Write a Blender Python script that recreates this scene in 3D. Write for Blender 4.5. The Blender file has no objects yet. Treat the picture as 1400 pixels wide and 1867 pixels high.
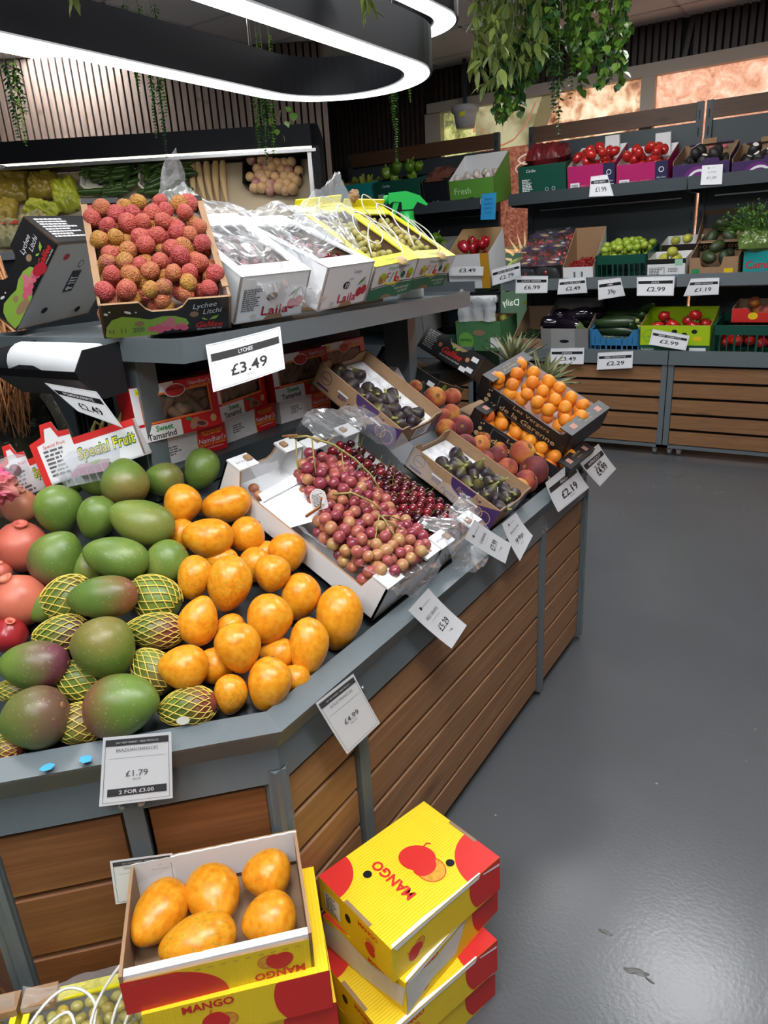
import bpy, math, random
from mathutils import Vector, Matrix, Euler, noise
random.seed(7)
R = math.radians
scene = bpy.context.scene
COL = scene.collection
# ---------------------------------------------------------------- camera
FPX, CX, CY, HC = 1294.0, 700.0, 933.5, 1.40
_p, _r, _y = R(19.931), R(-3.453), R(33.779)
_f0 = Vector((-math.sin(_y), math.cos(_y), 0)); _r0 = Vector((math.cos(_y), math.sin(_y), 0)); _u0 = Vector((0, 0, 1))
CF = _f0*math.cos(_p) - _u0*math.sin(_p)
_u1 = _f0*math.sin(_p) + _u0*math.cos(_p)
CR = _r0*math.cos(_r) + _u1*math.sin(_r)
CU = -_r0*math.sin(_r) + _u1*math.cos(_r)
CAM = Vector((0, 0, HC))
cd = bpy.data.cameras.new('camera'); cam = bpy.data.objects.new('camera', cd); COL.objects.link(cam)
cd.sensor_fit = 'VERTICAL'; cd.sensor_height = 24.0; cd.lens = 24.0*FPX/1867.0; cd.clip_start = .02
cam.matrix_world = Matrix.Translation(CAM) @ Matrix((CR, CU, -CF)).transposed().to_4x4()
scene.camera = cam
# ---------------------------------------------------------------- world, exposure
w = bpy.data.worlds.new('world'); scene.world = w; w.use_nodes = True
w.node_tree.nodes['Background'].inputs[0].default_value = (.75, .85, 1, 1)
w.node_tree.nodes['Background'].inputs[1].default_value = .6
vs = scene.view_settings
vs.view_transform = 'Standard'; vs.look = 'None'; vs.gamma = 1; vs.use_curve_mapping = False
vs.exposure = .42
CEIL_Z = 2.74
PANEL_E = 21.0       # ceiling led panels
RING_E = 3.4        # pendant rings
PANELS = [(.3, .6), (-2.4, .6), (.3, -1.2), (-1.2, -1.2), (-4.8, 3.0), (-.6, 3.0), (-.6, 0), (-1.8, 3.6)]  # last panel is added out of view to brighten the back racks

def ray(x, y): return CR*((x-CX)/FPX) - CU*((y-CY)/FPX) + CF
def Zp(x, y, z): v = ray(x, y); return CAM + v*((z-HC)/v.z)
def Xp(x, y, X): v = ray(x, y); return CAM + v*(X/v.x)
def Yp(x, y, Y): v = ray(x, y); return CAM + v*(Y/v.y)
def Dp(x, y, d): return CAM + ray(x, y)*d
def Pp(x, y, p0, n): v = ray(x, y); n = Vector(n); return CAM + v*((Vector(p0)-CAM).dot(n)/v.dot(n))

# ---------------------------------------------------------------- node materials
class NT:
    def __init__(s, name, rough=.5, metal=0, spec=.5):
        s.m = bpy.data.materials.new(name); s.m.use_nodes = True; s.t = s.m.node_tree
        s.b = s.t.nodes['Principled BSDF']; s.b.inputs['Roughness'].default_value = rough
        s.b.inputs['Metallic'].default_value = metal; s.b.inputs['Specular IOR Level'].default_value = spec
    def n(s, typ): return s.t.nodes.new(typ)
    def L(s, a, b): s.t.links.new(a, b)
    def put(s, sock, v):
        if isinstance(v, bpy.types.NodeSocket): s.L(v, sock)
        elif isinstance(v, (tuple, list)) and len(v) == 3 and sock.type == 'RGBA': sock.default_value = (*v, 1)
        else: sock.default_value = v
    def set(s, name, v): s.put(s.b.inputs[name], v); return s
    def mix(s, f, a, b, mode='MIX'):
        n = s.n('ShaderNodeMix'); n.data_type = 'RGBA'; n.blend_type = mode
        s.put(n.inputs[0], f); s.put(n.inputs[6], a); s.put(n.inputs[7], b); return n.outputs[2]
    def ramp(s, f, stops):
        n = s.n('ShaderNodeValToRGB'); e = n.color_ramp.elements
        while len(e) < len(stops): e.new(.5)
        for el, (p, c) in zip(e, stops):
            el.position = p; el.color = (*c, 1) if len(c) == 3 else c
        s.L(f, n.inputs[0]); return n.outputs[0]
    def rng(s, f, a, b, c=0., d=1.):
        n = s.n('ShaderNodeMapRange'); s.L(f, n.inputs[0])
        for i, v in enumerate((a, b, c, d)): n.inputs[1+i].default_value = v
        return n.outputs[0]
    def math(s, op, a, b=0.):
        n = s.n('ShaderNodeMath'); n.operation = op; s.put(n.inputs[0], a); s.put(n.inputs[1], b); return n.outputs[0]
    def coord(s, scale=(1, 1, 1), rand=True):
        tc = s.n('ShaderNodeTexCoord'); out = tc.outputs['Object']
        if rand:
            oi = s.n('ShaderNodeObjectInfo'); mu = s.n('ShaderNodeVectorMath'); mu.operation = 'SCALE'
            cx = s.n('ShaderNodeCombineXYZ')
            s.L(oi.outputs['Random'], cx.inputs[0]); s.L(oi.outputs['Random'], cx.inputs[1]); s.L(oi.outputs['Random'], cx.inputs[2])
            s.L(cx.outputs[0], mu.inputs[0]); mu.inputs['Scale'].default_value = 31.7
            ad = s.n('ShaderNodeVectorMath'); ad.operation = 'ADD'
            s.L(out, ad.inputs[0]); s.L(mu.outputs[0], ad.inputs[1]); out = ad.outputs[0]
        if scale != (1, 1, 1):
            mp = s.n('ShaderNodeMapping'); mp.inputs['Scale'].default_value = scale; s.L(out, mp.inputs[0]); out = mp.outputs[0]
        return out
    def noise(s, scale, detail=2, vec=None, rough=.5, dist=0.):
        n = s.n('ShaderNodeTexNoise'); n.inputs['Scale'].default_value = scale; n.inputs['Detail'].default_value = detail
        n.inputs['Roughness'].default_value = rough; n.inputs['Distortion'].default_value = dist
        if vec is not None: s.L(vec, n.inputs['Vector'])
        return n.outputs['Fac']
    def voro(s, scale, vec=None, feature='F1', out='Distance'):
        n = s.n('ShaderNodeTexVoronoi'); n.feature = feature; n.inputs['Scale'].default_value = scale
        if vec is not None: s.L(vec, n.inputs['Vector'])
        return n.outputs[out]
    def rand(s): return s.n('ShaderNodeObjectInfo').outputs['Random']
    def ocol(s):
        o = s.n('ShaderNodeObjectInfo'); p = s.n('ShaderNodeSeparateColor'); s.L(o.outputs['Color'], p.inputs[0]); return p.outputs
    def axis(s, i):
        tc = s.n('ShaderNodeTexCoord'); p = s.n('ShaderNodeSeparateXYZ'); s.L(tc.outputs['Object'], p.inputs[0]); return p.outputs[i]
    def bump(s, h, strength=.3, dist=.002):
        n = s.n('ShaderNodeBump'); n.inputs['Strength'].default_value = strength; n.inputs['Distance'].default_value = dist
        s.L(h, n.inputs['Height']); s.L(n.outputs[0], s.b.inputs['Normal']); return s

_pl = {}
def plain(name, c, rough=.5, metal=0, var=.0, vscale=20, bump=0, spec=.5, emit=0):
    if name in _pl: return _pl[name]
    t = NT(name, rough, metal, spec)
    if var:
        nz = t.noise(vscale, 4, t.coord())
        t.set('Base Color', t.mix(nz, tuple(max(0, x*(1-var)) for x in c), tuple(min(1, x*(1+var)) for x in c)))
        if bump: t.bump(nz, bump)
    else: t.set('Base Color', c)
    if emit: t.set('Emission Color', c); t.set('Emission Strength', float(emit))
    _pl[name] = t.m; return t.m

def wood(name, a, b, c, long=(2.2, 30, 30), rough=.5):
    t = NT(name, rough); v = t.coord(long)
    n1 = t.noise(1.6, 6, v, .6, 1.2); v2 = t.coord((long[0]*.6, long[1]*3, long[2]*3)); n2 = t.noise(2.0, 4, v2)
    col = t.ramp(n1, [(.28, a), (.5, b), (.72, c)])
    col = t.mix(t.rng(n2, .35, .7, 0, .45), col, tuple(x*.55 for x in a))
    kn = t.voro(1.0, t.coord((2.1, 6.5, 6.5))); col = t.mix(t.rng(kn, .05, .16, .65, 0.), col, tuple(x*.4 for x in a))
    col = t.mix(t.rng(t.rand(), 0, 1, 0, .3), col, tuple(x*.7 for x in b))
    t.set('Base Color', col); t.bump(n2, .25, .001); return t.m

M = {}
M['grey'] = plain('grey_powder_coat', (.125, .15, .163), .36, 0, .06, 60)
M['grey_dark'] = plain('anthracite_steel', (.045, .058, .066), .42, .2, .08, 30)
M['black'] = plain('black_metal', (.008, .009, .013), .5, spec=.25)
M['black_print'] = plain('black_print', (.012, .012, .013), .45)
M['black_gloss'] = plain('black_plastic', (.012, .012, .014), .3)
M['steel'] = plain('zinc_steel', (.55, .55, .55), .3, 1)
M['board'] = wood('stained_board', (.165, .058, .018), (.235, .088, .028), (.30, .125, .045))
M['board_light'] = wood('pale_board', (.235, .11, .045), (.29, .14, .06), (.35, .18, .08))
M['board_dark'] = wood('dark_board', (.075, .032, .014), (.10, .045, .02), (.13, .06, .027))
M['white'] = plain('white_card', (.80, .81, .82), .55, 0, .02, 30)
M['paper'] = plain('paper', (.84, .85, .87), .6)
M['kraft'] = plain('kraft_card', (.36, .215, .115), .75, 0, .12, 60)
M['kraft_in'] = plain('kraft_inside', (.30, .19, .11), .8, 0, .12, 50)
M['pinkgrey'] = plain('box_lining', (.62, .52, .49), .7, 0, .05, 30)
M['yellow'] = plain('yellow_print', (.86, .60, .012), .5, 0, .05, 25)
M['lemon'] = plain('lemon_print', (.86, .78, .02), .5, 0, .04, 25)
def corr(name, c):
    t = NT(name, .5); wv = t.n('ShaderNodeTexWave'); wv.inputs['Scale'].default_value = 55; wv.inputs['Distortion'].default_value = .8; t.L(t.coord(), wv.inputs['Vector'])
    nz = t.noise(25, 4, t.coord()); t.set('Base Color', t.mix(nz, tuple(x*.94 for x in c), tuple(min(1, x*1.05) for x in c))); t.bump(wv.outputs['Fac'], .22, .0015); _pl[name] = t.m; return t.m
M['yellow'] = corr('yellow_corrugated', (.86, .60, .012))
M['red'] = plain('red_print', (.64, .022, .018), .5, 0, .06, 25)
M['redtam'] = plain('carton_red', (.62, .008, .015), .35, 0, .05, 20)
M['orange_line'] = plain('orange_print', (.85, .20, .03), .4)
M['green_p'] = plain('green_print', (.03, .28, .10), .5)
M['green_dk'] = plain('dark_green_print', (.02, .17, .10), .5)
M['green_lt'] = plain('light_green_print', (.30, .50, .06), .5)
M['cherry_p'] = plain('cherry_print', (.45, .015, .035), .45)
M['purple'] = plain('purple_print', (.055, .022, .105), .5)
M['gold'] = plain('gold_print', (.56, .38, .18), .45)
M['goldseal'] = plain('gold_seal', (.62, .42, .13), .4)
M['pink_p'] = plain('pink_print', (.78, .12, .22), .5)
M['rose_p'] = plain('rose_print', (.72, .20, .25), .5)
M['blue'] = plain('blue_crate', (.035, .20, .42), .4)
M['crate_green'] = plain('green_crate', (.008, .075, .05), .4)
M['turq'] = plain('turquoise_print', (.015, .33, .33), .45)
M['brightgreen'] = plain('green_plastic', (.01, .42, .07), .3)
M['lime_p'] = plain('lime_print', (.42, .62, .01), .45)
M['magenta'] = plain('magenta_print', (.45, .012, .13), .5)
M['cream'] = plain('cream_frame', (.42, .36, .30), .6)
M['bluenote'] = plain('blue_note', (.02, .30, .62), .6)
M['bluetape'] = plain('blue_sticker', (.06, .38, .75), .5)
M['stalk'] = plain('stalk', (.30, .25, .07), .6, 0, .2, 40)
M['stalk_br'] = plain('brown_stalk', (.25, .11, .04), .7, 0, .3, 40)
M['ink'] = plain('grey_ink', (.12, .12, .13), .6)
M['sticker'] = plain('sticker', (.85, .8, .7), .4)
M['cord'] = plain('white_cord', (.75, .74, .68), .5)
M['ceiling'] = plain('ceiling_tile', (.74, .74, .75), .8, 0, .04, 40)
M['slat'] = wood('slat_wood', (.155, .105, .08), (.205, .145, .115), (.26, .19, .15), (30, 30, 1.6))
M['slat_dk'] = wood('slat_wood_dark', (.035, .022, .018), (.05, .033, .026), (.07, .045, .036), (30, 30, 1.6))
M['led'] = plain('led_diffuser', (1, 1, 1), .5, emit=RING_E)
M['led_panel'] = plain('led_panel', (.97, .985, 1), .5, emit=PANEL_E)
M['led_warm'] = plain('warm_strip', (1, .88, .66), .5, emit=4.0)

def mk_floor():
    t = NT('floor_paint', .3); v = t.coord(rand=False)
    n1 = t.noise(.9, 5, v, .6); n2 = t.noise(90, 3, v); n3 = t.noise(7, 6, v, .65)
    col = t.ramp(n1, [(.3, (.085, .091, .098)), (.7, (.100, .106, .114))])
    col = t.mix(t.rng(n3, .5, .9, 0, .04), col, (.125, .13, .137))
    sp = t.voro(5.5, v); col = t.mix(t.rng(sp, .012, .022, .8, 0.), col, (.4, .4, .4))
    t.set('Base Color', col); t.set('Roughness', t.rng(n1, .3, .7, .23, .29)); t.bump(t.noise(110, 2, v), .16, .002); return t.m
M['floor'] = mk_floor()

def mk_plastic(name='clear_film', tr=.86, tint=(.9, .92, .95), gloss=.15):
    """thin film: transparent, a little milky, sharp sheen"""
    m = bpy.data.materials.new(name); m.use_nodes = True; t = m.node_tree; t.nodes.remove(t.nodes['Principled BSDF'])
    out = t.nodes['Material Output']; N_ = t.nodes.new
    tb = N_('ShaderNodeBsdfTransparent'); tb.inputs[0].default_value = (*[.5+.5*c for c in tint], 1)
    df = N_('ShaderNodeBsdfDiffuse'); df.inputs[0].default_value = (*tint, 1); gl = N_('ShaderNodeBsdfGlossy'); gl.inputs['Roughness'].default_value = .22; gl.inputs[0].default_value = (1, 1, 1, 1)
    m1 = N_('ShaderNodeMixShader'); m1.inputs[0].default_value = 1-tr; t.links.new(tb.outputs[0], m1.inputs[1]); t.links.new(df.outputs[0], m1.inputs[2])
    fr = N_('ShaderNodeFresnel'); fr.inputs[0].default_value = 1.5; mu = N_('ShaderNodeMath'); mu.operation = 'MULTIPLY'; mu.inputs[1].default_value = gloss*2; t.links.new(fr.outputs[0], mu.inputs[0])
    m2 = N_('ShaderNodeMixShader'); t.links.new(mu.outputs[0], m2.inputs[0]); t.links.new(m1.outputs[0], m2.inputs[1]); t.links.new(gl.outputs[0], m2.inputs[2]); t.links.new(m2.outputs[0], out.inputs[0])
    return m
M['film'] = mk_plastic()
M['film_clear'] = mk_plastic('pane_film', .97)
M['film_frost'] = mk_plastic('frosted_film', .45, (.75, .78, .82))
M['film_roll'] = mk_plastic('bag_roll_film', .15, (.82, .84, .86))

# fruit materials -------------------------------------------------------
def f_gold():
    t = NT('gold_mango_skin', .30); v = t.coord(); n = t.noise(9, 3, v); o = t.ocol()
    col = t.ramp(n, [(.3, (.66, .215, .006)), (.5, (.76, .30, .012)), (.75, (.78, .39, .035))])
    col = t.mix(t.math('MULTIPLY', t.rng(t.noise(22, 3, v), .56, .66), t.rng(o[0], .5, 1., .05, .75)), col, (.30, .27, .02))
    sp = t.voro(95, v); spn = t.noise(14, 2, v)
    col = t.mix(t.math('MULTIPLY', t.rng(sp, .11, .2, 1, 0), t.rng(spn, .46, .56)), col, (.07, .035, .012))
    bl = t.noise(17, 5, v, .75); col = t.mix(t.rng(bl, .66, .72, 0, .8), col, (.06, .04, .02))
    t.set('Base Color', col); t.set('Subsurface Weight', .12); t.set('Subsurface Radius', (.02, .008, .003)); t.set('Subsurface Scale', .5)
    t.bump(t.noise(120, 2, v), .06); return t.m
def f_green():
    t = NT('green_mango_skin', .38); v = t.coord(); o = t.ocol(); n = t.noise(8, 4, v)
    g = t.ramp(n, [(.3, (.075, .135, .022)), (.55, (.135, .215, .035)), (.8, (.24, .27, .05))])
    x = t.axis(0); bl = t.math('ADD', t.rng(x, -.06, .05, 0, 1), t.math('MULTIPLY', t.math('SUBTRACT', n, .5), 1.6))
    bl = t.math('MULTIPLY', t.rng(bl, .35, 1.0), o[0])
    red = t.mix(t.noise(6, 2, v), (.20, .045, .045), (.30, .06, .035)); red = t.mix(o[1], red, (.12, .035, .06))
    col = t.mix(bl, g, red)
    sp = t.voro(130, v); col = t.mix(t.rng(sp, .1, .22, .35, 0), col, (.5, .42, .25))
    t.set('Base Color', col); t.bump(t.noise(100, 2, v), .05); return t.m
def f_simple(name, stops, sc=8, rough=.35, sss=0., spots=None, bump=.05, bsc=100, rnd=.5, coat=0):
    t = NT(name, rough); v = t.coord(); n = t.noise(sc, 3, v)
    f = t.math('ADD', t.math('MULTIPLY', n, 1-rnd), t.math('MULTIPLY', t.rand(), rnd))
    col = t.ramp(f, stops)
    if spots: col = t.mix(t.rng(t.voro(spots[0], v), spots[1], spots[1]*2, spots[2], 0), col, spots[3])
    t.set('Base Color', col)
    if sss: t.set('Subsurface Weight', sss); t.set('Subsurface Radius', (.01, .004, .003)); t.set('Subsurface Scale', .5)
    if coat: t.set('Coat Weight', coat); t.set('Coat Roughness', .08)
    if bump: t.bump(t.noise(bsc, 2, v), bump)
    return t.m
def f_lychee():
    t = NT('lychee_skin', .55); v = t.coord(); vo = t.voro(300, v); n = t.noise(30, 2, v)
    f = t.math('ADD', t.math('MULTIPLY', n, .35), t.math('MULTIPLY', t.rand(), .72))
    col = t.ramp(f, [(.10, (.52, .035, .06)), (.35, (.66, .07, .07)), (.55, (.70, .14, .07)), (.70, (.62, .20, .05)), (.82, (.64, .34, .02)), (.97, (.46, .045, .09))])
    col = t.mix(t.rng(vo, .05, .5, 0, .75), t.mix(.18, col, (.85, .42, .25)), t.mix(.55, col, (.08, .012, .01)))
    t.set('Base Color', col)
    inv = t.rng(vo, 0, .6, 1, 0); t.bump(inv, 1.0, .0024); return t.m
def f_grape():
    t = NT('red_grape_skin', .2); v = t.coord(); n = t.noise(55, 2, v)
    f = t.math('ADD', t.math('MULTIPLY', n, .55), t.math('MULTIPLY', t.rand(), .55))
    col = t.ramp(f, [(.15, (.15, .018, .045)), (.38, (.28, .042, .065)), (.58, (.40, .10, .085)), (.76, (.46, .21, .10)), (.95, (.44, .36, .12))])
    bl = t.noise(140, 3, v); col = t.mix(t.rng(bl, .5, .8, 0, .22), col, (.50, .36, .38))
    t.set('Base Color', col); t.set('Subsurface Weight', .5); t.set('Subsurface Radius', (.012, .005, .004)); t.set('Subsurface Scale', .7)
    return t.m
def f_fig():
    t = NT('fig_skin', .45); z = t.axis(2); v = t.coord(); n = t.noise(60, 3, v)
    dark = t.mix(n, (.011, .007, .012), (.042, .024, .034)); o = t.ocol()
    f = t.math('MULTIPLY', t.rng(z, .004, .03), t.rng(o[0], 0, 1, .1, 1))
    col = t.mix(f, dark, (.22, .20, .045)); t.set('Base Color', col)
    wv = t.n('ShaderNodeTexNoise'); return t.m
def f_peach():
    t = NT('peach_skin', .7); v = t.coord(); n = t.noise(14, 3, v, .55); o = t.rand()
    f = t.math('ADD', t.math('MULTIPLY', n, .95), t.math('MULTIPLY', o, .22))
    col = t.ramp(f, [(.36, (.10, .015, .02)), (.50, (.24, .03, .025)), (.62, (.42, .09, .03)), (.76, (.56, .26, .03))])
    t.set('Base Color', col); t.set('Sheen Weight', .10); t.set('Sheen Roughness', .4); t.bump(t.noise(220, 2, v), .12); return t.m
def f_apricot():
    t = NT('apricot_skin', .5); v = t.coord(); n = t.noise(14, 2, v)
    f = t.math('ADD', t.math('MULTIPLY', n, .5), t.math('MULTIPLY', t.rand(), .5))
    col = t.ramp(f, [(.2, (.62, .13, .03)), (.35, (.80, .25, .015)), (.8, (.85, .33, .02))]); t.set('Base Color', col)
    t.set('Subsurface Weight', .1); t.set('Subsurface Radius', (.01, .004, .002)); t.bump(t.noise(200, 2, v), .1); return t.m
M.update(gold_mango=f_gold(), green_mango=f_green(), lychee=f_lychee(), grape=f_grape(), fig=f_fig(), peach=f_peach(), apricot=f_apricot())
M['pomegranate'] = f_simple('pomegranate_skin', [(.25, (.50, .10, .065)), (.5, (.60, .17, .10)), (.8, (.62, .28, .14))], 10, .4, spots=(70, .06, .5, (.25, .08, .05)))
M['pom_red'] = f_simple('pomegranate_red', [(.3, (.28, .015, .02)), (.7, (.45, .03, .03))], 10, .28)
M['kiwi'] = f_simple('brown_fruit_skin', [(.3, (.17, .10, .05)), (.7, (.25, .15, .08))], 14, .7)
M['cherry'] = f_simple('cherry_skin', [(.2, (.035, .003, .008)), (.5, (.10, .006, .014)), (.85, (.24, .012, .02))], 30, .14, coat=.6, bump=0, rnd=.7)
M['whitegrape'] = f_simple('white_grape_skin', [(.2, (.40, .36, .10)), (.5, (.50, .46, .16)), (.85, (.50, .38, .08))], 40, .3, sss=.3, bump=0)
M['tomato'] = f_simple('tomato_skin', [(.2, (.38, .01, .012)), (.8, (.55, .022, .016))], 12, .2, bump=0, coat=.3)
M['bell_green'] = f_simple('green_pepper_skin', [(.2, (.07, .17, .012)), (.8, (.15, .26, .025))], 12, .25, bump=0, coat=.3)
M['bell_red'] = f_simple('red_pepper_skin', [(.2, (.36, .008, .02)), (.8, (.5, .015, .03))], 12, .22, bump=0, coat=.4)
M['long_green'] = f_simple('long_pepper_skin', [(.2, (.18, .24, .02)), (.8, (.30, .34, .04))], 12, .3, bump=0)
M['lime'] = f_simple('lime_skin', [(.2, (.19, .31, .02)), (.8, (.38, .46, .05))], 14, .35, bsc=300, bump=.15)
M['avocado'] = f_simple('avocado_skin', [(.2, (.022, .035, .016)), (.8, (.055, .075, .028))], 25, .45, bsc=260, bump=.3)
M['avocado_dk'] = f_simple('dark_avocado_skin', [(.2, (.012, .011, .012)), (.8, (.03, .026, .026))], 25, .5, bsc=260, bump=.3)
M['aubergine'] = f_simple('aubergine_skin', [(.2, (.006, .004, .009)), (.8, (.014, .008, .018))], 10, .12, bump=0, coat=.5)
M['courgette'] = f_simple('courgette_skin', [(.2, (.010, .028, .008)), (.8, (.03, .06, .016))], 30, .3, bump=0, spots=(200, .12, .3, (.1, .15, .05)))
M['cucumber'] = f_simple('cucumber_skin', [(.2, (.015, .05, .012)), (.8, (.05, .11, .025))], 25, .3, bump=.1)
M['turnip'] = f_simple('turnip_skin', [(.25, (.66, .42, .22)), (.55, (.72, .50, .30)), (.75, (.42, .14, .24)), (.95, (.30, .08, .18))], 18, .4, bump=0, rnd=.35)
M['root'] = f_simple('white_root_skin', [(.2, (.62, .45, .24)), (.8, (.72, .56, .34))], 14, .5)
M['tamarind'] = f_simple('tamarind_pod', [(.2, (.19, .10, .055)), (.8, (.29, .165, .09))], 25, .75, bump=.2)
M['garlic'] = f_simple('garlic_skin', [(.2, (.55, .45, .42)), (.8, (.72, .66, .6))], 40, .55)
M['guava'] = f_simple('guava_skin', [(.2, (.33, .36, .04)), (.8, (.50, .46, .06))], 20, .4)
M['plum'] = f_simple('plum_skin', [(.2, (.09, .012, .03)), (.8, (.17, .03, .06))], 20, .4)
M['chilli'] = f_simple('red_chilli_skin', [(.2, (.28, .008, .012)), (.8, (.42, .02, .02))], 20, .25, bump=0)
M['chilli_gr'] = f_simple('green_chilli_skin', [(.2, (.012, .03, .012)), (.8, (.03, .06, .02))], 20, .35, bump=0)
M['herb'] = f_simple('herb_leaf', [(.2, (.06, .15, .02)), (.8, (.16, .30, .05))], 20, .5, bump=0)
M['leaf_a'] = f_simple('olive_leaf', [(.15, (.10, .15, .025)), (.5, (.17, .23, .045)), (.9, (.27, .33, .06))], 12, .5, bump=0)
M['leaf_b'] = f_simple('green_leaf', [(.15, (.015, .065, .015)), (.5, (.035, .13, .028)), (.9, (.10, .24, .04))], 12, .5, bump=0)
M['leaf_c'] = f_simple('bright_leaf', [(.15, (.05, .15, .012)), (.5, (.11, .25, .02)), (.9, (.22, .38, .04))], 12, .5, bump=0)
M['pine_leaf'] = f_simple('pineapple_leaf', [(.2, (.14, .16, .075)), (.6, (.26, .27, .14)), (.9, (.40, .38, .22))], 14, .55, bump=0)
M['pineapple'] = f_simple('pineapple_skin', [(.3, (.2, .10, .02)), (.7, (.36, .20, .04))], 10, .6, bump=.4, bsc=60)
M['hair'] = f_simple('ginger_hair', [(.1, (.30, .11, .035)), (.5, (.52, .23, .09)), (.9, (.68, .36, .17))], 60, .45, bump=.2)
M['skin'] = plain('skin', (.62, .38, .28), .5)
M['net'] = plain('yellow_net', (.68, .52, .09), .5)
M['bag_green'] = f_simple('lime_bag', [(.3, (.30, .36, .03)), (.7, (.48, .55, .06))], 14, .3)
M['bag_salad'] = f_simple('leaf_bag', [(.3, (.22, .17, .03)), (.5, (.40, .30, .06)), (.75, (.30, .33, .08))], 22, .3)
M['bag_pale'] = f_simple('pale_bag', [(.3, (.40, .38, .18)), (.7, (.58, .55, .32))], 22, .3)
def camo():
    t = NT('camouflage_cloth', .85); v = t.coord(rand=False); n = t.noise(9, 4, v, .6, .8); n2 = t.noise(26, 4, v, .6, 1.5)
    col = t.ramp(n, [(.35, (.022, .022, .016)), (.46, (.06, .055, .032)), (.58, (.035, .04, .02)), (.72, (.10, .085, .055))])
    col = t.mix(t.rng(n2, .60, .64), col, (.27, .23, .17)); t.set('Base Color', col); return t.m
M['camo'] = camo()
M['black_cloth'] = plain('dark_cloth', (.01, .01, .012), .9)

# ---------------------------------------------------------------- mesh helpers
def mesh(name, v, f, mats, fm=None, smooth=False):
    me = bpy.data.meshes.new(name); me.from_pydata([tuple(p) for p in v], [], f)
    for m in (mats if isinstance(mats, (list, tuple)) else [mats]): me.materials.append(M[m] if isinstance(m, str) else m)
    if fm: me.polygons.foreach_set('material_index', fm)
    if smooth: me.polygons.foreach_set('use_smooth', [True]*len(me.polygons))
    me.update(); return me
OFF = {}
def obj(name, me, parent=None, loc=(0, 0, 0), rot=None, scale=None):
    o = bpy.data.objects.new(name, me); COL.objects.link(o)
    if parent is not None:
        o.parent = parent
    o.location = loc
    if rot is not None:
        o.rotation_euler = rot.to_euler() if isinstance(rot, Matrix) else Euler([R(a) for a in rot])
    if scale is not None: o.scale = (scale,)*3 if isinstance(scale, (int, float)) else scale
    return o
def thing(name, label, cat, loc=(0, 0, 0), rot=None, group=None):
    o = obj(name, None, None, loc, rot); tag(o, label, cat, group); o.empty_display_size = .05; return o
def tag(o, label, cat, group=None, kind=None):
    o['label'] = label; o['category'] = cat
    if group: o['group'] = group
    if kind: o['kind'] = kind
    return o
def struct(o): o['kind'] = 'structure'; return o

class MB:
    """collects geometry"""
    def __init__(s): s.v = []; s.f = []; s.m = []
    def add(s, v, f, m=0):
        k = len(s.v); s.v += [Vector(p) for p in v]; s.f += [tuple(i+k for i in q) for q in f]
        s.m += m if isinstance(m, list) else [m]*len(f); return s
    def box(s, a, b, m=0, fm=None):
        x0, y0, z0 = a; x1, y1, z1 = b
        v = [(x0,y0,z0),(x1,y0,z0),(x1,y1,z0),(x0,y1,z0),(x0,y0,z1),(x1,y0,z1),(x1,y1,z1),(x0,y1,z1)]
        f = [(0,3,2,1),(4,5,6,7),(0,1,5,4),(1,2,6,5),(2,3,7,6),(3,0,4,7)]   # bottom top front right back left
        return s.add(v, f, fm or m)
    def prism(s, poly, o, u, w, n, t, m=0, mi=None, me_=None):
        """poly 2d extruded from o along n by t; m front(far along n) material, mi back, me_ edges"""
        o, u, w, n = Vector(o), Vector(u), Vector(w), Vector(n); k = len(poly)
        a = [o+u*p[0]+w*p[1] for p in poly]; b = [p+n*t for p in a]
        f = [tuple(range(k))[::-1], tuple(range(k, 2*k))] + [(i, (i+1) % k, (i+1) % k+k, i+k) for i in range(k)]
        if u.cross(w).dot(n) < 0: f = [q[::-1] for q in f]
        mi = m if mi is None else mi; me_ = m if me_ is None else me_
        return s.add(a+b, f, [mi, m]+[me_]*k)
    def tube(s, pts, rad, n=6, m=0, cap=True):
        pts = [Vector(p) for p in pts]; rads = rad if isinstance(rad, (list, tuple)) else [rad]*len(pts)
        k = len(s.v); ref = Vector((.13, .31, .94))
        for i, p in enumerate(pts):
            d = (pts[min(i+1, len(pts)-1)]-pts[max(i-1, 0)]).normalized()
            a = d.cross(ref)
            if a.length < 1e-4: a = d.cross(Vector((1, 0, 0)))
            a.normalize(); b = d.cross(a)
            for j in range(n):
                t = 2*math.pi*j/n; s.v.append(p+(a*math.cos(t)+b*math.sin(t))*rads[i])
        for i in range(len(pts)-1):
            for j in range(n):
                q = (k+i*n+j, k+i*n+(j+1) % n, k+(i+1)*n+(j+1) % n, k+(i+1)*n+j); s.f.append(q[::-1]); s.m.append(m)
        if cap:
            s.f.append(tuple(range(k, k+n))); s.m.append(m); e = k+(len(pts)-1)*n; s.f.append(tuple(range(e, e+n))[::-1]); s.m.append(m)
        return s
    def lathe(s, prof, n=16, m=0, c=(0, 0, 0)):
        k = len(s.v); c = Vector(c)
        for (r_, z) in prof:
            for j in range(n):
                t = 2*math.pi*j/n; s.v.append(c+Vector((r_*math.cos(t), r_*math.sin(t), z)))
        for i in range(len(prof)-1):
            for j in range(n): s.f.append((k+i*n+j, k+i*n+(j+1) % n, k+(i+1)*n+(j+1) % n, k+(i+1)*n+j)); s.m.append(m)
        return s
    def xf(s, mat): s.v = [mat @ p for p in s.v]; return s
    def mesh(s, name, mats, smooth=False): return mesh(name, s.v, s.f, mats, s.m, smooth)
    def build(s, name, mats, parent=None, smooth=False, loc=(0, 0, 0), rot=None):
        return obj(name, s.mesh(name, mats, smooth), parent, loc, rot)
def boxobj(name, a, b, mat, parent=None):
    return MB().box(a, b).build(name, mat, parent)
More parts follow.
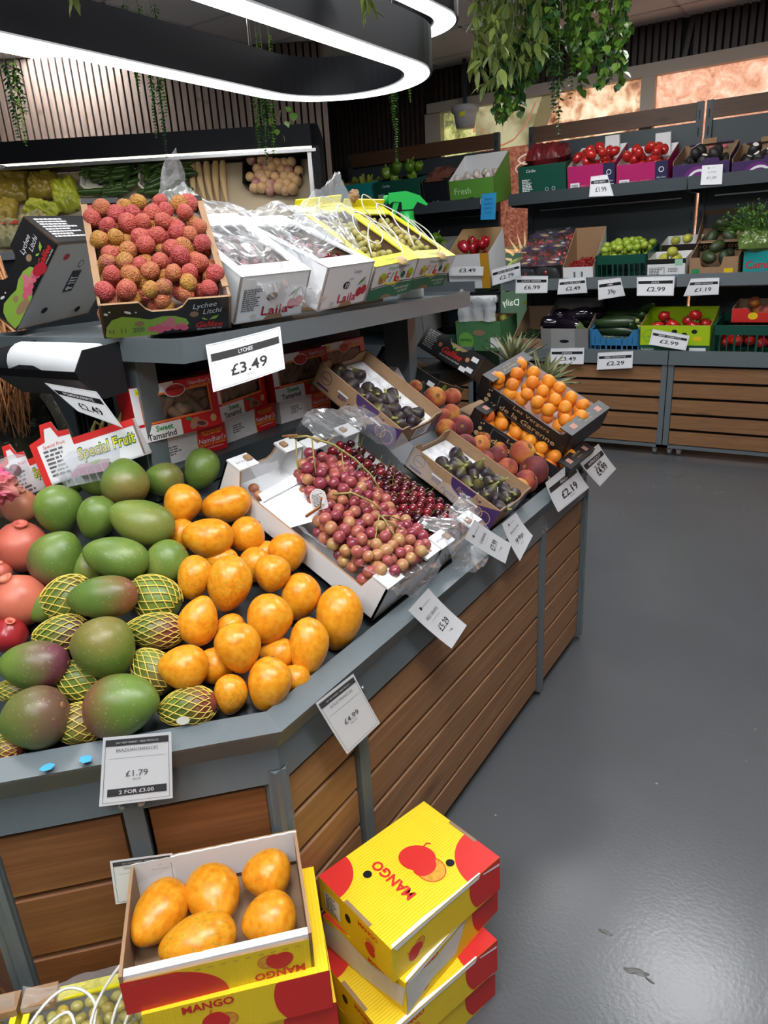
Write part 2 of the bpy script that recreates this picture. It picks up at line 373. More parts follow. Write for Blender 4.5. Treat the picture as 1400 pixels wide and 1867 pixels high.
def wparent(root, mb):
    """world-space geometry under an unrotated root"""
    l = root.location; mb.v = [p-l for p in mb.v]; return mb

# lettering ------------------------------------------------------------
_tc = {}
def text2d(s, shear=0., bold=0., space=1.):
    k = (s, shear, bold, space)
    if k not in _tc:
        c = bpy.data.curves.new('t', 'FONT'); c.body = s; c.shear = shear; c.offset = bold; c.space_character = space
        c.resolution_u = 2
        o = bpy.data.objects.new('t', c); me = o.to_mesh()
        v = [(p.co.x, p.co.y) for p in me.vertices]; f = [tuple(p.vertices) for p in me.polygons]
        o.to_mesh_clear(); bpy.data.objects.remove(o); bpy.data.curves.remove(c)
        if v:
            x0 = min(p[0] for p in v); x1 = max(p[0] for p in v); y0 = min(p[1] for p in v); y1 = max(p[1] for p in v)
        else: x0 = x1 = y0 = y1 = 0
        _tc[k] = (v, f, x0, x1, y0, y1)
    return _tc[k]
class Face:
    """a flat face: origin, u, v, normal - prints are laid on it"""
    def __init__(s, o, u, v, n): s.o, s.u, s.v, s.n = Vector(o), Vector(u), Vector(v), Vector(n)
    def at(s, a, b, off=.0006): return s.o+s.u*a+s.v*b+s.n*off
def boxface(side, w, d, h):
    return {'front': Face((0,0,0),(1,0,0),(0,0,1),(0,-1,0)), 'right': Face((w,0,0),(0,1,0),(0,0,1),(1,0,0)),
            'left': Face((0,d,0),(0,-1,0),(0,0,1),(-1,0,0)), 'back': Face((w,d,0),(-1,0,0),(0,0,1),(0,1,0)),
            'top': Face((0,0,h),(1,0,0),(0,1,0),(0,0,1)), 'bottom': Face((0,d,0),(1,0,0),(0,-1,0),(0,0,-1))}[side]
def text(parent, s, face, a, b, size, mat, rot=0, width=None, shear=0., bold=0., flip=False, off=.0008, mapf=None, name='lettering'):
    """centred at (a,b); size = cap height in metres; width squeezes to fit"""
    v, f, x0, x1, y0, y1 = text2d(s, shear, bold)
    if not v: return None
    sc = size/.7; sx = sc if width is None else width/(x1-x0)
    cr, sr = math.cos(R(rot)), math.sin(R(rot)); out = []
    for x, y in v:
        px = (x-(x0+x1)/2)*sx*(-1 if flip else 1); py = (y-.35)*sc
        q = (a+px*cr-py*sr, b+px*sr+py*cr)
        out.append(mapf(*q, off) if mapf else face.at(q[0], q[1], off))
    return obj(name, mesh(name, out, f, mat), parent)
def patch(parent, name, polys, face, mat, off=.0005, mapf=None):
    v = []; f = []
    for p in polys:
        k = len(v); v += [mapf(a, b, off) if mapf else face.at(a, b, off) for a, b in p]; f.append(tuple(range(k, k+len(p))))
    return obj(name, mesh(name, v, f, mat), parent)
def ell(a, b, ra, rb=None, n=20, rot=0, t0=0, t1=360):
    rb = ra if rb is None else rb; c, s = math.cos(R(rot)), math.sin(R(rot)); o = []
    full = abs(t1-t0) >= 360
    for i in range(n if full else n+1):
        t = R(t0+(t1-t0)*i/n); x, y = ra*math.cos(t), rb*math.sin(t); o.append((a+x*c-y*s, b+x*s+y*c))
    return o
def rect(a0, b0, a1, b1): return [(a0,b0),(a1,b0),(a1,b1),(a0,b1)]
def ringpolys(a, b, ra, rb, t, n=24, rot=0):
    o = ell(a, b, ra, rb, n, rot); i = ell(a, b, ra-t, rb-t, n, rot)
    return [[o[k], o[(k+1) % n], i[(k+1) % n], i[k]] for k in range(n)]
def frame_polys(a0, b0, a1, b1, t): return [rect(a0,b0,a1,b0+t), rect(a0,b1-t,a1,b1), rect(a0,b0,a0+t,b1), rect(a1-t,b0,a1,b1)]
def smallprint(parent, face, a0, b1, wid, lines, lh, mat, off=.0007):
    rs = random.Random(int(a0*1e5)); polys = []
    for i in range(lines):
        x = a0; e = a0+wid*rs.uniform(.6, 1)
        while x < e:
            l = rs.uniform(.8, 2.2)*lh; polys.append(rect(x, b1-(i+.55)*lh, min(x+l, e), b1-i*lh)); x += l+.35*lh
    return patch(parent, 'small_print', polys, face, mat, off)

# cartons --------------------------------------------------------------
def tray(root, w, d, h, outer, inner, edge=None, t=.004, front=None, back=None, left=None, right=None, bottom=None, name='carton_body'):
    """open box, local x 0..w, y 0..d, z 0..h; walls are prisms with optional outline"""
    mb = MB(); mats = [outer, inner, edge or inner]
    if bottom: mats.append(bottom)
    mb.box((0, 0, 0), (w, d, t), fm=[3 if bottom else 0, 1, 0, 0, 0, 0])
    r4 = lambda L: [(0, 0), (L, 0), (L, h), (0, h)]
    mb.prism(front or r4(w), (0, t, 0), (1,0,0), (0,0,1), (0,-1,0), t, 0, 1, 2)
    mb.prism(back or r4(w), (w, d-t, 0), (-1,0,0), (0,0,1), (0,1,0), t, 0, 1, 2)
    mb.prism(right or r4(d), (w-t, 0, 0), (0,1,0), (0,0,1), (1,0,0), t, 0, 1, 2)
    mb.prism(left or r4(d), (t, d, 0), (0,-1,0), (0,0,1), (-1,0,0), t, 0, 1, 2)
    return mb.build(name, mats, root)
def notch(L, h, n0, n1, hn, post=None):
    """wall outline of length L, with a dip between n0..n1 down to hn"""
    c = .012
    return [(0,0),(L,0),(L,h),(n1+c,h),(n1,hn+c*.6),(n1-c,hn),(n0+c,hn),(n0,hn+c*.6),(n0-c,h),(0,h)]
def posts(L, h, hw, pw):
    """wall with high corner posts"""
    return [(0,0),(L,0),(L,h),(L-pw,h),(L-pw-.012,hw),(pw+.012,hw),(pw,h),(0,h)]

# fruit meshes ---------------------------------------------------------
def blob(name, mat, fn, nu=20, nv=12, smooth=True):
    """fn(t polar 0..pi from +z, p azimuth) -> Vector"""
    v = [fn(0, 0)]
    for i in range(1, nv):
        for j in range(nu): v.append(fn(math.pi*i/nv, 2*math.pi*j/nu))
    v.append(fn(math.pi, 0)); f = []
    for j in range(nu): f.append((0, 1+j, 1+(j+1) % nu))
    for i in range(nv-2):
        for j in range(nu):
            a = 1+i*nu; f.append((a+j, a+nu+j, a+nu+(j+1) % nu, a+(j+1) % nu))
    e = len(v)-1; a = 1+(nv-2)*nu
    for j in range(nu): f.append((e, a+(j+1) % nu, a+j))
    return mesh(name, v, f, mat, None, smooth)
def ellip(a, b, c, lump=0, seed=0, dip=0, top=0.):
    def fn(t, p):
        x, y, z = math.sin(t)*math.cos(p), math.sin(t)*math.sin(p), math.cos(t)
        k = 1+lump*noise.noise(Vector((x, y, z))*1.6+Vector((seed*3.1, 0, 0)))
        k -= dip*math.exp(-(t/.35)**2)
        k += top*(z)
        return Vector((a*x, b*y, c*z))*k
    return fn
def mango_fn(L, W, seed, bend=.1):
    def fn(t, p):
        x = math.cos(t); s = math.sin(t)
        r_ = s*(1+.16*x-.05*x*x)
        k = 1+.035*noise.noise(Vector((x*1.5, s*math.cos(p), s*math.sin(p)))+Vector((seed*5.3, 1, 0)))
        return Vector((L/2*x*k, W/2*r_*math.cos(p)*k + bend*L*(x*x-.4)*.35, W/2*.93*r_*math.sin(p)*k))
    return fn
def gmesh(kind, i): return FR[kind][i % len(FR[kind])]
FR = {}
FR['gold'] = [blob('gold_mango', 'gold_mango', mango_fn(1, .76+.04*i, i, .12), 24, 16) for i in range(3)]
FR['green'] = [blob('green_mango', 'green_mango', mango_fn(.118, .088+.004*i, i+7, .07), 26, 18) for i in range(3)]
def peppers(a, h, lobes=4):
    def fn(t, p):
        z = math.cos(t); s = math.sin(t)**.75 if math.sin(t) > 0 else 0
        k = 1+.10*math.cos(lobes*p)*s; zz = z*(1-.18*math.exp(-(t/.5)**2))
        return Vector((a*s*math.cos(p)*k*(1+.12*z), a*s*math.sin(p)*k*(1+.12*z), h*zz))
    return fn
def long_fn(L, r0, bend=.1, taper=.3, neck=0.):
    def fn(t, p):
        x = math.cos(t); s = math.sin(t)**.55 if math.sin(t) > 1e-6 else 0
        rr = r0*s*(1-taper*(x*.5+.5))*(1-neck*math.exp(-((x+.62)/.35)**2))
        return Vector((L/2*x, rr*math.cos(p)+bend*L*(x*x-.35)*.5, rr*math.sin(p)))
    return fn
FR['lychee'] = [blob('lychee', 'lychee', ellip(.0175, .0175, .0195, .08, i), 22, 14) for i in range(3)]
FR['grape'] = [blob('grape', 'grape', ellip(.0118, .0118, .0128, .03, i), 12, 8) for i in range(2)]
FR['wgrape'] = [blob('white_grape', 'whitegrape', ellip(.0095, .0095, .0115, .03, i), 10, 7) for i in range(2)]
def cherry_fn(a):
    def fn(t, p):
        k = 1-.22*math.exp(-(t/.45)**2); s = math.sin(t)
        return Vector((a*s*math.cos(p), a*.94*s*math.sin(p), a*.95*math.cos(t)*k))
    return fn
FR['cherry'] = [blob('cherry', 'cherry', cherry_fn(.0125), 14, 10)]
def fig_fn(a):
    def fn(t, p):
        z = math.cos(t); s = math.sin(t); up = max(0, z)
        rr = s*(1-.42*up**1.3); zz = z*(1+.55*up**2.2)
        return Vector((a*rr*math.cos(p)*(1+.02*math.cos(7*p)), a*rr*math.sin(p)*(1+.02*math.cos(7*p)), a*zz*.92))
    return fn
FR['fig'] = [blob('fig', 'fig', fig_fn(.0205), 18, 14)]
def peach_fn(a, seed):
    def fn(t, p):
        k = 1-.16*math.exp(-(t/.3)**2)+.02*noise.noise(Vector((math.cos(p)*math.sin(t), math.sin(p)*math.sin(t), math.cos(t)+seed)))
        k -= .045*math.exp(-((abs((p % (2*math.pi))-math.pi)-math.pi)/.16)**2)*math.sin(t)
        s = math.sin(t); return Vector((a*s*math.cos(p)*k, a*s*math.sin(p)*k, a*.94*math.cos(t)*k))
    return fn
FR['peach'] = [blob('peach', 'peach', peach_fn(.036, i), 28, 16) for i in range(2)]
FR['apricot'] = [blob('apricot', 'apricot', peach_fn(.0215, i), 20, 12) for i in range(2)]
FR['plum'] = [blob('plum', 'plum', ellip(.026, .026, .03, .02), 14, 10)]
FR['tomato'] = [blob('tomato', 'tomato', ellip(.030, .030, .038, .05, i), 14, 10) for i in range(2)]
FR['btomato'] = [blob('beef_tomato', 'tomato', ellip(.042, .042, .033, .08, i, .12), 16, 10) for i in range(2)]
FR['ctomato'] = [blob('cherry_tomato', 'tomato', ellip(.014, .014, .014), 10, 7)]
FR['bell_green'] = [blob('green_pepper', 'bell_green', peppers(.038, .045, 4), 16, 10)]
FR['bell_red'] = [blob('red_pepper', 'bell_red', peppers(.038, .05, 3), 18, 10)]
FR['lime'] = [blob('lime', 'lime', ellip(.025, .025, .030, .03, i), 12, 9) for i in range(2)]
FR['avocado'] = [blob('avocado', 'avocado', ellip(.036, .036, .052, .04, i, 0, -.12), 16, 11) for i in range(2)]
FR['avocado_dk'] = [blob('ripe_avocado', 'avocado_dk', ellip(.033, .033, .043, .04, i, 0, -.1), 14, 10) for i in range(2)]
FR['turnip'] = [blob('turnip', 'turnip', ellip(.032, .032, .030, .1, i), 14, 9) for i in range(3)]
FR['guava'] = [blob('guava', 'guava', ellip(.032, .032, .035, .05, i), 14, 9) for i in range(2)]
FR['garlic'] = [blob('garlic_bulb', 'garlic', peppers(.026, .02, 9), 18, 8)]
FR['longp'] = [blob('long_pepper', 'long_green', long_fn(.13, .020, .12, .6), 12, 10)]
FR['cucumber'] = [blob('cucumber', 'cucumber', long_fn(.15, .017, .06, .15), 12, 12), blob('cucumber', 'cucumber', long_fn(.145, .016, -.05, .1), 12, 12)]
FR['courgette'] = [blob('courgette', 'courgette', long_fn(.25, .032, .03, .12), 14, 12)]
FR['aubergine'] = [blob('aubergine', 'aubergine', long_fn(.21, .046, .06, -.25), 18, 12)]
FR['root'] = [blob('white_radish', 'root', long_fn(.36, .028, .05, .55), 12, 12)]
FR['tamarind'] = [blob('tamarind_pod', 'tamarind', long_fn(.075, .0125, .10, .1), 10, 8), blob('tamarind_pod', 'tamarind', ellip(.013, .013, .018, .1), 10, 7)]
FR['pom'] = [blob('pomegranate', 'pomegranate', ellip(.045, .045, .043, .06, i, -.05), 24, 16) for i in range(2)]
def stemmesh(name, pts, r_, mat, n=5): return MB().tube(pts, r_, n).mesh(name, mat, True)
ST = {}
ST['cherry'] = [stemmesh('stem', [(0,0,.0095), (.004*s,.003,.022), (.013*s,.006,.034), (.020*s,.010,.040)], .0008, plain('cherry_stem', (.16, .17, .03), .5), 4) for s in (1, -1)]
ST['pepper'] = [stemmesh('stem', [(0,0,.036), (.002,.002,.05), (.010,.004,.064)], [.008, .005, .006], plain('pepper_stem', (.14, .24, .04), .5), 7)]
ST['fig'] = [stemmesh('stem', [(0,0,.026), (.001,.001,.031), (.004,.002,.037)], [.0045, .003, .0032], plain('fig_stem', (.30, .30, .09), .6), 6)]
_cal = MB()
for k in range(5):
    a0 = k*1.2566; _cal.add([(0,0,.030), (.010*math.cos(a0-.45),.010*math.sin(a0-.45),.033), (.023*math.cos(a0),.023*math.sin(a0),.034), (.010*math.cos(a0+.45),.010*math.sin(a0+.45),.033)], [(0,1,2,3)])
_cal.tube([(0,0,.031),(.003,.002,.044)], .0018, 5)
ST['calyx'] = [_cal.mesh('calyx', plain('tomato_calyx', (.07, .16, .02), .6))]
ST['pomcrown'] = [MB().lathe([(.010, .041), (.010, .045), (.0125, .050), (.009, .050), (.005, .043)], 10).mesh('crown', 'pomegranate', True)]
def rrot(full=True, tilt=180):
    return Euler((R(random.uniform(-tilt, tilt)), R(random.uniform(-tilt, tilt)), random.uniform(0, 6.28))).to_matrix()
def fruit(kind, name, label, cat, loc, rot, scale=1, group=None, color=None, stem=None, i=None, parts=()):
    i = random.randrange(9) if i is None else i
    o = obj(name, gmesh(kind, i), None, loc, rot, scale); tag(o, label, cat, group)
    if color: o.color = (*color, 1)
    if stem: obj('stem' if stem != 'calyx' else 'calyx', ST[stem][i % len(ST[stem])], o)
    return o
# ================================================================ ROOM
YW = 5.65
AZ = R(33.8); E1 = Vector((math.cos(AZ), math.sin(AZ), 0)); EN = Vector((-math.sin(AZ), math.cos(AZ), 0))
fl = struct(boxobj('floor', (-7.5, -2.6, -.06), (2.2, 6.0, 0), 'floor'))
for (q0, L_, a_) in (((1104, 1700), .017, -35), ((1160, 1772), .026, -20), ((1185, 1788), .011, -50)):
    p_ = Zp(*q0, 0); bm_ = bpy.data.meshes.new('paint_scuff')
    n_ = 14; v_ = [(L_*math.cos(6.283*k/n_), .3*L_*math.sin(6.283*k/n_)*(1+.3*math.sin(k*2.3)), .0) for k in range(n_)]+[(L_*.6*math.cos(6.283*k/n_), .16*L_*math.sin(6.283*k/n_), .0022) for k in range(n_)]
    bm_.from_pydata(v_, [], [(k, (k+1) % n_, n_+(k+1) % n_, n_+k) for k in range(n_)]+[tuple(range(n_, 2*n_))]); bm_.materials.append(plain('scuff', (.10, .10, .095), .45))
    so = obj('paint_scuff', bm_, fl, p_, (0, 0, a_+34))
ce = struct(boxobj('ceiling', (-7.5, -2.6, CEIL_Z+.03), (2.2, 6.0, CEIL_Z+.09), 'grey_dark'))
_tile = MB().box((.008, .008, 0), (.592, .592, .02)).mesh('ceiling_tile', 'ceiling')
_tile2 = None
_lp = set()
for (px, py) in PANELS: _lp.add((round(px/.6), round(py/.6)))
for i in range(-9, 3):
    for j in range(-3, 10):
        if (i, j) in _lp: continue
        obj('ceiling_tile', _tile, ce, (i*.6, j*.6, CEIL_Z))
_gr = MB()
for i in range(-9, 4): _gr.box((i*.6-.012, -2.4, CEIL_Z-.003), (i*.6+.012, 5.9, CEIL_Z+.004))
for j in range(-3, 11): _gr.box((-5.9, j*.6-.012, CEIL_Z-.003), (2.0, j*.6+.012, CEIL_Z+.004))
_gr.build('ceiling_grid', plain('grid_white', (.55, .56, .58), .6), ce)
for n, (i, j) in enumerate(sorted(_lp)):
    t_ = thing('ceiling_light', 'square white LED panel in the suspended ceiling', 'ceiling light', (i*.6+.3, j*.6+.3, CEIL_Z), None, 'ceiling LED panels')
    MB().box((-.29, -.29, .002), (.29, .29, .02)).build('diffuser', 'led_panel', t_)
    fr_ = MB()
    for a, b in (((-.30,-.30,-.004),(.30,-.285,.02)), ((-.30,.285,-.004),(.30,.30,.02)), ((-.30,-.285,-.004),(-.285,.285,.02)), ((.285,-.285,-.004),(.30,.285,.02))): fr_.box(a, b)
    fr_.build('frame', 'white', t_)
pw = plain('shop_wall', (.16, .16, .165), .8, 0, .03, 3)
struct(boxobj('wall_right', (2.2, -2.6, 0), (2.3, 6.0, 2.8), pw))
struct(boxobj('wall_front', (-7.5, -2.7, 0), (2.3, -2.6, 2.8), pw))
struct(boxobj('wall_far_left', (-7.6, -2.7, 0), (-7.5, 6.0, 2.8), pw))
# back wall: opening holds the printed windows
wb = MB()
wb.box((-7.5, YW+.06, 0), (2.2, YW+.16, 2.8))
wbo = struct(wb.build('wall_back', plain('dark_backing', (.012, .012, .014), .8)))
SL_T, PITCH = .022, .0465
slat_b = MB().box((-.0155, -SL_T, 0), (.0155, 0, .245)).mesh('slat', 'slat_dk')
k = 0; x = -3.06
while x < -.2:
    o = obj('slat', slat_b, wbo, (x, YW+.05, 2.505))
    x += PITCH; k += 1
    if k == 41: o.rotation_euler = (0, R(9), 0); x += .02
slat_l = MB().box((-.0155, -SL_T, 0), (.0155, 0, 1.75)).mesh('slat', 'slat_dk')
x = -4.45
while x < -3.17:
    obj('slat', slat_l, wbo, (x, YW+.05, .98)); x += PITCH
struct(boxobj('trim_1', (-3.12, YW-.03, 2.425), (2.2, YW+.06, 2.50), 'cream'))
struct(boxobj('trim_2', (-3.14, YW-.03, .3), (-3.0, YW+.06, 2.43), 'cream'))
struct(boxobj('trim_3', (-1.455, YW-.025, .3), (-1.365, YW+.06, 2.43), 'cream'))
struct(boxobj('trim_4', (-3.12, YW-.03, .2), (2.2, YW+.06, .3), 'cream'))
# printed translucent windows (daylight behind)
def print_mat(name, kind):
    t = NT(name, .5); v = t.coord(rand=False); n = t.noise(14, 5, v, .6); n2 = t.noise(38, 4, v, .6, .6)
    if kind == 'flat': col = t.ramp(t.noise(11, 3, v, .5, .4), [(.30, (.12, .045, .025)), (.42, (.42, .20, .10)), (.55, (.72, .50, .32)), (.75, (.86, .72, .54))])
    elif kind == 'loaf': col = t.ramp(t.noise(9, 6, v, .7, 1.2), [(.3, (.40, .13, .07)), (.45, (.60, .28, .17)), (.6, (.74, .45, .31)), (.78, (.86, .70, .57))])
    elif kind == 'leaf': col = t.ramp(n, [(.35, (.13, .13, .07)), (.5, (.40, .42, .12)), (.62, (.70, .66, .28)), (.8, (.85, .78, .5))])
    elif kind == 'pale': col = t.ramp(t.noise(5, 3, v, .5, .5), [(.3, (.25, .22, .10)), (.5, (.55, .50, .30)), (.7, (.60, .62, .30)), (.85, (.75, .75, .5))])
    else: col = t.ramp(n2, [(.3, (.16, .04, .03)), (.5, (.38, .12, .07)), (.7, (.58, .27, .17))])
    t.set('Base Color', t.mix(.5, col, (0, 0, 0))); t.set('Emission Color', col); t.set('Emission Strength', {'flat': 1.0, 'loaf': 1.0, 'leaf': .75, 'pale': .6}.get(kind, .45)); return t.m
PR = {k: print_mat('window_print_'+k, k) for k in ('flat', 'loaf', 'leaf', 'pale', 'jar')}
GREENP = plain('window_green', (.085, .15, .095), .5, emit=.45)
def pane(name, x0, x1, z0, z1): return struct(boxobj(name, (x0, YW+.03, z0), (x1, YW+.05, z1), PR['flat']))
w1 = struct(MB().box((-3.0, YW+.035, 1.40), (-2.72, YW+.05, 2.43)).build('window_1', PR['leaf']))
w2 = struct(MB().box((-2.72, YW+.035, .3), (-1.455, YW+.05, 2.43)).build('window_2', plain('window_print_base', (.30, .24, .12), .5, var=.3, vscale=6, emit=.3)))
w3 = struct(MB().box((-1.365, YW+.035, .3), (2.2, YW+.05, 2.43)).build('window_3', PR['loaf']))
FW = Face((0, YW+.035, 0), (1, 0, 0), (0, 0, 1), (0, -1, 0))
def wpx(x, y): p = Yp(x, y, YW+.034); return (p.x, p.z)
patch(w1, 'printed_jar', [[wpx(*q) for q in ((863,190),(893,184),(893,240),(862,242))]], FW, plain('print_jar', (.70, .36, .16), .5, emit=.5), .001)
patch(w1, 'printed_lid', [ell(wpx(878,187)[0], wpx(878,187)[1], .065, .02, 16)], FW, plain('print_lid', (.85, .48, .24), .5, emit=.5), .002)
patch(w2, 'printed_bread', [[(-2.05, 2.43), (-2.15, 2.2), (-2.22, 1.95), (-1.455, 1.95), (-1.455, 2.43)]], FW, PR['flat'], .001)
patch(w2, 'printed_leaves', [[(-2.72, 2.43), (-2.72, 2.12), (-2.30, 2.12), (-2.18, 2.43)]], FW, PR['pale'], .0015)
patch(w2, 'printed_bowl', [[(-2.69+.012*0, 2.30), (-2.69, 2.285), (-2.60, 2.17), (-2.50, 2.13), (-2.40, 2.16), (-2.30, 2.25), (-2.22, 2.40), (-2.235, 2.40), (-2.31, 2.26), (-2.40, 2.175), (-2.50, 2.145), (-2.60, 2.185)]], FW, plain('print_bowl', (.55, .22, .15), .5, emit=.45), .002)
patch(w2, 'printed_food', [[(-2.72, 2.12), (-2.72, 1.40), (-2.0, 1.40), (-2.0, 2.12)]], FW, PR['jar'], .001)
patch(w2, 'printed_glass', ringpolys(-2.20, 2.02, .17, .05, .014, 30)+ringpolys(-2.20, 1.96, .19, .06, .010, 30), FW, plain('print_glass', (.62, .48, .40), .5, emit=.5), .002)
patch(w2, 'printed_green', [[(-2.72, 1.385), (-2.72, .3), (-1.9, .3), (-1.9, 1.36), (-2.2, 1.345), (-2.45, 1.36)]], FW, GREENP, .002)
patch(w2, 'printed_rim', [[(-2.72, 1.405), (-2.72, 1.38), (-2.45, 1.355), (-2.2, 1.34), (-1.9, 1.355), (-1.9, 1.38), (-2.2, 1.365), (-2.45, 1.38)]], FW, plain('print_rim', (.72, .42, .24), .5, emit=.5), .003)
sun_c = wpx(958, 480); rays = []
for a0 in (92, 108, 126, 146, 166):
    c_, s_ = math.cos(R(a0)), math.sin(R(a0)); q = lambda r_, d_: (sun_c[0]+r_*c_-d_*s_, sun_c[1]+r_*s_+d_*c_)
    rays.append([q(.12, -.012), q(.25, 0), q(.12, .012)])
patch(w2, 'printed_sun_rays', rays, FW, plain('print_gold', (.75, .55, .28), .5, emit=.55), .003)
patch(w2, 'printed_sun', [ell(sun_c[0], sun_c[1]-.05, .17, .10, 24, 0, 0, 180)], FW, plain('print_sun', (.45, .52, .12), .5, emit=.5), .003)
pD = wpx(935, 551)
text(w2, 'Daily B', FW, pD[0]-.05, pD[1], .052, plain('print_white', (.8, .85, .8), .5, emit=.55), flip=True, off=.004)
text(w2, 'N I F', FW, wpx(921, 528)[0], wpx(917, 528)[1]+.02, .07, plain('print_ochre', (.62, .42, .12), .5, emit=.4), flip=True, off=.004)
patch(w2, 'printed_dot', [ell(wpx(957,552)[0], wpx(957,552)[1], .014)], FW, M['lemon'], .004)
# angled slatted wall behind the chiller
WP0 = Vector((-4.654, 3.41, 0)); wl_o = WP0
WL = struct(MB().box((-2.4, .03, 0), (1.75, .09, 2.77)).build('wall_left', plain('slat_backing', (.008, .008, .009), .9), None, False, wl_o, (0, 0, 33.8)))
slat_w = MB().box((-.0165, -.022, 0), (.0165, 0, 1.15)).mesh('slat', 'slat')
x = -1.05
while x < 1.74: obj('slat', slat_w, WL, (x, .03, 1.60)); x += PITCH

# ================================================================ CHILLER (left background)
CQ = Pp(578, 225, WP0-EN*.6, EN); CQ.z = 0
ch = thing('chiller_cabinet', 'long black open chiller cabinet with warm strip light below its header', 'chiller', CQ, (0, 0, 33.8))
MB().box((-3.6, .0, 2.045), (0, .55, 2.165)).build('header', 'black', ch)
MB().box((-3.6, .02, 2.028), (-.045, .06, 2.046)).build('light_strip', 'led_warm', ch)
MB().box((-3.6, -.01, 2.012), (-.02, .012, 2.030)).build('front_rail', 'steel', ch)
MB().box((-.045, 0, 0), (0, .6, 2.16)).build('side_panel', 'black', ch)
MB().box((-.075, .01, 1.3), (-.05, .03, 2.03)).build('side_rail', 'steel', ch)
MB().box((-3.6, 0, 0), (-.045, .06, 1.50)).build('front_panel', 'grey_dark', ch)
MB().box((-3.6, -.05, 1.50), (-.045, .05, 1.545)).build('bumper_rail', plain('pale_rail', (.35, .37, .40), .35), ch)
# sloping deck built in place of a tilted mirror and its reflection
DK0, DK1 = Vector((0, .06, 1.52)), Vector((0, .46, 2.03)); dkd = (DK1-DK0).normalized(); dkn = Vector((0, -dkd.z, dkd.y))
dk = MB(); dk.add([(-3.6, *DK0.yz), (-.05, *DK0.yz), (-.05, *DK1.yz), (-3.6, *DK1.yz)], [(0, 1, 2, 3)])
dk.build('mirror_view_deck', plain('cream_deck', (.60, .52, .40), .5, emit=0), ch)
MB().lathe([(.045, 0), (.05, .008), (.03, .02)], 16).build('lamp_holder', 'steel', ch, True, (-1.95, .02, 2.02))
_m = Matrix.Rotation(AZ, 3, 'Z')
dk_p = CQ+_m@DK0; dk_n = _m@dkn
def dpx(x, y, lift=0.): return Pp(x, y, dk_p+dk_n*lift, dk_n)
dk_rot = Matrix((E1, (_m@dkd), dk_n)).transposed()      # local x right, y up the deck, z out
def chill_tray(px, py, w_, h_, mat, name, label, cat):
    o = thing(name, label, cat, dpx(px, py), dk_rot)
    mb = MB(); c = .035
    outl = [(-w_/2+c,-h_/2),(w_/2-c,-h_/2),(w_/2,-h_/2+c),(w_/2,h_/2-c),(w_/2-c,h_/2),(-w_/2+c,h_/2),(-w_/2,h_/2-c),(-w_/2,-h_/2+c)]
    inn = [(a*.94, b*.94) for a, b in outl]; n_ = len(outl)
    v = [(a, b, 0) for a, b in outl]+[(a*1.05, b*1.05, .05) for a, b in outl]+[(a*1.03, b*1.03, .05) for a, b in inn]+[(a, b, .004) for a, b in inn]
    f = []
    for q in range(3):
        for k in range(n_): f.append((q*n_+k, q*n_+(k+1) % n_, (q+1)*n_+(k+1) % n_, (q+1)*n_+k))
    f.append(tuple(range(3*n_, 4*n_))); mb.add(v, f); mb.build('tray_body', mat, o); return o
for (px, lab) in ((196, 'white oval tray of short cucumbers beside the bagged greens'), (300, 'white oval tray of short cucumbers beside the white radishes')):
    chill_tray(px, 325, .30, .24, 'white', 'cucumber_tray', lab, 'tray')
    for k in range(34):
        p = dpx(px+random.uniform(-36, 36), 328+random.uniform(-32, 24), .03+.016*(k // 9))
        rot = dk_rot @ Matrix.Rotation(R(random.gauss(8, 14)+(75 if random.random() < .12 else 0)), 3, 'Z')
        fruit('cucumber', 'cucumber', 'short green cucumber in the white tray %s' % ('beside the bagged greens' if px < 250 else 'beside the white radishes'), 'cucumber', p, rot, 1.25, 'cucumbers in the trays of the chiller')
for k in range(5):
    rot = dk_rot @ Matrix.Rotation(R(20+random.uniform(-25, 10)), 3, 'Z')
    fruit('cucumber', 'cucumber', 'loose short cucumber on the chiller deck below the trays', 'cucumber', dpx(265+k*18, 372+random.uniform(-6, 6), .03), rot, 1, 'loose cucumbers')
for k in range(5):
    fruit('root', 'white_radish', 'long white radish standing in the chiller, number %s from the cucumber trays' % ('one', 'two', 'three', 'four', 'five')[k], 'radish', dpx(352+k*14, 330, .03), dk_rot @ Matrix.Rotation(R(-84+random.uniform(-5, 5)), 3, 'Z'), 1, 'white radishes')
cr = chill_tray(498, 320, .37, .25, 'black_gloss', 'turnip_crate', 'black shallow crate of purple-topped turnips in the chiller', 'crate')
for i in range(6):
    for j in range(5):
        fruit('turnip', 'turnip', 'purple-topped white turnip in the black chiller crate', 'turnip', dpx(460+(i+.4*(j % 2))*15+random.uniform(-4, 4), 296+j*12.5+random.uniform(-4, 4), .04+.012*((i+j) % 2)), rrot(), random.uniform(1.0, 1.25), 'turnips in the black crate')
# bagged greens
def pillow(name, label, cat, loc, rot, w_, h_, t_, mat, seed, wr=.25):
    v = []; f = []; N = 22
    for s in (1, -1):
        for i in range(N+1):
            for j in range(N+1):
                a, b = i/N*2-1, j/N*2-1
                k = max(0, (1-a**4)*(1-b**4))**.6; n_ = noise.noise(Vector((a*2.2, b*2.2, seed*4.3+s)))
                n2 = 1-2.4*abs(noise.noise(Vector((a*4.5, b*4.5, seed*2.3+s))))
                v.append(Vector((a*w_/2*(1-.06*b*b+.05*n_), b*h_/2*(1-.06*a*a+.05*n_), s*t_/2*k*(1+wr*2.2*n_+wr*1.1*n2)+.006*n2*k)))
    M1 = (N+1)*(N+1)
    for i in range(N):
        for j in range(N):
            a = i*(N+1)+j; q = (a, a+N+1, a+N+2, a+1); f.append(q); f.append(tuple(M1+x for x in q[::-1]))
    o = obj(name, mesh(name, v, f, mat, None, True), None, loc, rot); return tag(o, label, cat)
